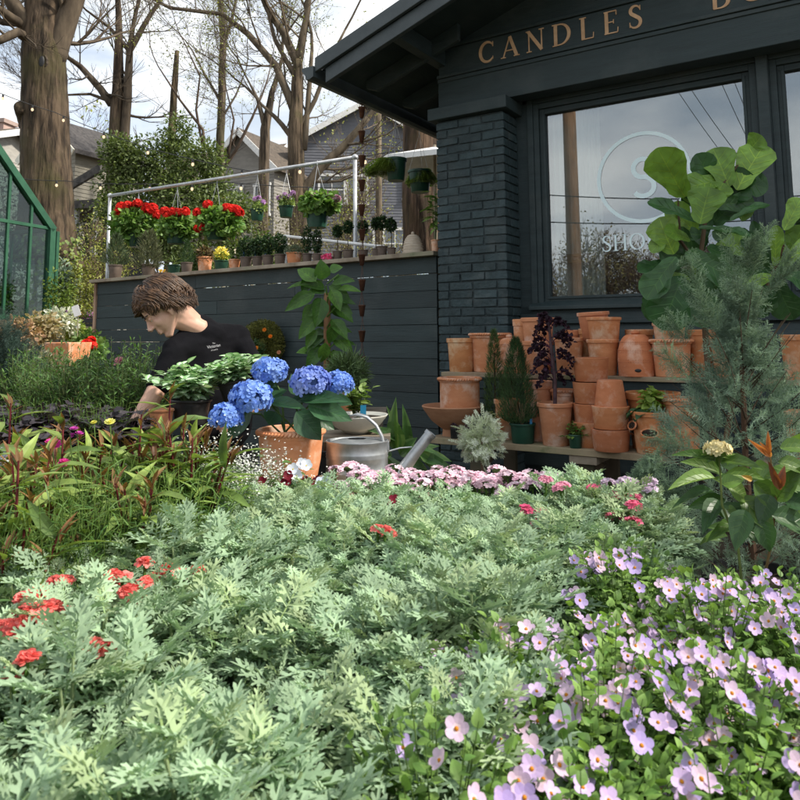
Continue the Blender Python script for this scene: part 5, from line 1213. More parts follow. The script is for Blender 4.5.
# lower shelf
TP('wide shallow brown clay bowl at the left end of the lower shelf', 422, 485, 404.8, 434, 0, kind='bowl', yoff=.15, m='bowl', name='clay_bowl', cat='bowl')
TP('rope rimmed drum pot standing in the wide clay bowl', 438.5, 481, 376.6, 410, 0, kind='rope', yoff=.16, dz=.155, rb=.93)
TP('terracotta pot mostly hidden between the two rosemary cones', 494, 520, 400, 438, 0, yoff=.2, rb=.85)
TP('terracotta pot behind the kale pot and right rosemary cone', 524, 553, 380.5, 438, 0, yoff=.22, rb=.8)
TP('rope rimmed pot between the kale pot and the tall brick red stack', 552, 575, 389, 440, 0, kind='rope', yoff=.23, rb=.85)
kalep = TP('round shouldered terracotta pot holding the black kale', 537.5, 573.5, 399.5, 440.5, 0, yoff=.09, rb=.72, soil=True, rim=.1)
for k, (yt, yb, lb) in enumerate(((420, 443, 'bottom'), (402, 422, 'third'), (383, 403, 'second'), (361, 384, 'top'))):
    TP(f'brick red cylinder pot, {lb} of the tall stack of four beside the kale', 573.2 + .4 * (k % 2), 608.6, yt, yb, 0, kind='straight', yoff=.15, dz=[0, .125, .25, .378][k], tint=DKT, name='cylinder_pot', hmul=1.02 if k < 3 else 1.0, group='stack of four brick red pots')
TP('bottom brick red pot of the stack of three left of the strawberry pot', 592, 629.5, 425, 445.5, 0, kind='straight', yoff=.06, tint=DKT, name='cylinder_pot', group='stack of three brick red pots')
TP('middle brick red pot of the stack of three left of the strawberry pot', 592.5, 629, 404.5, 426, 0, kind='straight', yoff=.06, dz=.122, tint=DKT, name='cylinder_pot', group='stack of three brick red pots')
TP('upside down brick red pot on top of the stack of three', 594, 626.5, 380.5, 406, 0, kind='flip', yoff=.06, dz=.245, tint=DKT, name='cylinder_pot', group='stack of three brick red pots')
TP('broad rimmed pot behind the strawberry pot on the lower shelf', 627, 680, 385.5, 440, 0, yoff=.24, rb=.8, tint=(.95, .85, .8))
TP('rope rimmed pot right of the strawberry pot, partly veiled by cypress', 664, 700, 392, 446, 0, kind='rope', yoff=.14, rb=.84)
TP('terracotta pot at the right edge of the photo on the lower shelf', 786, 822, 398, 448, 0, yoff=.14, rb=.84)
# strawberry pot
o, r, h, s, p = TP('terracotta strawberry pot with side pockets', 631, 669, 406, 446.5, 0, yoff=.07, rb=.72, rim=.12, name='strawberry_pot', soil=True, tint=(.95, .85, .8))
vd = -p; a0 = math.atan2(vd.y, vd.x)
for k, (da, zz) in enumerate(((-2, .52), (62, .66), (-64, .66), (120, .5), (180, .6), (-120, .5))):
    a = a0 + R(da); rr__ = r * (.78 + .18 * zz); Mz = Matrix.Rotation(a - math.pi / 2, 3, 'Z'); c = Vector((rr__ * math.cos(a), rr__ * math.sin(a), zz * h))
    b = MB(); pts = []
    for q in range(21):
        an = 2 * math.pi * q / 20; v = Mz @ Vector((.045 * math.cos(an), .012 * (1 - math.sin(an)) * .8, .022 * math.sin(an))); pts.append(c + v)
    b.tube(pts, .0048, 7, (.95, .85, .8)); pk = b.build('pocket', M_['terra'], o, smooth=True)
    b = MB(); b.ball(c, (.042, .009, .019), 14, 8, M=Mz); b.build('soil', M_['soil'], pk, smooth=True)
kb = thing('lettuce', 'bright green ruffled lettuce growing in the strawberry pot', 'plant', (p.x, p.y, p.z + h * .9))
b = MB(); rg = random.Random(3); stems(b, 16, .15, .06, leafT('round', .9, .3, .5, wave=.12), .05, 5, rg, (.16, .28, .04), (.38, .50, .12), s0=.35); b.build('young_leaves', M_['leaf'], kb)
b = MB(); stems(b, 18, .05, .10, leafT('round', .85, .3, .7, wave=.1), .07, 2, rg, (.03, .08, .03), (.07, .14, .06), s0=.3, up=.1, droop=.3); b.build('outer_leaves', M_['leaf'], kb)
# black kale
o, r, h, s, p = kalep
kl = thing('black_kale', 'tree like black purple kale with curly fronds rising from the round shouldered pot', 'plant', (p.x, p.y, p.z + h * .9))
H = P(548, 320, p.y).z - (p.z + h * .9); b = MB(); st_ = [Vector((.0, 0, 0)), Vector((.004, 0, H * .3)), Vector((-.01, 0, H * .6)), Vector((-.02, 0, H * .9)), Vector((-.02, 0, H))]
b.tube(st_, [.012, .011, .010, .008, .004], 8, (.12, .07, .08)); b.build('stem', M_['leaf'], kl)
b = MB(); rg = random.Random(12); KL = leafT('round', 1, .5, .5, wave=.2); kk = 0
for zz, L_ in ((.30, .10), (.36, .13), (.45, .15), (.52, .13), (.58, .15), (.66, .15), (.72, .13), (.78, .15), (.84, .12), (.9, .12), (.95, .10), (1.0, .08)):
    for j in range(2):
        a = (0 if j else math.pi) + rg.uniform(-.9, .9) + (math.pi / 2 if kk % 3 == 2 else 0); kk += 1; L2 = L_ * rg.uniform(.75, 1.0); z0 = zz * H; f = min(max(zz * 4 - .0001, 0), 3.99); base = Vector((-.02 * zz, 0, z0))
        pts = [base + Vector((math.cos(a) * L2 * q, math.sin(a) * L2 * q, .06 * math.sin(q * 2.2) - .075 * q * q * (1.3 - zz * .6))) for q in (0, .25, .5, .75, 1)]
        b.tube(pts, .003, 4, (.10, .03, .07), cap=False); n = 38
        q = np.linspace(.35, 1.0, n); P_ = np.array([np.interp(q, [0, .25, .5, .75, 1], [pp[c_] for pp in pts]) for c_ in range(3)]).T + rng.normal(size=(n, 3)) * np.array([.0065, .0065, .004])
        b.inst(KL, frames(P_, rng.normal(size=(n, 3)) + np.array([math.cos(a), math.sin(a), -.2]) * .6, rng.normal(size=(n, 3)), rng.uniform(.014, .024, n)), tints(n, (.018, .008, .016), (.05, .02, .04), .3))
b.build('fronds', M_['leaf'], kl)
# rosemary cones
def shelfplant(name, label, px, wpx, yt, yb, yoff, m, top, cat='potted plant', up_=0):
    yp = (YU if up_ else YL) + yoff; t = L(px, yb, yp)[0]; p = W(t, yp, zu if up_ else zl); s = S(p.y)
    o = thing(name, label, cat, p); r = wpx / 2 * s; h = (yb - yt) * s; addpot(o, r, h, m, .82, 24); return o, r, h, s, p, (yb - top) * s
o, r, h, s, p, H = shelfplant('potted_rosemary', 'dense upright rosemary cone in a dark green pot on the lower shelf', 523, 26, 420.5, 439.6, .07, 'greenpot', 335)
rgn = leafT('needle', .09, 0, .1)
b = MB(); cone(b, H * .96 - h, .125, 6500, (-.03, 0, h), rgn, .03, (.02, .05, .018), (.07, .13, .045), seed=21, pw=.62, up=1.2)
for k in range(14): b.tube([(0, 0, h * .8), (rng.uniform(-.05, .05) - .02, rng.uniform(-.05, .05), h + .12)], .003, 4, (.3, .2, .12))
b.build('foliage', M_['needle'], o)
b = MB(); b.box((.035, -.05, h - .005), (.05, -.048, h + .03), (.03, .25, .5)); b.build('plant_tag', M_['tagc'], o)
o, r, h, s, p, H = shelfplant('potted_rosemary', 'narrow rosemary cone standing behind and left of the denser one', 496, 20, 420, 437, .2, 'greenpot', 334)
b = MB(); cone(b, H - h, .075, 3600, (0, 0, h), rgn, .03, (.03, .065, .02), (.10, .17, .05), seed=22, pw=.62, up=1.2); b.build('foliage', M_['needle'], o)
b = MB(); b.tube([(0, 0, h * .8), (0, 0, H * .8)], .005, 5, (.3, .2, .12)); b.build('stem', M_['twig'], o)
o, r, h, s, p, H = shelfplant('variegated_plant', 'small variegated plant in a teal pot in front of the narrow rosemary', 492, 11, 423, 437, .03, 'greenpot', 397)
b = MB(); rg = random.Random(31); stems(b, 26, H * .85 - h + .03, .085, leafT('ovate', .6, .2, .4), .026, 5, rg, (.30, .36, .18), (.60, .62, .42), droop=.35, c=(0, 0, h * .8)); b.build('foliage', M_['leaf'], o)
b = MB(); b.box((.01, -.03, h - .005), (.022, -.028, h + .045), (.03, .3, .4)); b.build('plant_tag', M_['tagc'], o)
for px, lb in ((454.5, 'tiny black pot with a purple seedling in front of the clay bowl'), (467, 'tiny black pot of purple leaves beside the white dusty miller')):
    o, r, h, s, p, H = shelfplant('seedling_pot', lb, px, 9, 426, 436, .03, 'black', 420, cat='seedling')
    b = MB(); ballf(b, (0, 0, h + .012), (.016, .016, .02), 50, L_OV, .014, (.05, .03, .05), (.16, .1, .14), seed=int(px)); b.build('foliage', M_['leaf'], o)
o, r, h, s, p, H = shelfplant('trailing_ivy_pot', 'small green pot of trailing ivy in front of the brick red stacks', 575.5, 14, 430, 443, .035, 'greenpot', 414)
b = MB(); rg = random.Random(33); stems(b, 16, .09, .06, leafT('ovate', .8, .1, .3), .022, 5, rg, (.06, .13, .02), (.2, .32, .07), c=(0, 0, h * .8)); stems(b, 7, .03, .12, leafT('ovate', .8, .1, .3), .02, 6, rg, (.06, .13, .02), (.2, .32, .07), droop=.9, c=(0, 0, h * .8), ang=(2.4, 4.6)); stems(b, 5, .05, .1, leafT('ovate', .8, .1, .3), .02, 6, rg, (.06, .13, .02), (.2, .32, .07), droop=.5, c=(0, 0, h * .8), ang=(-.6, .6)); b.build('foliage', M_['leaf'], o)
# ================================================================ person
from mathutils.bvhtree import BVHTree
from mathutils import noise as mnoise
def fuse(mb, name, m, parent, voxel=.005, smooth=5, loc=None, fold=0):
    o = mb.build(name + '_tmp', M_[m], None); o.location = (0, 0, 0)
    r_ = o.modifiers.new('r', 'REMESH'); r_.mode = 'VOXEL'; r_.voxel_size = voxel; r_.use_smooth_shade = True
    s_ = o.modifiers.new('s', 'SMOOTH'); s_.factor = .5; s_.iterations = smooth
    dg = bpy.context.evaluated_depsgraph_get(); me = bpy.data.meshes.new_from_object(o.evaluated_get(dg)); me.name = name
    bpy.data.objects.remove(o)
    if fold:
        co = np.empty(len(me.vertices) * 3); me.vertices.foreach_get('co', co); co = co.reshape(-1, 3); no_ = np.array([tuple(v.normal) for v in me.vertices])
        dsp = np.array([mnoise.noise(Vector((c[0] * 5 + c[2] * 4, c[1] * 6, c[2] * 13 - c[0] * 9))) + .5 * mnoise.noise(Vector((c[0] * 16, c[1] * 16, c[2] * 22))) for c in co])
        co += no_ * (dsp[:, None] * fold); me.vertices.foreach_set('co', co.ravel()); me.update()
    for p_ in me.polygons: p_.use_smooth = True
    if 'tint' not in me.color_attributes:
        ca = me.color_attributes.new('tint', 'FLOAT_COLOR', 'POINT'); ca.data.foreach_set('color', np.ones(len(me.vertices) * 4))
    me.materials.clear(); me.materials.append(M_[m])
    ob = bpy.data.objects.new(name, me); COL.objects.link(ob); ob.parent = parent
    if loc is not None: ob.location = loc
    return ob
O_ = P(222, 300, 3.45); O_.z = 0
man = thing('person', 'person in a black t-shirt with wavy brown hair bending over the potted plants', 'person', O_)
def Q(px, py, d): return P(px, py, d) - O_
def nv(*a): return Vector(a).normalized()
Hc = Q(164, 309, 3.22); hf = nv(-.60, -.34, -.70); hu = Vector((-.62, -.10, .70)); hu = (hu - hf * hu.dot(hf)).normalized(); hx = hu.cross(hf) * -1
HM = Matrix((( hx.x, hf.x, hu.x), (hx.y, hf.y, hu.y), (hx.z, hf.z, hu.z)))
def hp(x, y, z): return Hc + HM @ Vector((x, y, z))
NB = Q(195, 327, 3.30); ShL = Q(237, 339, 3.45); ShR = Q(177, 351, 3.22); CH_ = Q(206, 370, 3.38); WA = Q(222, 425, 3.45); PE = Q(228, 475, 3.5)
lat = (ShL - ShR).normalized(); upb = (NB - PE).normalized(); frb = lat.cross(upb).normalized()
if frb.y > 0: frb = -frb
upb2 = frb.cross(lat) * (1 if frb.cross(lat).z > 0 else -1)
BM = Matrix(((lat.x, frb.x, upb2.x), (lat.y, frb.y, upb2.y), (lat.z, frb.z, upb2.z)))
ElR = Q(150, 402, 3.08); WrR = Q(128, 436, 2.92); ElL = Q(266, 400, 3.42); WrL = Q(238, 412, 3.17)
def torso(b, g):
    b.ball(CH_ + upb * .04, (.165 + g, .105 + g, .16), 24, 16, M=BM); b.ball((CH_ + WA) / 2, (.15 + g, .10 + g, .16), 24, 16, M=BM); b.ball(WA, (.145 + g, .10 + g, .14), 24, 16, M=BM)
    b.capsule(ShL, ShR, .058 + g, .058 + g); b.capsule(NB - upb * .018 + lat * .02, ShL * .8 + NB * .2, .050 + g, .052 + g); b.capsule(NB - upb * .03, ShR * .8 + NB * .2, .048 + g, .052 + g)
def hand(b, w, d_, n_, s=1.0, curl=.5):
    d_ = d_.normalized(); n_ = (n_ - d_ * n_.dot(d_)).normalized(); x_ = d_.cross(n_)
    for k, (ox, ln) in enumerate(((-.03, .070), (-.010, .078), (.011, .073), (.031, .058))):
        kn = w + d_ * .085 * s + x_ * ox * s; b.capsule(w + x_ * ox * .55 * s, kn, .013 * s, .011 * s, 8)
        p_ = kn; dd = d_.copy()
        for j, f_ in enumerate((.45, .32, .23)):
            dd = (Matrix.Rotation(-curl * (.7 + .25 * j), 3, x_) @ dd) if j or 1 else dd; q_ = p_ + dd * ln * f_ * s; b.capsule(p_, q_, .0092 * s, .0082 * s, 8); p_ = q_
    t0 = w + x_ * -.028 * s + d_ * .02 * s; t1 = t0 + (d_ * .5 - x_ * .7 - n_ * .3).normalized() * .042 * s; t2 = t1 + (d_ * .9 - x_ * .2 - n_ * .4).normalized() * .03 * s
    b.capsule(t0, t1, .013 * s, .0105 * s, 8); b.capsule(t1, t2, .0105 * s, .0085 * s, 8)
b = MB()
b.ball(hp(0, -.012, .035), (.076, .094, .084), 28, 20, M=HM); b.ball(hp(0, .030, -.025), (.060, .060, .075), 24, 16, M=HM)
b.ball(hp(0, .066, -.094), (.022, .018, .017), M=HM)
for sx in (-1, 1):
    b.capsule(hp(sx * .056, -.002, -.050), hp(sx * .012, .062, -.098), .019, .016); b.ball(hp(sx * .036, .060, -.028), (.024, .022, .026), M=HM)
    b.capsule(hp(sx * .010, .083, .018), hp(sx * .042, .070, .020), .0085, .0085); b.ball(hp(sx * .078, -.004, -.020), (.010, .018, .030), M=HM); b.ball(hp(sx * .074, .002, -.048), (.008, .009, .010), M=HM)
    b.ball(hp(sx * .0115, .103, -.030), (.0088, .011, .008), M=HM)
    b.ball(hp(sx * .030, .069, .001), (.015, .012, .011), M=HM)
b.capsule(hp(0, .084, .012), hp(0, .1085, -.023), .0072, .0098); b.ball(hp(0, .074, -.050), (.026, .018, .016), M=HM)
b.capsule(hp(-.017, .087, -.056), hp(.017, .087, -.056), .0062, .0062); b.capsule(hp(-.013, .086, -.069), hp(.013, .086, -.069), .0072, .0072)
b.capsule(hp(0, -.035, -.055), NB, .056, .058); b.capsule(hp(0, -.01, -.07), NB + frb * .02, .045, .05)
torso(b, -.004)
b.ball(PE, (.15, .11, .13), 20, 14, M=BM)
b.capsule(ShR, ElR, .050, .041); b.capsule(ElR, WrR, .041, .026); hand(b, WrR, (WrR - ElR) + Vector((0, 0, -.05)), Vector((-.6, -.5, .4)), 1, .45)
b.capsule(ShL, ElL, .050, .041); b.capsule(ElL, WrL, .041, .026); hand(b, WrL, (WrL - ElL), Vector((.2, -.3, .9)), 1, .5)
HL, HR_ = PE + lat * .09, PE - lat * .09
for hh_, sx in ((HL, 1), (HR_, -1)):
    kn = Vector((hh_.x + sx * .03, hh_.y - .06, .50)); an = Vector((hh_.x + sx * .04, hh_.y + .03, .09))
    b.capsule(hh_, kn, .085, .055); b.capsule(kn, an, .055, .036); b.capsule(an, an + Vector((0, -.15, -.05)), .036, .03)
body = fuse(b, 'body', 'skin', man, .0045, 6)
b = MB(); torso(b, .012); b.ball(PE + upb * .05, (.165, .125, .10), 20, 14, M=BM)
b.capsule(ShR, ShR.lerp(ElR, .62), .064, .062); b.capsule(ShL, ShL.lerp(ElL, .78), .066, .066)
nk = (hp(0, -.02, -.06) - NB).normalized(); b.capsule(NB - nk * .09, NB - nk * .030, .085, .073); c_k = NB; shirt = fuse(b, 'shirt', 'shirt', man, .0065, 6, fold=.011)
b = MB(); b.ball(PE, (.165, .125, .12), 20, 14, M=BM)
for hh_, sx in ((HL, 1), (HR_, -1)):
    kn = Vector((hh_.x + sx * .03, hh_.y - .06, .50)); an = Vector((hh_.x + sx * .04, hh_.y + .03, .09)); b.capsule(hh_, kn, .098, .07); b.capsule(kn, an, .07, .06)
u1 = nk.orthogonal().normalized(); u2 = nk.cross(u1)
fuse(b, 'trousers', 'denim', man, .01, 4, fold=.008)
for hh_, sx in ((HL, 1), (HR_, -1)):
    an = Vector((hh_.x + sx * .04, hh_.y + .03, .06)); b = MB(); b.capsule(an, an + Vector((0, -.17, -.015)), .052, .044); b.box((an.x - .05, an.y - .22, 0), (an.x + .05, an.y + .06, .03)); fuse(b, 'shoe', 'black', man, .008, 3)
for sx in (-1, 1):
    b = MB(); c = hp(sx * .030, .0735, .001); b.ball(c, (.0102,) * 3, 14, 10); eye = b.build('eye', M_['white'], man, smooth=True)
    b = MB(); b.ball(hp(sx * .030, .0765, .004), (.0145, .010, .0095), 14, 10, M=HM); b.build('eyelid', M_['skin'], eye, smooth=True)
    b = MB(); b.tube([hp(sx * .014, .0905, .0215), hp(sx * .03, .0875, .027), hp(sx * .048, .073, .023)], [.0028, .0038, .0016], 6, (.7, .7, .7)); b.build('eyebrow', M_['hair'], man)
b = MB(); b.tube([hp(-.021, .0845, -.0625), hp(0, .0925, -.0605), hp(.021, .0845, -.0625)], [.0012, .0026, .0012], 6, (.62, .38, .36)); b.build('mouth', M_['leaf'], man)
# hair
b = MB(); b.ball(hp(0, -.026, .042), (.084, .101, .090), 28, 18, (.75, .7, .7), M=HM); rg = random.Random(5)
for k in range(1500):
    ph = rg.uniform(-math.pi, math.pi); af = abs(ph); side = 1 if ph > 0 else -1
    if af < .25: ph = side * .25 + ph * .3; af = abs(ph)
    te_ = (70 if af < .6 else 98 if af < 1.0 else 112 if af < 1.5 else 136 if af < 2.0 else 150) + rg.uniform(-18, 14); th0 = rg.uniform(4, 70); lift = rg.uniform(1.0, 1.10); wv = ph * 2.5 + rg.gauss(0, .35)
    pts = []
    for j in range(10):
        q = j / 9; th = R(th0 + (te_ - th0) * q); f_ = ph + (.35 * side * q if af < 1.3 else 0); rr_ = lift * (1 + .05 * q + .07 * math.sin(3.14 * q) + .035 * math.sin(q * 11 + wv))
        x, y, z = .087 * rr_ * math.sin(th) * math.sin(f_), .106 * rr_ * math.sin(th) * math.cos(f_), .094 * rr_ * math.cos(th)
        if th > R(88): x = .087 * rr_ * math.sin(f_) * (1 + .05 * math.sin(q * 8)); y = .104 * rr_ * math.cos(f_) * (1.0 if af > 1.2 else .98); z = -.094 * (th - R(88)) * 1.0
        p_ = hp(x, y - .022, z + .040) + Vector((0, 0, -.012 * q * q * (1.6 if af < 1 else 1))) + HM @ Vector((.013 * q * math.sin(q * 10 + ph * 2), .013 * q * math.cos(q * 9 + ph * 3), .006 * math.sin(q * 9 + wv))); pts.append(p_)
    w_ = rg.uniform(.0022, .0042); tn = rg.uniform(.6, 1.5)
    b.tube(pts, [w_ * .5, w_, w_ * 1.1, w_ * 1.1, w_, w_, w_ * .95, w_ * .85, w_ * .6, w_ * .15], 6, (tn, tn * .95, tn * .9), cap=False)
for k in range(130):
    ph = rg.uniform(1.75, 3.0) * rg.choice((-1, 1)); th = R(rg.uniform(95, 140)); z_ = -.094 * (th - R(88)); o_ = 1.06 + rg.uniform(0, .1); p0_ = Vector((.087 * o_ * math.sin(ph), .106 * o_ * math.cos(ph) - .022, z_ + .045)); cu = rg.uniform(.008, .018); a0_ = rg.uniform(0, 6.28)
    b.tube([hp(*(p0_ + Vector((cu * math.sin(a0_ + q * 1.1) * .7, cu * math.cos(a0_ + q * 1.1) * .7, -.006 * q)))) for q in range(6)], [.0015, .003, .0034, .003, .002, .0008], 5, (1.1, 1.05, 1), cap=False)
b.build('hair', M_['hair'], man, smooth=True)
# logo on the shirt
dg = bpy.context.evaluated_depsgraph_get(); bv = BVHTree.FromObject(shirt, dg)
o_c = Vector((0, 0, CH)) - O_; dr = ray(214, 347).normalized(); hit = bv.ray_cast(o_c, dr)
if hit[0]:
    hn = hit[1].normalized(); tx = (lat - hn * lat.dot(hn)).normalized(); tx = (tx - Vector((0, 0, .02))).normalized(); ty = hn.cross(tx)
    if ty.z < 0: ty = -ty
    TM = Matrix(((tx.x, ty.x, hn.x), (tx.y, ty.y, hn.y), (tx.z, ty.z, hn.z)))
    for txt, sz, oy in (('The', .010, .014), ('Victorian', .019, -.002), ('ATLANTA', .008, -.016)):
        cu_ = bpy.data.curves.new('t', 'FONT'); cu_.body = txt; cu_.size = sz; cu_.align_x = 'CENTER'; cu_.extrude = .0004; to = bpy.data.objects.new('t', cu_); COL.objects.link(to)
        dg.update() if hasattr(dg, 'update') else None
        me = bpy.data.meshes.new_from_object(to.evaluated_get(bpy.context.evaluated_depsgraph_get())); bpy.data.objects.remove(to)
        V = []
        for v in me.vertices:
            q = hit[0] + TM @ Vector((v.co.x, v.co.y + oy, 0)); h2_ = bv.find_nearest(q); v.co = h2_[0] + h2_[1].normalized() * (.0012 + v.co.z)
        me.materials.append(M_['tagc']); me.name = 'shirt_print'
        ca = me.color_attributes.new('tint', 'FLOAT_COLOR', 'POINT'); ca.data.foreach_set('color', np.tile([.5, .5, .52, 1], len(me.vertices)))
        ob = bpy.data.objects.new('shirt_print', me); COL.objects.link(ob); ob.parent = shirt

# ================================================================ mid-ground benches
def benchtop(name, label, x0, x1, y0, y1, z, rot=0, org=None):
    org = org or Vector(((x0 + x1) / 2, (y0 + y1) / 2, 0)); t = thing(name, label, 'bench', org, rot); w_, dp_ = (x1 - x0) / 2, (y1 - y0) / 2
    b = MB(); n = max(2, int(2 * dp_ / .13))
    for k in range(n): b.box((-w_, -dp_ + 2 * dp_ * k / n, z - .025), (w_, -dp_ + 2 * dp_ * (k + 1) / n - .015, z), (.8, .75, .7))
    b.build('bench_top', M_['wood'], t)
    for sx in (-1, 1):
        for sy in (-1, 1): b = MB(); b.box((sx * (w_ - .08) - .04, sy * (dp_ - .06) - .04, 0), (sx * (w_ - .08) + .04, sy * (dp_ - .06) + .04, z - .026)); b.build('leg', M_['wood'], t)
    return t
benchtop('nursery_bench', 'wooden nursery bench under the blue hydrangea and watering can', -2.2, .15, 2.55, 3.05, .78)
benchtop('nursery_bench', 'wooden nursery bench under the green spikes and dark leaves on the left', -2.6, -1.15, 3.1, 3.75, .78)
benchtop('nursery_bench', 'wooden nursery bench under the silvery ferny plants', -2.3, .78, .5, 2.45, .60)
benchtop('nursery_bench', 'wooden nursery bench under the lilac flowers on the right', .84, 2.2, .5, 2.0, .60)
ZB, ZM = .60, .78
# hydrangea
p = P(291, 428, 2.75); s = S(2.75); hyd = thing('potted_hydrangea', 'blue hydrangea in a round rope rimmed terracotta pot', 'potted plant', (p.x, p.y, ZM))
r, h = 32.5 * s, p.z - ZM
b = MB(); b.lathe([(0, 0), (r * .72, 0), (r * .74, .004), (r * .90, h * .5), (r * .955, h * .84), (r * .96, h * .86), (r, h * .9), (r * 1.0, h * .97), (r * .97, h), (r * .9, h * .985), (r * .86, h * .8), (0, h * .3)], 52); o = b.build('pot', M_['terra'], hyd, smooth=True); o.data.set_sharp_from_angle(angle=R(50))
b = MB(); n = 56; a = np.arange(n) / n * 6.283; rr__ = r * 1.0
b.inst(L_BALL, frames(np.c_[rr__ * np.cos(a), rr__ * np.sin(a), np.full(n, h * .945)], np.c_[-np.sin(a) * .8, np.cos(a) * .8, np.full(n, .7)], np.c_[np.cos(a), np.sin(a), 0 * a], np.tile([.006, .013, .0075], (n, 1))), (1, 1, 1)); b.build('rope_rim', M_['terra'], o, smooth=True)
b = MB(); b.lathe([(r * .86, h * .88), (0, h * .9)], 24); b.build('soil', M_['soil'], hyd)
def handleaf(mb, o0, px0, py0, px1, py1, d, w, T, c0, c1, dz=0, tilt=0, roll=0, r=None):
    a = P(px0, py0, d) - o0; e = P(px1, py1, d + dz) - o0; ln = (e - a).length; vd = (Vector((0, 0, CH)) - (a + o0)).normalized()
    vd = vd + Vector((0, 0, 1)) * tilt + Vector((1, 0, 0)) * roll
    mb.inst(T, frames([tuple(a)], [tuple(e - a)], tuple(vd), np.array([[w * S(d), ln, ln]])), tints(1, c0, c1, .1))
HLf = leafT('ovate', 1.05, .16, .14, veins=True)
b = MB(); hc0, hc1 = (.02, .065, .03), (.04, .11, .045); o0 = hyd.location
for (x0, y0, x1, y1, w_, dd, tl) in ((252, 408, 224, 440, 24, -.06, .5), (262, 400, 286, 388, 18, .0, .9), (270, 402, 305, 405, 16, -.05, 1.0), (296, 412, 322, 440, 27, -.12, .4), (300, 400, 346, 396, 20, -.05, 1.1), (308, 405, 352, 418, 24, -.1, .5), (290, 402, 330, 393, 16, .0, 1.2), (318, 396, 342, 388, 14, 0, 1.2), (272, 396, 262, 376, 18, .05, .6), (300, 395, 292, 374, 18, .08, .7), (250, 404, 232, 412, 18, -.05, .8), (330, 400, 352, 402, 18, .05, .9), (276, 412, 268, 424, 22, -.02, .8), (310, 415, 335, 428, 20, .02, .6)):
    handleaf(b, o0, x0, y0, x1, y1, 2.75 + dd, w_, HLf, hc0, hc1, dz=random.uniform(-.1, .02), tilt=tl, roll=random.uniform(-.3, .3))
rg = random.Random(8)
for (x, y) in ((270, 372), (250, 396), (228, 412), (312, 385), (336, 384), (262, 400), (300, 400)): b.tube([(rg.uniform(-.04, .04), 0, h * .88), tuple((P(x, y, 2.75) - o0) * .5 + Vector((0, .02, h * .5 + .02))), tuple(P(x, y, 2.76) - o0)], .004, 5, (.10, .17, .05))
b.build('foliage', M_['gloss'], hyd)
FL4 = flowerT(4, .62, .85, cc=(.5, .55, .9), cr=.07, cup=.02, prof='petal')
FL4 = (FL4[0] * 1.0, FL4[1])
def hydhead(px, py, d, wpx, c0, c1, seed):
    c = P(px, py, d) - o0; R_ = wpx / 2 * S(d); b = MB(); r = np.random.default_rng(seed); v = rnd_dirs(150, r, -.55); n = len(v)
    pos = v * np.array([R_, R_, R_ * .8]) * r.uniform(.88, 1.06, (n, 1)); b.inst(FL4, frames(pos, np.cross(v, r.normal(size=(n, 3))), v + r.normal(size=(n, 3)) * .22, R_ * r.uniform(.34, .46, n)), tints(n, c0, c1, .12, r))
    b.ball((0, 0, 0), (R_ * .8, R_ * .8, R_ * .6), 12, 8, (.08, .14, .3)); b.build('flower_head', M_['petal'], hyd, c)
BL = ((.12, .27, .80), (.34, .52, .92))
for k, (x, y, w_, dd) in enumerate(((251, 398, 39, -.12), (226, 417, 32, -.16), (270, 371, 32, .0), (311, 383, 37, -.04), (338, 384, 29, .0))): hydhead(x, y, 2.75 + dd, w_, *( BL if k != 3 else ((.17, .28, .77), (.38, .48, .88))), k)
# watering can
p = P(357, 440, 2.82); s = S(2.82); wcn = thing('watering_can', 'galvanised metal watering can with arched handle and long spout pointing right', 'watering can', (p.x, p.y, ZM))
rx, h = 30 * s, p.z - ZM
prof = [(0, 0), (rx * .97, 0), (rx, .004), (rx, h * .30), (rx * 1.025, h * .33), (rx, h * .36), (rx, h * .62), (rx * 1.02, h * .65), (rx, h * .68), (rx * 1.02, h * .71), (rx, h * .74), (rx, h * .95), (rx * 1.03, h * .98), (rx * 1.02, h), (rx * .99, h), (rx * .97, h * .95), (rx * .96, h * .1), (0, h * .1)]
b = MB(); b.lathe(prof, 48, sy=.8); o = b.build('body', M_['zinc'], wcn, smooth=True); o.data.set_sharp_from_angle(angle=R(50))
b = MB(); b.lathe([(rx * .97, h * .95), (rx * .7, h * 1.0), (rx * .3, h * 1.03)], 40, sy=.8); b.build('hood', M_['zinc'], wcn, smooth=True).scale = (1, 1, 1)
def Wc(px, py, dy=0): return P(px, py, 2.82 + dy) - wcn.location
b = MB(); sp = [Wc(386, 492, -.02), Wc(400, 474, -.02), Wc(416, 452, -.02), Wc(431, 433, -.02)]; b.tube(sp, [.032, .026, .021, .0205], 20, cap=False); b.tube([sp[-1] - (sp[-1] - sp[-2]).normalized() * .012, sp[-1] + (sp[-1] - sp[-2]).normalized() * .002], [.0235, .0235], 20, cap=False)
so__ = b.build('spout', M_['zinc'], wcn, smooth=True)
b = MB(); b.tube([sp[-1] - (sp[-1] - sp[-2]).normalized() * .03, sp[-1] - (sp[-1] - sp[-2]).normalized() * .028], [.019, .019], 16); b.build('opening', M_['black'], so__)
b = MB(); b.tube([Wc(386, 452), Wc(400, 448), Wc(412, 447)], .003, 6); b.build('brace', M_['zinc'], wcn)
hpts = [Wc(350, 417), Wc(358, 414.5), Wc(367, 417), Wc(376, 425), Wc(382, 436), Wc(385, 450), Wc(385.5, 462)]
b = MB()
for i in range(len(hpts) - 1):
    pass
for oy in (-.011, 0, .011): b.tube([q + Vector((0, oy, 0)) for q in hpts], .0062, 8)
b.build('handle', M_['zinc'], wcn, smooth=True)
b = MB(); b.box((rx * .96, -.018, h * .78), (rx * 1.05, .018, h * .98)); b.build('handle_bracket', M_['zinc'], wcn, bevel=.002)
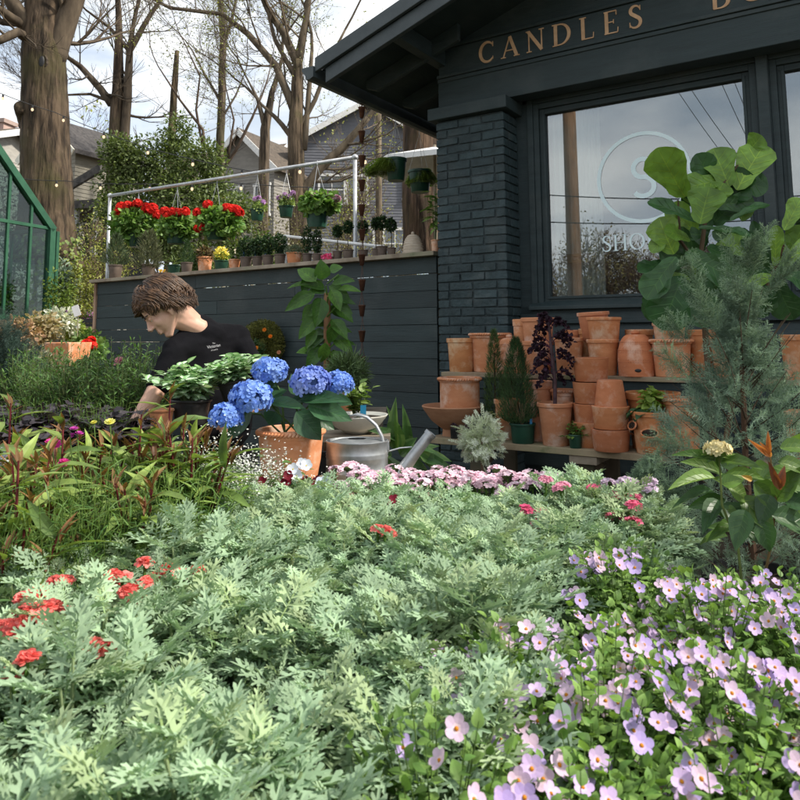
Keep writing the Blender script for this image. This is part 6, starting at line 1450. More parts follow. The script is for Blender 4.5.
# moss basket on the fence
p = FP(264, -.16); p.z = P(264, 344, p.y).z; s = S(p.y); mb_ = thing('moss_planter', 'round moss covered wreath planter with orange marigolds on the fence behind the person', 'planter', p)
b = MB(); bm_r = 21 * s
n = 30; ringp = [(bm_r * .62 * math.cos(6.283 * k / n), 0, bm_r * .72 * math.sin(6.283 * k / n)) for k in range(n + 1)]
b.tube(ringp, [bm_r * .42] * (n + 1), 14); b.ball((0, .03, 0), (bm_r * .6, .08, bm_r * .6), 16, 10)
o = b.build('moss', M_['moss'], mb_, smooth=True)
b = MB(); r = np.random.default_rng(3); n = 5200; th = r.uniform(0, 6.283, n); ph = r.uniform(-2.2, 1.4, n) - math.pi / 2; cr_ = bm_r * .43
pos = np.c_[np.cos(th) * (bm_r * .62 + cr_ * np.cos(ph)), cr_ * np.sin(ph), np.sin(th) * (bm_r * .72 + cr_ * np.cos(ph))]
b.inst(leafT('quad', .5), frames(pos, np.c_[np.cos(th) * np.cos(ph), np.sin(ph), np.sin(th) * np.cos(ph)] + r.normal(size=(n, 3)) * .5, r.normal(size=(n, 3)), r.uniform(.008, .02, n)), tints(n, (.045, .05, .012), (.17, .17, .035), .2, r)); b.build('moss_tufts', M_['leaf'], mb_)
b = MB(); ballf(b, (-.06, -.14, -.08), (.10, .06, .12), 700, L_LN, .035, (.02, .06, .02), (.08, .15, .05), seed=9, inner=.1); b.build('foliage', M_['leaf'], mb_)
MG = flowerT(9, .5, .5, cc=(.75, .25, .02), cr=.2, rows=3)
for k, (x, y, c_) in enumerate(((264.5, 330, (.85, .28, .03)), (270.5, 336.5, (.85, .25, .02)), (256.5, 348, (.85, .3, .03)), (279, 352.5, (.8, .38, .2)))):
    b = MB(); b.inst(MG, frames([(0, 0, 0)], [(1, 0, .2)], (-.2, -1, .4), .04), c_); b.build('marigold', M_['petal'], mb_, P(x, y, p.y - .22) - p)
# pothos on a pole
p = P(327, 372, 4.5); p.z = .45; pth = thing('climbing_pothos', 'large leaved climbing vine on a wooden pole in front of the fence', 'potted plant', p); addpot(pth, .14, .22, 'black')
b = MB(); b.tube([(-.0, 0, .15), (0, 0, P(327, 293, 4.5).z - p.z)], .022, 12, (1.0, .62, .40)); b.build('pole', M_['wood'], pth, smooth=True)
b = MB(); PL = leafT('ovate', .95, .25, .25, veins=True, stalk=.12); rg = random.Random(77)
for (x0, y0, x1, y1, w_, dd, tl) in ((318, 283, 300, 268, 22, -.05, .8), (322, 282, 322, 263, 22, 0, .4), (330, 284, 350, 278, 18, -.02, .9), (336, 290, 358, 288, 14, 0, 1.2), (318, 292, 288, 306, 20, -.05, .6), (314, 285, 290, 284, 10, 0, 1.4), (322, 295, 318, 322, 22, -.1, .3), (330, 288, 340, 306, 18, -.05, .4), (332, 305, 352, 318, 18, -.02, .6), (320, 315, 300, 334, 20, -.05, .5), (330, 318, 346, 334, 18, -.05, .5), (318, 328, 306, 345, 16, -.05, .6), (332, 332, 350, 350, 18, 0, .5), (322, 345, 308, 366, 18, -.05, .4), (330, 350, 345, 366, 18, -.03, .4), (316, 352, 300, 350, 14, 0, 1.0), (326, 340, 322, 362, 16, -.12, .3), (335, 322, 330, 342, 16, -.1, .3), (316, 303, 304, 318, 16, .03, .5), (338, 345, 352, 342, 12, .05, .9), (328, 272, 340, 266, 16, .05, .8), (312, 275, 303, 290, 16, 0, .5)):
    handleaf(b, p, x0, y0, x1, y1, 4.5 + dd, w_ * .9, PL, (.035, .10, .015), (.11, .24, .04), dz=rg.uniform(-.08, .04), tilt=tl, roll=rg.uniform(-.4, .4))
for k in range(26): y_ = rg.uniform(282, 372); sg = rg.choice((-1, 1)); handleaf(b, p, 327, y_, 327 + sg * rg.uniform(12, 24), y_ + rg.uniform(-6, 14), 4.55, rg.uniform(10, 15), PL, (.025, .075, .015), (.07, .16, .03), dz=rg.uniform(-.15, .08), tilt=rg.uniform(.2, 1.2), roll=rg.uniform(-.5, .5))
for k in range(9): y_ = 372 - k * 11; b.tube([(.0, -.02, P(327, y_, 4.5).z - p.z), (rg.uniform(-.09, .09), -.04, P(327, y_ - 9, 4.5).z - p.z)], .005, 5, (.10, .2, .04))
b.build('foliage', M_['gloss'], pth)
# small pots around
def midpot(name, label, px, ybot, d, wpx, hpx, m, z=None, cat='potted plant', rb=.8):
    p = P(px, ybot, d)
    if z is not None: p.z = z
    t = thing(name, label, cat, p); r = wpx / 2 * S(d); h = hpx * S(d); addpot(t, r, h, m, rb); return t, r, h, p
t, r, h, p = midpot('thyme_mound', 'round mound of fine grey green thyme beside the foot of the vine pole', 347, 410, 3.9, 24, 22, 'terra'); b = MB(); ballf(b, (0, 0, h + .07), (.105, .105, .10), 2600, L_ND, .05, (.06, .11, .04), (.15, .22, .09), seed=14, inner=.4); b.build('foliage', M_['needle'], t)
t = thing('display_stand', 'rough timber stand behind the watering can', 'stand', P(358, 300, 3.9)); t.location.z = 0; zt = p.z
b = MB(); b.box((-.15, -.15, zt - .03), (.15, .15, zt), (.5, .5, .5)); b.build('top', M_['wood'], t)
for sx in (-.1, .1): b = MB(); b.box((sx - .03, -.1, 0), (sx + .03, .1, zt - .031), (.5, .5, .5)); b.build('leg', M_['wood'], t)
p = P(357, 433, 3.3); t = thing('white_bowl', 'wide pale ceramic bowl of little herbs behind the watering can', 'bowl', p); b = MB(); b.lathe([(0, 0), (.05, 0), (.10, .03), (.135, .075), (.14, .082), (.132, .08), (.09, .035), (0, .03)], 40, tint=(.95, .93, .85)); b.build('body', M_['white'], t, smooth=True)
b = MB(); b.lathe([(.125, .068), (0, .07)], 20); b.build('soil', M_['soil'], t)
b = MB(); rg = random.Random(15); stems(b, 22, .17, .13, leafT('round', .9, .1, .1), .035, 5, rg, (.09, .17, .03), (.24, .34, .09), c=(0, 0, .06)); b.build('foliage', M_['leaf'], t)
b = MB(); b.box((.02, -.08, .07), (.045, -.078, .13), (.02, .28, .5)); b.build('plant_tag', M_['tagc'], t)
hst = thing('stool_stand', 'low timber stand holding the pale herb bowl', 'stand', (p.x, p.y, 0)); b = MB(); b.box((-.15, -.1, p.z - .025), (.15, .12, p.z - .001)); b.build('top', M_['wood'], hst); b = MB(); b.box((-.05, -.05, 0), (.05, .05, p.z - .026)); b.build('leg', M_['wood'], hst)
t = thing('variegated_lily', 'clump of broad arching green leaves with cream edges behind the watering can spout', 'plant', (P(400, 450, 3.5).x, 3.5, .3)); o0 = t.location; addpot(t, .14, .2, 'black')
VL = leafT('ovate', .9, .25, .5); VL = (VL[0], [(fa, np.array([[1.9, 1.5, 1.8] if (i % 4 in (0, 3) and (i // 4) % 3) else [1, 1, 1] for i in range(len(fa))])) for fa, ft in VL[1]])
b = MB(); rg = random.Random(16)
for (x0, y0, x1, y1, w_, tl) in ((385, 450, 345, 436, 16, .8), (388, 455, 360, 418, 14, .6), (392, 455, 368, 448, 18, .7), (396, 450, 388, 412, 16, .3), (400, 450, 398, 418, 13, .3), (404, 450, 412, 420, 14, .3), (410, 455, 432, 440, 14, .8), (415, 455, 448, 452, 15, .8), (418, 458, 452, 462, 14, .9), (405, 460, 426, 468, 16, .6), (392, 462, 372, 470, 16, .6), (388, 448, 352, 424, 12, 1.0), (400, 455, 408, 440, 18, .4), (395, 440, 380, 424, 14, .6), (410, 448, 438, 446, 10, 1.0), (418, 452, 444, 470, 14, .5), (386, 460, 350, 456, 14, .6)):
    handleaf(b, o0, x0, y0, x1, y1, 3.4 + rg.uniform(-.1, .1), w_, VL, (.04, .10, .03), (.10, .20, .05), dz=rg.uniform(-.2, .05), tilt=tl, roll=rg.uniform(-.5, .5))
b.inst(VL, frames(np.tile([[0, 0, .2]], (12, 1)), np.c_[rng.normal(size=(12, 2)), np.full(12, .8)], (0, 0, 1), .3), tints(12, (.04, .10, .03), (.1, .2, .05))); b.build('foliage', M_['gloss'], t)
# lamium pots next to the person
LM = leafT('ovate', .75, .15, .25); LM = (LM[0], [(fa, np.array([[1.0, 1.0, 1.0] if i % 4 in (1, 2) else [.52, .72, .45] for i in range(len(fa))])) for fa, ft in LM[1]])
def lamium(label, px, py, d, wpx, hpx, n, tilt, seed):
    p = P(px, py, d); t = thing('potted_lamium', label, 'potted plant', p); t.rotation_euler = (0, tilt, 0); r = wpx / 2 * S(d) * .48; h = .10
    addpot(t, r, h, 'black', .75); rg = random.Random(seed); b = MB()
    stems(b, n, hpx * S(d) * .80, wpx / 2 * S(d) * 1.2, LM, .043, 6, rg, (.42, .56, .38), (.66, .78, .60), droop=.42, c=(0, 0, h * .8), s0=.2, up=.5); b.build('foliage', M_['silver'], t); return t
lamium('black pot of silver leaved lamium in front of the person chest, left of two', 191, 424, 2.98, 84, 78, 74, 0, 61)
lamium('tilted black basket of silver leaved lamium beside the blue hydrangea heads', 238, 405, 3.0, 66, 58, 72, -.22, 62)
t = thing('terracotta_pot', 'small reddish clay pot just below the left lamium pot', 'pot', P(161, 432, 2.9)); addpot(t, .05, .09, 'terra')
# ================================================================ ficus, cypress, viburnum on the right
D_ = 3.3; p = P(712, 400, D_); p.z = .5; fig = thing('fiddle_leaf_fig', 'tall fiddle leaf fig with big glossy leaves in front of the shop window', 'potted plant', p); addpot(fig, .17, .3, 'black')
FT = [leafT('fiddle', 1.0, .12, .12 + .06 * k, veins=True, wave=.06) for k in range(3)]
b = MB()
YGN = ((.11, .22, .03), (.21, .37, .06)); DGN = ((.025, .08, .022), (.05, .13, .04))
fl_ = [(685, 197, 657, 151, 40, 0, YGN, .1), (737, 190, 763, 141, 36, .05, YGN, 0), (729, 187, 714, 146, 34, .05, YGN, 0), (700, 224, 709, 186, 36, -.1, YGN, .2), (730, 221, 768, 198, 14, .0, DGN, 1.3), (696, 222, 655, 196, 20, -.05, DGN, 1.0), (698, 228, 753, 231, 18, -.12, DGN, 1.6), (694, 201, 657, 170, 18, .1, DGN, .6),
       (674, 254, 657, 219, 32, .02, YGN, .2), (685, 253, 738, 279, 36, -.2, DGN, .6), (676, 257, 645, 294, 30, -.05, DGN, .5), (682, 276, 664, 326, 42, -.1, DGN, .3), (700, 278, 704, 326, 40, -.06, DGN, .3), (707, 247, 735, 258, 24, -.12, DGN, .8), (748, 186, 706, 176, 14, .1, DGN, .9), (748, 152, 761, 136, 22, .1, YGN, .2), (716, 188, 699, 155, 26, .12, DGN, .2),
       (672, 234, 650, 248, 18, .05, YGN, .8), (720, 210, 745, 182, 30, .12, DGN, .3), (712, 232, 742, 246, 24, .1, DGN, .5), (705, 262, 722, 305, 36, .02, DGN, .3), (668, 262, 640, 268, 18, .1, DGN, .9), (690, 240, 668, 228, 20, .0, YGN, .7), (725, 265, 758, 290, 30, .05, DGN, .5), (702, 200, 684, 176, 26, .15, DGN, .3), (735, 205, 752, 215, 20, .1, YGN, .6), (672, 285, 648, 318, 26, .1, DGN, .3),
       (775, 266, 777, 226, 14, 0, YGN, .2), (784, 230, 803, 196, 20, 0, YGN, .3), (766, 266, 753, 222, 12, .1, DGN, .4), (780, 266, 822, 234, 22, 0, YGN, .6), (773, 275, 733, 290, 24, -.05, YGN, .8), (782, 272, 815, 285, 26, -.05, DGN, .7), (770, 262, 745, 240, 18, .1, DGN, .5), (786, 260, 812, 250, 20, .1, DGN, .8), (776, 280, 790, 318, 30, .05, DGN, .3), (768, 285, 750, 315, 28, .1, DGN, .3)]
rg = random.Random(91)
fl_ += [(698, 235, 672, 208, 30, .12, YGN, .3), (712, 225, 735, 200, 32, .15, DGN, .3), (690, 262, 662, 246, 30, .1, DGN, .5), (715, 250, 748, 240, 30, .1, YGN, .6), (700, 250, 694, 215, 32, .16, DGN, .2), (728, 200, 742, 168, 32, .12, DGN, .2), (695, 270, 720, 300, 34, .1, DGN, .4), (670, 275, 655, 310, 30, .12, DGN, .3), (720, 275, 742, 310, 34, .1, DGN, .3), (706, 195, 724, 168, 28, .16, DGN, .3), (735, 230, 760, 250, 26, .12, DGN, .6), (762, 280, 772, 245, 24, .12, DGN, .4), (790, 262, 800, 225, 24, .1, YGN, .4), (745, 275, 760, 305, 32, .1, DGN, .4)]
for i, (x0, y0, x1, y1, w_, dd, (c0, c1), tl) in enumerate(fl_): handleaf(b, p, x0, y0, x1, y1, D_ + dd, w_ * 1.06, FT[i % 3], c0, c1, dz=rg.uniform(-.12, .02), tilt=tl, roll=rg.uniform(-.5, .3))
for k in range(26):
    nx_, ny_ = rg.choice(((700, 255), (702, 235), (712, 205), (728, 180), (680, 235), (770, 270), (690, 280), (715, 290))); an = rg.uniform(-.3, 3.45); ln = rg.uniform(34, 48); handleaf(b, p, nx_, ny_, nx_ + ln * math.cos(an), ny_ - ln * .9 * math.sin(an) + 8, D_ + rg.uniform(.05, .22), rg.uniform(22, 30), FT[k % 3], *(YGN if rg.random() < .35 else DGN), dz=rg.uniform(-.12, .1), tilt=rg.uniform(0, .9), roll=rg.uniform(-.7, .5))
b.build('foliage', M_['gloss'], fig)
b = MB()
def qf(x, y, dd=0): return P(x, y, D_ + dd + .06) - p
b.tube([(0, 0, .25), qf(705, 330), qf(700, 260), qf(706, 215), qf(722, 185), qf(738, 165)], [.016, .014, .012, .01, .008, .004], 8, (.8, .65, .5)); b.tube([qf(700, 268), qf(680, 240), qf(678, 200)], [.009, .008, .004], 7, (.8, .65, .5)); b.tube([(0.02, 0, .25), qf(745, 340), qf(766, 290), qf(776, 266), qf(784, 245)], [.013, .012, .01, .009, .005], 8, (.7, .4, .3)); b.build('stem', M_['twig'], fig)
# cypress
def sprayT(seed, n1=9, n2=5):
    r = random.Random(seed); V, fs = [], []
    def strip(a, c, w_):
        a, c = Vector(a), Vector(c); d_ = (c - a); n_ = d_.cross(Vector((r.gauss(0, .3), r.gauss(0, .3), 1))).normalized() * w_; m_ = d_.cross(n_).normalized() * w_
        b0 = len(V); V.extend([tuple(a - n_), tuple(a + n_), tuple(c + n_ * .5), tuple(c - n_ * .5), tuple(a - m_), tuple(a + m_), tuple(c + m_ * .5), tuple(c - m_ * .5)]); fs.extend([(b0, b0 + 1, b0 + 2, b0 + 3), (b0 + 4, b0 + 5, b0 + 6, b0 + 7)])
    prev = (0, 0, 0)
    for k in range(n1):
        y = (k + 1) / n1; cur = (r.gauss(0, .02), y, -.12 * y * y + r.gauss(0, .01)); strip(prev, cur, .010 * (1.2 - .6 * y)); prev = cur
        for sg in (-1, 1):
            l = .42 * (1 - .65 * y) * r.uniform(.7, 1.2); e = (cur[0] + sg * l * .75, cur[1] + l * .75, cur[2] + r.gauss(0, .06)); strip(cur, e, .009)
            for j in range(n2):
                q = (j + 1) / (n2 + .3); m = [cur[i] + (e[i] - cur[i]) * q for i in range(3)]; l2 = .13 * (1 - .4 * q) * r.uniform(.7, 1.2); s2 = 1 if j % 2 else -1
                strip(m, (m[0] + sg * l2 * .4 + s2 * l2 * .5, m[1] + l2 * .6, m[2] + r.gauss(0, .05)), .0075)
    return T_(V, fs)
SP = [sprayT(k) for k in range(4)]
Dc = 2.35; pc = P(757, 600, Dc); pc.z = .32
cyp = thing('arizona_cypress', 'feathery blue green cypress filling the right side in front of the pots', 'potted plant', pc); addpot(cyp, .16, .28, 'black')
b = MB(); rc_ = np.random.default_rng(55)
def zf(y): return P(760, y, Dc).z - pc.z
ztop = zf(272)
N_ = 1050; zz = rc_.random(N_) ** .8 * .97; hgt = .15 + zz * (ztop - .15)
rad_ = np.interp(hgt / ztop, [0, .12, .3, .5, .65, .77, .88, 1], [.26, .38, .42, .31, .19, .07, .015, .01]) * rc_.uniform(.1, 1, N_) ** .6
az = rc_.uniform(0, 6.283, N_); pos = np.c_[rad_ * np.cos(az), rad_ * np.sin(az) * .8, hgt - .03]
dirs = np.c_[np.cos(az) * .9, np.sin(az) * .9, rc_.uniform(.2, 1.4, N_)] + rc_.normal(size=(N_, 3)) * .35
szs = rc_.uniform(.06, .12, N_) * (1 - .3 * zz)
k3 = rc_.integers(0, 4, N_)
for k in range(4):
    m_ = k3 == k; b.inst(SP[k], frames(pos[m_], dirs[m_], rc_.normal(size=(m_.sum(), 3)), szs[m_]), tints(m_.sum(), (.15, .23, .17), (.38, .50, .40), .15, rc_))
for (x0, y0, x1, y1) in ((665, 470, 640, 476), (670, 500, 636, 512), (672, 520, 640, 540), (680, 540, 655, 560), (690, 500, 662, 488), (700, 545, 690, 570), (690, 450, 655, 440), (715, 520, 700, 545), (690, 340, 668, 322), (700, 300, 690, 262), (742, 300, 728, 240), (750, 280, 768, 232), (760, 300, 800, 262), (660, 450, 640, 468), (655, 480, 640, 500), (720, 330, 700, 300), (690, 380, 664, 352), (770, 290, 790, 255), (745, 270, 752, 244)):
    a_ = P(x0, y0, Dc - .1) - pc; e_ = P(x1, y1, Dc - .16) - pc; dv = e_ - a_
    for q in np.linspace(0, .9, 6):
        for sg in (-1, 0, 1): b.inst(SP[int(rc_.integers(0, 4))], frames([tuple(a_ + dv * q)], [tuple(dv.normalized() + Vector((sg * .5, 0, sg * .35)))], tuple(rc_.normal(size=3)), .07 * (1.1 - q * .4)), tints(1, (.17, .25, .18), (.34, .46, .34)))
b.build('foliage', M_['silver'], cyp)
b = MB(); b.tube([(0, 0, .2), (-.01, 0, ztop * .5), (0, 0, ztop * .96)], [.014, .01, .003], 7, (.75, .5, .4))
for k in range(60):
    z0 = rc_.uniform(.25, .9) * ztop; a = rc_.uniform(0, 6.28); l = .36 * (1 - z0 / ztop) + .08; b.tube([(0, 0, z0 - .08), (l * .5 * math.cos(a), l * .5 * math.sin(a), z0), (l * math.cos(a), l * math.sin(a), z0 + .1)], [.003, .002, .001], 4, (.5, .42, .34))
b.build('branches', M_['twig'], cyp)
# second lower mass of cypress
# viburnum
Dv = 1.62; pv = P(745, 600, Dv); pv.z = ZB; vib = thing('viburnum', 'glossy leaved shrub with orange new shoots and a cream flower cluster at the right edge', 'potted plant', pv); addpot(vib, .08, .13, 'black')
VT = leafT('ovate', 1.0, .28, .3, veins=True); b = MB(); rg = random.Random(17)
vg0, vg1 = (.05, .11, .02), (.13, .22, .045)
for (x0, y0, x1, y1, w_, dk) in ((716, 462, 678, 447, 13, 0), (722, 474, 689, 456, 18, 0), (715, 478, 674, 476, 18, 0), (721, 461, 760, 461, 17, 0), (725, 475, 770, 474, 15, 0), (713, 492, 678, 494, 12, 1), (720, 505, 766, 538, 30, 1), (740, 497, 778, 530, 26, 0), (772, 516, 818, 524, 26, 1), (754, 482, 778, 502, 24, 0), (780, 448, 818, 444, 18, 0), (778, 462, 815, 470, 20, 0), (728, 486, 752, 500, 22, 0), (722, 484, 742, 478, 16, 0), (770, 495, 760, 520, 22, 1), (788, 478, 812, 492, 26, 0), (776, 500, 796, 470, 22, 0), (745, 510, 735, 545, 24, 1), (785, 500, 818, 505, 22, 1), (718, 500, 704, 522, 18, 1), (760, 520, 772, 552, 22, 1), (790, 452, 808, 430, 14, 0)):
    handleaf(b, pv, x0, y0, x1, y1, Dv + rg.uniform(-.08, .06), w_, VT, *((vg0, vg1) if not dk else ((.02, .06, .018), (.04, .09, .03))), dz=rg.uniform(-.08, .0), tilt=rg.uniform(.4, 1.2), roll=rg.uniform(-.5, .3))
for k in range(26):
    x_, y_ = rg.uniform(700, 815), rg.uniform(462, 540); handleaf(b, pv, x_, y_, x_ + rg.choice((-1, 1)) * rg.uniform(18, 36), y_ + rg.uniform(-12, 16), Dv + rg.uniform(.02, .16), rg.uniform(12, 20), VT, (.025, .07, .018), (.10, .18, .04), dz=rg.uniform(-.06, .06), tilt=rg.uniform(.3, 1.2), roll=rg.uniform(-.5, .5))
for k in range(8): a_ = k * .8; handleaf(b, pv, 718, 456, 718 + 20 * math.cos(a_), 456 + 7 * math.sin(a_), Dv - .01, 9, VT, vg0, vg1, dz=.03 * math.sin(a_), tilt=.9)
b.build('foliage', M_['gloss'], vib)
b = MB()
for (x0, y0, x1, y1, w_, c_) in ((770, 457, 752, 441, 5.5, (.55, .20, .06)), (769, 455, 768, 433, 5.5, (.50, .17, .05)), (771, 457, 762, 444, 6, (.6, .25, .08)), (779, 489, 770, 464, 8, (.16, .05, .02)), (779, 489, 784, 467, 9, (.18, .06, .03)), (780, 490, 776, 474, 7, (.2, .08, .03)), (752, 480, 744, 476, 6, (.5, .3, .06))): handleaf(b, pv, x0, y0, x1, y1, Dv - .05, w_, VT, c_, c_, dz=-.01, tilt=.2)
b.build('young_leaves', M_['gloss'], vib)
b = MB(); q0 = P(718, 451, Dv - .03) - pv; rv_ = np.random.default_rng(6); v = rnd_dirs(110, rv_, -.1); b.inst(FL5, frames(np.array(q0) + v * np.array([.024, .02, .016]) * rv_.uniform(.6, 1.25, (len(v), 1)), np.cross(v, rv_.normal(size=(len(v), 3))), v, rv_.uniform(.005, .010, len(v))), tints(len(v), (.68, .58, .25), (.8, .74, .48), .1, rv_)); b.build('flower_cluster', M_['petal'], vib)
b = MB(); b.tube([(0, 0, .1), P(738, 545, Dv) - pv, P(722, 505, Dv) - pv, P(720, 470, Dv) - pv, P(719, 452, Dv) - pv], [.0032, .003, .0028, .002, .0015], 6, (.16, .2, .06)); b.tube([(0.01, 0, .1), P(772, 540, Dv) - pv, P(776, 500, Dv) - pv, P(772, 470, Dv) - pv, P(770, 455, Dv) - pv], [.0035, .003, .0028, .002, .0015], 6, (.2, .13, .05)); b.build('stems', M_['leaf'], vib)

# ================================================================ left mid plants
rg = random.Random(41)
rf_ = np.random.default_rng(41)
def speedwell(label, seed, spikes=0):
    t = thing('spiky_herb', label, 'potted plant', (0, 0, ZM), 0, 'green spiky herbs on the left bench'); addpot(t, .085, .13, 'black', .8); b = MB(); rr = random.Random(seed)
    stems(b, 60, .42, .13, leafT('lance', .2, .1, .3), .035, 16, rr, (.045, .11, .03), (.13, .24, .065), s0=.1, up=.9, c=(0, 0, .1), stemr=.0018)
    b.build('foliage', M_['leaf'], t)
    return t
sw = [speedwell('green spiky herb in a black pot at the left end of the back bench row', 1), speedwell('green spiky herb in a black pot', 2)]
spots = [(160, 3.35), (140, 3.5), (118, 3.4), (98, 3.55), (78, 3.4), (58, 3.55), (38, 3.4), (20, 3.6), (150, 3.2), (125, 3.15), (100, 3.2), (70, 3.2), (44, 3.2)]
for i, (px, d) in enumerate(spots):
    o = sw[i % 2] if i < 2 else dup(sw[i % 2]); q = PG(px, d); o.location = (q.x, q.y, ZM); o.rotation_euler = (0, 0, rg.uniform(0, 6)); k = rg.uniform(.92, 1.05) * (1 if i < 8 else .88); o.scale = (1, 1, k)
    o['label'] = 'bushy green spiky herb in the leafy row left of the person'
b = MB(); sp_ = thing('flower_spikes', 'tall thin green flower spikes rising beside the person arm', 'plant', P(148, 420, 3.3)); 
for (x, y) in ((141, 343), (161, 352), (130, 352), (153, 368), (122, 362), (112, 372), (100, 375)):
    e_ = P(x, y, 3.3) - sp_.location; b.tube([(e_.x * .8, 0, -.05), tuple(e_)], .0018, 4, (.15, .2, .08)); n = 60; q = rf_.uniform(.45, 1, n); pos = np.outer(q, np.array(e_)) + np.outer(1 - q, np.array([e_.x * .8, 0, -.05])); b.inst(L_OVN, frames(pos, rf_.normal(size=(n, 3)) + np.array([0, 0, .8]), rf_.normal(size=(n, 3)), .011), tints(n, (.12, .17, .06), (.26, .30, .12)))
b.build('spikes', M_['leaf'], sp_)
def heuchera(seed):
    t = thing('dark_coral_bells', 'dark purple leaved plant in the low row behind the magenta flowers', 'potted plant', (0, 0, ZM), 0, 'dark purple leaved plants on the left bench'); addpot(t, .075, .12, 'black', .8); b = MB(); rr = random.Random(seed)
    stems(b, 34, .20, .15, leafT('round', 1.0, .2, .3, wave=.12), .045, 3, rr, (.022, .02, .025), (.07, .06, .07), s0=.7, up=.3, c=(0, 0, .1), stemc=(.08, .03, .05)); b.build('foliage', M_['leaf'], t); return t
hh0 = heuchera(5)
for i, (px, d) in enumerate(((5, 2.75), (28, 2.8), (50, 2.72), (72, 2.8), (94, 2.74), (112, 2.85), (16, 2.95), (60, 2.95), (88, 2.98), (-15, 2.8), (38, 2.62), (80, 2.62), (126, 2.7))):
    o = hh0 if i == 0 else dup(hh0); q = PG(px, d); o.location = (q.x, q.y, ZM); o.rotation_euler = (0, 0, rg.uniform(0, 6)); o.scale = (1, 1, rg.uniform(.85, 1.05))
q = PG(0, 3.75); t = thing('blue_juniper', 'dense blue green juniper bush at the left edge below the greenhouse', 'potted plant', (q.x, q.y, .62)); addpot(t, .12, .2, 'black')
b = MB(); v = rnd_dirs(620, rf_, -.6); n = len(v); pos = v * rf_.uniform(.3, 1, (n, 1)) * np.array([.22, .2, .34]) + np.array([0, 0, .50])
for k in range(4): m_ = np.arange(n) % 4 == k; b.inst(SP[k], frames(pos[m_], v[m_] + np.array([0, 0, .6]), rf_.normal(size=(m_.sum(), 3)), .09), tints(m_.sum(), (.03, .06, .05), (.10, .16, .13), .15))
b.build('foliage', M_['needle'], t); q = PG(14, 3.9); jt = dup(t, loc=(q.x, q.y, .55), rz=2, s=.9, label='smaller blue green juniper just right of the juniper at the left edge')
# clutter behind
nb = thing('plant_shelf', 'pale timber plank shelf of small plants below the greenhouse corner', 'shelf', PG(58, 7.4), R(-20)); zS = P(58, 352, 7.4).z - nb.location.z
b = MB(); b.box((-.42, -.15, zS - .03), (.5, .15, zS), (1.5, 1.2, .9)); b.build('board', M_['wood'], nb)
for sx in (-.38, .0, .42): b = MB(); b.box((sx - .03, -.12, -.1), (sx + .03, .12, zS - .031), (1.4, 1.1, .85)); b.build('leg', M_['wood'], nb)
p = P(67, 375, 6.6); t = thing('terracotta_trough', 'large rectangular terracotta trough in the sun left of the fence end', 'planter', p, R(-25)); w_ = 17 * S(6.6); hh1 = 32 * S(6.6)
b = MB(); V = [(-w_ * .8, -.1, 0), (w_ * .8, -.1, 0), (w_ * .8, .1, 0), (-w_ * .8, .1, 0), (-w_, -.13, hh1), (w_, -.13, hh1), (w_, .13, hh1), (-w_, .13, hh1), (-w_ * .92, -.11, hh1), (w_ * .92, -.11, hh1), (w_ * .92, .11, hh1), (-w_ * .92, .11, hh1), (-w_ * .8, -.09, hh1 - .06), (w_ * .8, -.09, hh1 - .06), (w_ * .8, .09, hh1 - .06), (-w_ * .8, .09, hh1 - .06)]
b.add(V, [(0, 3, 2, 1), (0, 1, 5, 4), (1, 2, 6, 5), (2, 3, 7, 6), (3, 0, 4, 7), (4, 5, 9, 8), (5, 6, 10, 9), (6, 7, 11, 10), (7, 4, 8, 11), (8, 9, 13, 12), (9, 10, 14, 13), (10, 11, 15, 14), (11, 8, 12, 15), (12, 13, 14, 15)], (1.05, 1, .95)); b.build('trough', M_['terra'], t, bevel=.01)
cl = [(40, 330, 6.9, 20, 'creamy', 'plant with cream and peach leaves under the greenhouse corner', ((.2, .17, .08), (.46, .36, .2))), (20, 335, 6.2, 18, 'peach', 'tan leaved plant left of the peach one under the greenhouse', ((.3, .17, .1), (.5, .35, .2))), (60, 322, 7.4, 18, 'white', 'white flecked plant above the terracotta trough', ((.3, .35, .25), (.75, .75, .68))), (88, 345, 7.0, 16, 'green', 'green plant tucked against the fence end', ((.06, .12, .03), (.16, .25, .06))), (36, 372, 5.4, 20, 'tan', 'sprawling plant with small white flowers left of the trough', ((.12, .16, .05), (.55, .5, .36))), (72, 330, 7.6, 12, 'lime', 'small lime plant right of the white flecked one', ((.12, .2, .03), (.3, .36, .08))), (85, 372, 6.2, 12, 'low', 'low dark leaved plant at the foot of the fence end', ((.04, .08, .02), (.14, .2, .06)))]
for i, (px, py, d, wp, _, lb, cc_) in enumerate(cl):
    p = P(px, py + 10, d); g_ = HT(p.x, p.y); t = thing('bedding_plant', lb, 'potted plant', (p.x, p.y, max(g_, p.z - .3))); addpot(t, .1, .16, 'brownpot' if i % 2 else 'terra'); zc = max(p.z + .1 - t.location.z, .2)
    b = MB(); s = S(d); ballf(b, (0, 0, zc), (wp * s, wp * s * .7, wp * s * .8), 700, L_OV, .045, *cc_, seed=70 + i, inner=.1); b.tube([(0, 0, .1), (0, 0, zc)], .01, 5, (.2, .18, .1)); b.build('foliage', M_['leaf'], t)
p = P(90, 346, 6.8); t = thing('red_geranium', 'red geranium blooming against the left end of the fence', 'potted plant', (p.x, p.y, p.z - .25)); addpot(t, .08, .14, 'brownpot'); b = MB(); ballf(b, (0, 0, .2), (.13, .12, .1), 260, leafT('round', 1), .05, *GR['geran'], seed=5); b.build('foliage', M_['leaf'], t)
for k, (x, y) in enumerate(((86, 344), (91, 341), (93, 346))): headpart(t, P(x, y, 6.7) - t.location, .035, RED, k + 80, 30)
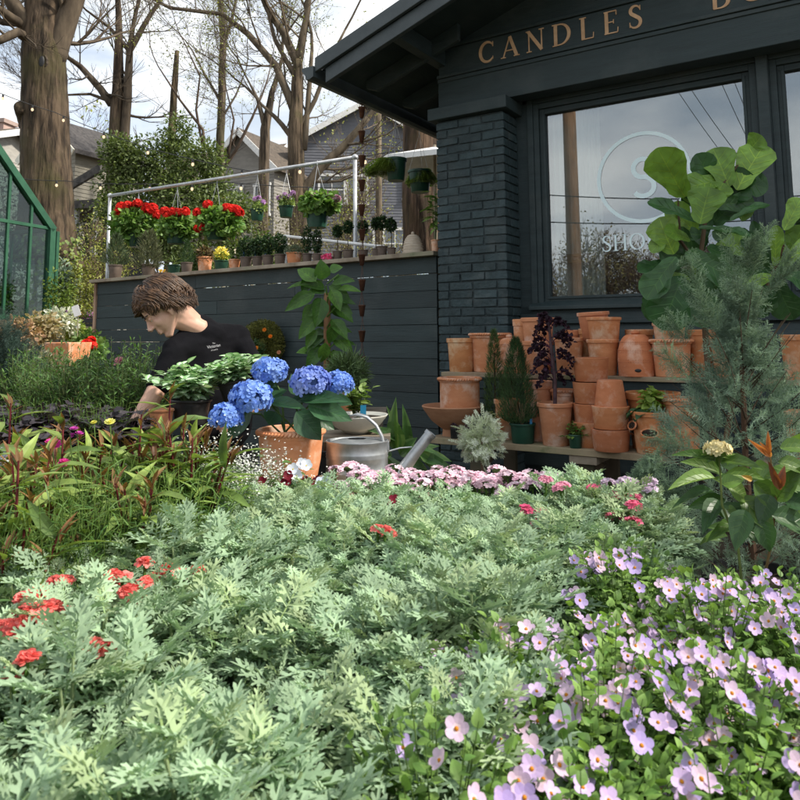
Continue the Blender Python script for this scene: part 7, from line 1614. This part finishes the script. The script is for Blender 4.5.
for i, (px, py, colr, lb) in enumerate(((66, 317, ((.45, .1, .4), (.6, .25, .6)), 'tray of purple flowers on the upper staging right of the greenhouse'), (80, 318, ((.5, .2, .1), (.7, .5, .1)), 'tray of yellow and orange seedlings beside the purple tray'), (92, 319, ((.5, .15, .45), (.65, .3, .6)), 'tray of lilac flowers touching the fence end'))):
    p = P(px, py + 4, 9.2); t = thing('flower_tray', lb, 'flower tray', p, R(-10)); w_ = 6.5 * S(9.2)
    b = MB(); b.box((-w_, -.12, 0), (w_, .12, .05)); b.build('tray', M_['black'], t); b = MB(); r = np.random.default_rng(i); n = 260; pos = np.c_[r.uniform(-w_, w_, n), r.uniform(-.12, .12, n), r.uniform(.05, .13, n)]; cch = np.where((np.arange(n) % 3 == 0)[:, None], tints(n, *colr), tints(n, (.06, .12, .03), (.15, .22, .06))); b.inst(L_OV, frames(pos, rnd_dirs(n, r)[:n], (0, 0, 1), .03), cch); b.build('seedlings', M_['petal'], t)
st2 = thing('staging', 'dark staging table carrying the flower trays beside the fence end', 'table', P(80, 325, 9.2)); zt = st2.location.z; st2.location.z = HT(st2.location.x, st2.location.y)
b = MB(); b.box((-.4, -.2, zt - st2.location.z - .02), (.4, .2, zt - st2.location.z + .015)); b.build('top', M_['black'], st2); b = MB(); b.box((-.35, -.1, -.1), (-.3, .1, zt - st2.location.z - .02)); b.build('leg', M_['wood'], st2); b = MB(); b.box((.3, -.1, -.1), (.35, .1, zt - st2.location.z - .02)); b.build('leg', M_['wood'], st2)
p = P(78, 316, 7.2); t = thing('price_card', 'blank white card on a thin stake above the trough', 'card', p); b = MB(); b.box((-.035, -.002, 0), (.035, .002, .11)); o = b.build('card', M_['tagc'], t); o.rotation_euler = (0, R(-20), 0); b = MB(); b.tube([(0, .004, .05), (0, .004, -.5)], .004, 5); b.build('stake', M_['wood'], t)
# plants inside greenhouse
q = Kb + gd * .5 + gi * .35; t = thing('greenhouse_plant', 'grey leaved plant in a dark tub behind the greenhouse glass', 'potted plant', (q.x, q.y, gz0_ - .02)); addpot(t, .2, .25, 'brownpot'); b = MB(); ballf(b, (0, 0, .55), (.24, .22, .42), 900, L_LN, .13, (.12, .18, .13), (.3, .38, .28), seed=3, inner=.1); b.build('foliage', M_['silver'], t)
q = Kb + gd * -.2 + gi * .9; t = thing('greenhouse_plant', 'bright green plant low behind the left greenhouse pane', 'potted plant', (q.x, q.y, gz0_ - .02)); addpot(t, .15, .2, 'white'); b = MB(); ballf(b, (0, 0, .35), (.25, .22, .25), 700, L_OV, .07, (.08, .15, .03), (.25, .35, .08), seed=4, inner=.1); b.build('foliage', M_['leaf'], t)

# red stemmed plants
def redstem(seed, loc):
    t = thing('red_stem_plant', 'upright plant with maroon stems and red tipped strap leaves', 'plant', loc, 0, 'maroon stemmed plants at the left'); addpot(t, .07, .12, 'black', .8); b = MB(); rr = random.Random(seed)
    tips_ = stems(b, 9, .44, .13, leafT('lance', .25, .35, .45), .105, 11, rr, (.10, .17, .04), (.24, .32, .08), s0=.15, up=.75, c=(0, 0, .1), stemr=.005, stemc=(.16, .025, .03), pw=1.3, face=.6)
    stems(b, 34, .33, .17, leafT('lance', .15, .3, .4), .075, 10, rr, (.09, .18, .035), (.26, .38, .09), s0=.2, up=.6, c=(0, 0, .1))
    for tp in tips_:
        for k in range(4): a = rr.uniform(0, 6.28); e = rr.uniform(.8, 1.4); b.inst(leafT('lance', .2, .4, .3), frames([tuple(tp + Vector((0, 0, -.035 + .008 * k)))], [(math.cos(a) * math.cos(e), math.sin(a) * math.cos(e), math.sin(e))], (0, 0, 1), rr.uniform(.045, .07)), tints(1, (.12, .045, .025), (.24, .13, .045)))
    b.build('foliage', M_['leaf'], t); return t
rsp = [redstem(1, (0, 0, ZB)), redstem(2, (0, 0, ZB))]
for i, (px, d, k) in enumerate(((10, 1.85, .95), (40, 1.7, .98), (72, 1.95, .9), (98, 2.05, .92), (172, 2.05, 1.02), (196, 1.98, 1.0), (20, 2.15, .95), (62, 2.25, .9), (-8, 1.6, .9), (150, 2.2, .9), (142, 1.98, .92), (-20, 1.9, 1.0), (30, 1.5, .85), (150, 1.72, .85))):
    o = rsp[i % 2] if i < 2 else dup(rsp[i % 2]); q = PG(px, d); o.location = (q.x, q.y, ZB); o.rotation_euler = (0, 0, rg.uniform(0, 6)); o.scale = (1, 1, k)
def fineg(seed):
    t = thing('fine_leaved_plant', 'fresh green clump of hair fine leaves between the maroon stems and silvery plants', 'plant', (0, 0, ZB), 0, 'fine leaved green clumps'); addpot(t, .07, .12, 'black', .8); b = MB(); rr = random.Random(seed)
    stems(b, 34, .30, .15, leafT('needle', .07, 0, .4), .05, 10, rr, (.05, .12, .025), (.13, .22, .055), s0=.2, up=.8, c=(0, 0, .1), stemr=.0016, stemc=(.15, .24, .05)); b.build('foliage', M_['leaf'], t); return t
fg0 = fineg(3)
for i, (px, d) in enumerate(((120, 1.62), (62, 1.5), (150, 1.82), (110, 1.85), (215, 1.95), (5, 1.45), (75, 1.75), (172, 1.68), (95, 1.58), (190, 1.72), (-12, 1.42), (45, 1.66), (135, 1.95))):
    o = fg0 if i == 0 else dup(fg0); q = PG(px, d); o.location = (q.x, q.y, ZB); o.rotation_euler = (0, 0, rg.uniform(0, 6)); o.scale = (1, 1, rg.uniform(.9, 1.15))
YF = flowerT(10, .55, .5, cc=(.8, .7, .1), cr=.15, rows=3)
def bloom(name, label, cat, px, py, d, size, T, col, n=1, stem=True, up=(0, -.5, 1)):
    c = P(px, py, d); t = thing(name, label, cat, c); b = MB(); b.inst(T, frames(rf_.normal(size=(n, 3)) * (size * .4 if n > 1 else 0), np.tile([[1, .1, 0]], (n, 1)) + rf_.normal(size=(n, 3)) * .3, np.array(up) + rf_.normal(size=(n, 3)) * (.4 if n > 1 else .05), size), tints(n, col, col, .12)); b.build('petals', M_['petal'], t)
    if stem: b = MB(); b.tube([(0, 0, 0), (.01, .01, -.12), (0.0, .02, -.28)], .0018, 4, (.12, .2, .05)); b.build('stem', M_['leaf'], t)
bloom('yellow_flower', 'big pale yellow double flower left of the person hand', 'flower', 110, 423, 1.95, .026, YF, (.80, .78, .22))
bloom('yellow_flower', 'smaller yellow flower half hidden left of the big yellow one', 'flower', 94, 423, 2.0, .016, YF, (.72, .68, .12))
MGF = flowerT(8, .55, .6, cc=(.5, .1, .3), cr=.12, rows=2)
for px, py, sz, col, lb in ((52, 440, .024, (.62, .04, .30), 'magenta flower above the dark leaves, leftmost of the two on top'), (77, 430, .020, (.50, .06, .36), 'purple magenta flower just left of the yellow flowers'), (62, 464, .022, (.72, .06, .30), 'hot pink drooping flower below the other magenta ones'), (24, 459, .022, (.45, .12, .45), 'violet flower low at the left near the white one'), (70, 434, .012, (.4, .05, .3), 'small purple bud beside the purple magenta flower')):
    bloom('magenta_flower', lb, 'flower', px, py, 1.85, sz, MGF, col, n=2)
bloom('white_flower', 'white petals at the left edge beside the maroon stems', 'flower', 2, 458, 1.8, .03, MGF, (.75, .8, .85), n=3)
bloom('pink_flower', 'pale pink flower on the green spiky herbs in front of the fence', 'flower', 116, 363, 3.25, .03, MGF, (.7, .3, .34), n=3)
# euphorbia with tiny white flowers
def euph(seed):
    t = thing('white_cloud_flower', 'airy green plant covered in tiny white flowers in front of the hydrangea pot', 'potted plant', (0, 0, ZB), 0, 'airy white flowered plants'); addpot(t, .08, .12, 'black'); b = MB(); rr = random.Random(seed)
    tp = stems(b, 70, .34, .16, leafT('lance', .35, .2, .3), .026, 8, rr, (.06, .12, .04), (.18, .27, .10), s0=.2, up=.5, c=(0, 0, .08), stemr=.0012); b.build('foliage', M_['leaf'], t)
    b = MB(); n = 520; k = np.array([tuple(tp[i % len(tp)]) for i in range(n)]) + rf_.normal(size=(n, 3)) * np.array([.035, .035, .028]); b.inst(leafT('quad', .9), frames(k, rf_.normal(size=(n, 3)), np.tile([[0, -.4, 1]], (n, 1)) + rf_.normal(size=(n, 3)) * .5, .0065), tints(n, (.62, .66, .58), (.82, .82, .78))); tag(b.build('flowers', M_['petal'], t), kind='stuff'); return t
eu0 = euph(4)
for i, (px, d, k) in enumerate(((215, 2.35, .97), (240, 2.3, .9), (262, 2.38, .84), (200, 2.2, .95), (226, 2.15, .88), (285, 2.42, .76))):
    o = eu0 if i == 0 else dup(eu0); q = PG(px, d); o.location = (q.x, q.y, ZB); o.rotation_euler = (0, 0, rg.uniform(0, 6)); o.scale = (1, 1, k)
PF = flowerT(5, .62, .95, cc=(.8, .6, .1), cr=.09)
def pansy(label, px, py, d, col, n, size=.026):
    c = P(px, py, d); t = thing('pansy_plant', label, 'potted plant', (c.x, c.y, ZB)); addpot(t, .06, .11, 'black'); b = MB(); rr = random.Random(int(px)); H = c.z - ZB; stems(b, 26, H - .08, .09, L_OV, .035, 6, rr, (.03, .08, .02), (.10, .18, .04), c=(0, 0, .07)); b.build('foliage', M_['leaf'], t)
    for k in range(n):
        b = MB(); b.inst(PF, frames([(0, 0, 0)], [(1, .0, rr.gauss(0, .2))], (rr.gauss(0, .3), -1, .6), size), tints(1, col, col, .1)); b.build('flower', M_['petal'], t, (rr.uniform(-.06, .06), rr.uniform(-.07, -.02), H + rr.uniform(-.035, .012)))
pansy('white pansies in front of the hydrangea pot, left of two', 291, 465, 2.3, (.78, .82, .88), 4, .03); pansy('white pansy with bluish tint right of the other white pansies', 317, 476, 2.25, (.70, .76, .9), 2, .03)
pansy('dark red pansies left of the white ones', 282, 474, 2.28, (.16, .008, .02), 4); pansy('dark red pansies between the white ones', 303, 472, 2.34, (.16, .008, .02), 4); pansy('dark crimson flowers in the middle of the silvery foliage edge', 355, 497, 2.12, (.22, .01, .03), 4); pansy('dark crimson flowers right of the similar ones among silvery foliage', 380, 500, 2.08, (.2, .01, .03), 4)
# verbena
VH = ((.84, .56, .66), (.92, .78, .84))
def verb(label, px, py, d, cols, n=6, spread=.085, R_=.026, name='verbena_plant', grp=None):
    c = P(px, py, d); t = thing(name, label, 'potted plant', (c.x, c.y, ZB), 0, grp); addpot(t, .06, .11, 'black'); rr = random.Random(int(px * 7)); H = max(c.z - ZB, .2); b = MB(); stems(b, 26, H - .07, .10, L_OVN, .032, 6, rr, (.04, .1, .03), (.12, .22, .06), c=(0, 0, .06)); b.build('foliage', M_['leaf'], t)
    for k in range(n): a = k * 2.4; q = spread * math.sqrt((k + .5) / n); headpart(t, (q * math.cos(a), q * math.sin(a), H + rr.uniform(-.025, .012)), R_ * rr.uniform(.75, 1.1), cols, rr.randint(0, 999), 15, L_=.0135, zm=.05, core=.55).scale = (1, 1, .6)
    return t
for i, px in enumerate((355, 378, 400, 422, 444, 466, 488, 512, 540)):
    verb(['pale pink verbena at the left end of the pink row', 'pale pink verbena below the watering can body', 'pale pink verbena below the watering can spout base', 'pale pink verbena below the spout tip', 'pale pink verbena left of the white dusty miller', 'pale pink verbena in front of the white dusty miller', 'pale pink verbena right of the white dusty miller', 'pale pink verbena below the rosemary cones', 'rightmost of the pale pink verbenas in the back row'][i], px, 473 + 6 * (i % 2) + (4 if i > 5 else 0), 2.42 - .05 * (i % 2), VH, 8)
for px, py, cols, lb in ((620, 483, ((.55, .42, .55), (.72, .62, .72)), 'lilac white verbena left of the cypress foot'), (643, 486, ((.55, .42, .55), (.72, .62, .72)), 'lilac white verbena touching the cypress foot'), (606, 491, ((.68, .10, .22), (.78, .25, .36)), 'bright pink verbena below the lilac white one'), (628, 498, ((.68, .12, .24), (.78, .25, .36)), 'bright pink verbena nearest the cypress'), (626, 511, ((.66, .1, .2), (.78, .22, .34)), 'lowest bright pink verbena among silvery leaves'), (556, 486, ((.66, .2, .32), (.8, .4, .5)), 'pink verbena poking through the silvery foliage, centre right'), (536, 512, ((.6, .06, .18), (.75, .2, .3)), 'small bright pink verbena in the silvery foliage')):
    verb(lb, px, py, 2.0 if py < 500 else 1.85, cols, 3, .045, .017)
CR = ((.80, .13, .11), (.88, .30, .26))
for px, py, n_, R_, lb in ((40, 604, 5, .022, 'largest coral red verbena cluster at the lower left'), (10, 612, 2, .018, 'coral red verbena at the left edge'), (30, 583, 3, .018, 'coral red verbena above the largest cluster'), (60, 563, 2, .014, 'coral verbena behind the largest cluster'), (116, 570, 3, .017, 'coral verbena in the middle of the red patch'), (150, 562, 3, .016, 'coral red verbena right of the middle of the red patch'), (172, 560, 3, .018, 'coral red verbena at the right end of the red patch'), (133, 590, 2, .015, 'small coral verbena below the red patch'), (192, 556, 2, .014, 'small coral red verbena at the far right of the red patch'), (384, 524, 3, .018, 'single coral red bloom in the middle of the silvery foliage'), (20, 655, 2, .014, 'faint coral bloom low at the left edge'), (98, 640, 2, .012, 'small red bloom low among silvery leaves')):
    d = max(.43 * 720 / (py - 337), .9); verb(lb, px, py + 8, d, CR, n_, .018 * n_ / 2, R_ * .58, name='coral_verbena')
# ================================================================ silvery artemisia bed
def artleafT(seed):
    r = random.Random(seed); Ts = []
    def lobe(bx, by, ang, l, w_):
        half = [(.045, 0), (.06, .27), (.30, .40), (.36, .50), (.30, .55), (.12, .49), (.10, .60), (.25, .76), (.24, .86), (.17, .85), (.05, .72), (.055, .96)]
        c, s_ = math.cos(ang), math.sin(ang); k0 = r.uniform(.93, 1.06)
        def tr3(x, y, lift=0):
            x *= l; y *= l; X = bx + x * c + y * s_; Y = by - x * s_ + y * c; return (X, Y, lift + abs(x) * .5 - .16 * (X * X + Y * Y * .8))
        for sd in (-1, 1):
            V = [tr3(sd * x * w_ * 1.5 * r.uniform(.85, 1.15), y * r.uniform(.96, 1.04), r.gauss(0, .003)) for x, y in half] + [tr3(0, 1.04), tr3(0, .72, -.006), tr3(0, .5, -.008), tr3(0, .27, -.006), tr3(0, 0)]
            C = len(half); fs = [(0, 1, C + 3, C + 4), (1, 2, 3, 4, 5, C + 2, C + 3), (5, 6, C + 2), (6, 7, 8, 9, 10, C + 1, C + 2), (10, 11, C, C + 1)]
            if sd < 0: fs = [f[::-1] for f in fs]
            kk = k0 * (1.03 if sd > 0 else .96); Ts.append(T_(V, fs, [(kk, kk, kk)] * len(fs)))
    lobe(0, .56, 0, .46, .56)
    for y, l, a in ((.54, .42, .6), (.40, .44, .85), (.26, .38, 1.08), (.13, .28, 1.3)):
        for sg in (-1, 1): lobe(0, y + r.uniform(-.02, .02), sg * a * r.uniform(.9, 1.1), l * r.uniform(.9, 1.1), .56)
    Ts.append(T_([(-.012, -.18, .0), (.012, -.18, 0), (.014, .55, -.05), (-.014, .55, -.05)], [(0, 1, 2, 3)], [(.8, .85, .6)]))
    T = merge(*Ts); T = (T[0] + np.array([0, .18, 0]), T[1]); return T
AL = [artleafT(k) for k in range(4)]
# white dusty miller in front of the bench
q = PG(478, 3.9); t = thing('dusty_miller', 'white frilly dusty miller standing in front of the pot bench', 'plant', (q.x, q.y, .42)); addpot(t, .07, .12, 'black')
b = MB(); zc = P(478, 440, 3.9).z - .42; ballf(b, (0, 0, zc), (17 * S(3.9), 15 * S(3.9), 20 * S(3.9)), 230, AL[1], .062, (.50, .54, .42), (.78, .82, .70), seed=6, inner=.1); b.tube([(0, 0, .1), (0, 0, zc)], .008, 6, (.3, .2, .15)); b.build('foliage', M_['silver'], t)

def artemisia(seed):
    t = thing('artemisia', 'silvery green plant with deeply cut ferny leaves', 'potted plant', (0, 0, ZB), 0, 'silvery ferny plants filling the foreground bench'); addpot(t, .075, .12, 'black', .8)
    rr = random.Random(seed); r2 = np.random.default_rng(seed); b = MB()
    for i in range(15):
        a = i * 2.4 + rr.uniform(-.3, .3); rad = .13 * math.sqrt((i + .5) / 15); h = .30 * (1 - .22 * (rad / .13) ** 2) * rr.uniform(.86, 1.1); ca, sa = math.cos(a), math.sin(a)
        def pos(s): return Vector(((.02 + (rad - .02) * s ** 1.3) * ca, (.02 + (rad - .02) * s ** 1.3) * sa, .09 + (h - .09) * s))
        b.tube([pos(0), pos(.4), pos(.75), pos(1)], [.0034, .003, .0026, .0018], 5, (.26, .33, .17), cap=False)
        ga = rr.uniform(0, 6.28); n = 14
        for k in range(n):
            s = .28 + .72 * (k / (n - 1)); ga += 2.4; el = -.15 + 1.05 * ((s - .28) / .72) ** 2.0 + rr.gauss(0, .14); sz = (.052 + .034 * math.sin(math.pi * (s - .1))) * rr.uniform(.85, 1.15) * (.62 if k == n - 1 else 1)
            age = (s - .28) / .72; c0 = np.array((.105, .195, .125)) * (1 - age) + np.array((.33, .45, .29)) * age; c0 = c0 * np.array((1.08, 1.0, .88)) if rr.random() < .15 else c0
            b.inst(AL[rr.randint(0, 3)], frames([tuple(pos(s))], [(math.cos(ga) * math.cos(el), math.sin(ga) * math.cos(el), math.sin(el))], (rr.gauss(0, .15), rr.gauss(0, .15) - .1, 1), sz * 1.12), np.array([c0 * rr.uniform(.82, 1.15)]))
    b.build('foliage', M_['silver'], t); return t
AR = [artemisia(100 + k) for k in range(5)]
used = [0] * 5
def toppx(x, y, z=.9):
    v = CM.transposed() @ Vector((x, y, z - CH)); return CX + F * v.x / -v.z, CY - F * v.y / -v.z
BO = []
def bacopa(seed):
    t = thing('bacopa', 'leafy green mound dotted with five petalled lilac flowers', 'potted plant', (0, 0, ZB), 0, 'lilac flowered mounds filling the right foreground bench'); addpot(t, .075, .12, 'black', .8)
    rr = random.Random(seed); b = MB()
    stems(b, 62, .28, .15, leafT('ovate', .80, .16, .3), .0175, 17, rr, (.085, .18, .035), (.22, .36, .085), s0=.12, up=.75, droop=.12, c=(0, 0, .08), stemr=.0014, stemc=(.12, .2, .05), pw=1.3, topb=.5); b.build('foliage', M_['leaf'], t)
    return t
BA = [bacopa(200 + k) for k in range(4)]; usedb = [0] * 4
BFm = []
for k, (c0, sz) in enumerate((((.64, .47, .74), .0145), ((.55, .42, .76), .0145), ((.74, .55, .70), .0145))):
    b = MB(); r = random.Random(k); T = flowerT(5, .9, .86, cc=(.85, .42, .03), cr=.17, cup=.10 + .05 * k, prof='petal', fade=True)
    b.inst(T, frames([(0, 0, 0)], [(1, 0, 0)], (0, 0, 1), sz), np.array([c0])); b.tube([(0, 0, 0), (0, .004, -.03)], .0009, 4, (.12, .2, .05), cap=False); b.ball((0, 0, .001), .0022, 6, 4, (.7, .3, .02)); o = b.build('flower', M_['petal'], None); BFm.append(o.data); bpy.data.objects.remove(o)
na = nbp = 0
rgp = random.Random(321)
d = .50
while d < 2.25:
    st = .165 if d < 1.2 else .18; x = -d * .66 - .12
    while x < d * .66 + .12:
        xx = x + rgp.uniform(-.035, .035); yy = d + rgp.uniform(-.035, .035); x += st
        px, py = toppx(xx, yy, .9)
        bound = float(np.interp(py, [470, 520, 560, 600, 640, 700, 800, 1100], [690, 650, 560, 490, 465, 450, 415, 360]))
        far = 548 if px < 150 else float(np.interp(px, [150, 230, 350, 520, 640, 700], [545, 492, 488, 484, 492, 505]))
        if px < bound:
            if py < far or px < -160: continue
            k = na % 5; na += 1
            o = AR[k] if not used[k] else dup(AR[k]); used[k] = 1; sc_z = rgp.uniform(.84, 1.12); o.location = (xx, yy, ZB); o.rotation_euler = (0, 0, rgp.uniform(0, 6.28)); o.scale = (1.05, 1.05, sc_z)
            if py < 545 and px < 260: o.scale = (1, 1, .95)
        else:
            if py < 545 or px > 960: continue
            k = nbp % 4; nbp += 1
            o = BA[k] if not usedb[k] else dup(BA[k]); usedb[k] = 1; o.location = (xx, yy, ZB - .01); o.rotation_euler = (0, 0, rgp.uniform(0, 6.28)); o.scale = (1, 1, rgp.uniform(.88, 1.06)); BO.append(o)
    d += .15 if d < 1.2 else .17
print('artemisia', na, 'bacopa', nbp)
for o in BO:
    for k in range(rgp.randint(26, 40) if o.location.y < 1.5 else 12):
        a = rgp.uniform(0, 6.28); q = .15 * math.sqrt(rgp.random()); f = bpy.data.objects.new('flower', BFm[rgp.choice((0, 0, 1, 2))]); COL.objects.link(f); f.parent = o
        z = .285 * (1 - .30 * (q / .15) ** 2) + rgp.uniform(.008, .042); f.location = (q * math.cos(a) * 1.1, q * math.sin(a) * 1.1, z)
        rz_o = o.rotation_euler.z; v = Vector((rgp.gauss(0, .35) + .15, -.75 + rgp.gauss(0, .3), .75)); v = Matrix.Rotation(-rz_o, 3, 'Z') @ v; f.rotation_euler = (v.to_track_quat('Z', 'Y') @ Matrix.Rotation(rgp.uniform(0, 6), 3, 'Z').to_quaternion()).to_euler(); s_ = rgp.uniform(.8, 1.15); f.scale = (s_, s_, s_)
# plant labels among the lilac flowers
for px, py, d, lb in ((563, 690, .93, 'cloudy plastic plant label standing in the lilac flowers'),):
    p = P(px, py + 38, d); t = thing('plant_label', lb, 'plant label', p); b = MB(); n = 14; poly = [(-.013, -.08), (.013, -.08), (.014, .018)] + [(.014 * math.cos(R(180 * i / 10)), .02 + .014 * math.sin(R(180 * i / 10))) for i in range(1, 10)] + [(-.014, .018)]
    b.prism(poly, 0, .0012, (.3, .42, .32)); o = b.build('label_card', M_['tagc'], t); o.scale = (.8, 1, .8); o.rotation_euler = (R(-15), R(6), R(10))

for i, (px, d) in enumerate(((20, 2.66), (58, 2.7), (102, 2.66), (82, 2.86), (36, 2.9), (125, 2.8), (-8, 2.7))):
    o = dup(fg0); q = PG(px, d); o.location = (q.x, q.y, ZM); o.scale = (.8, .8, .82); o['label'] = 'small fresh green clump growing among the dark purple leaves'; o['group'] = 'green clumps among the purple leaves'
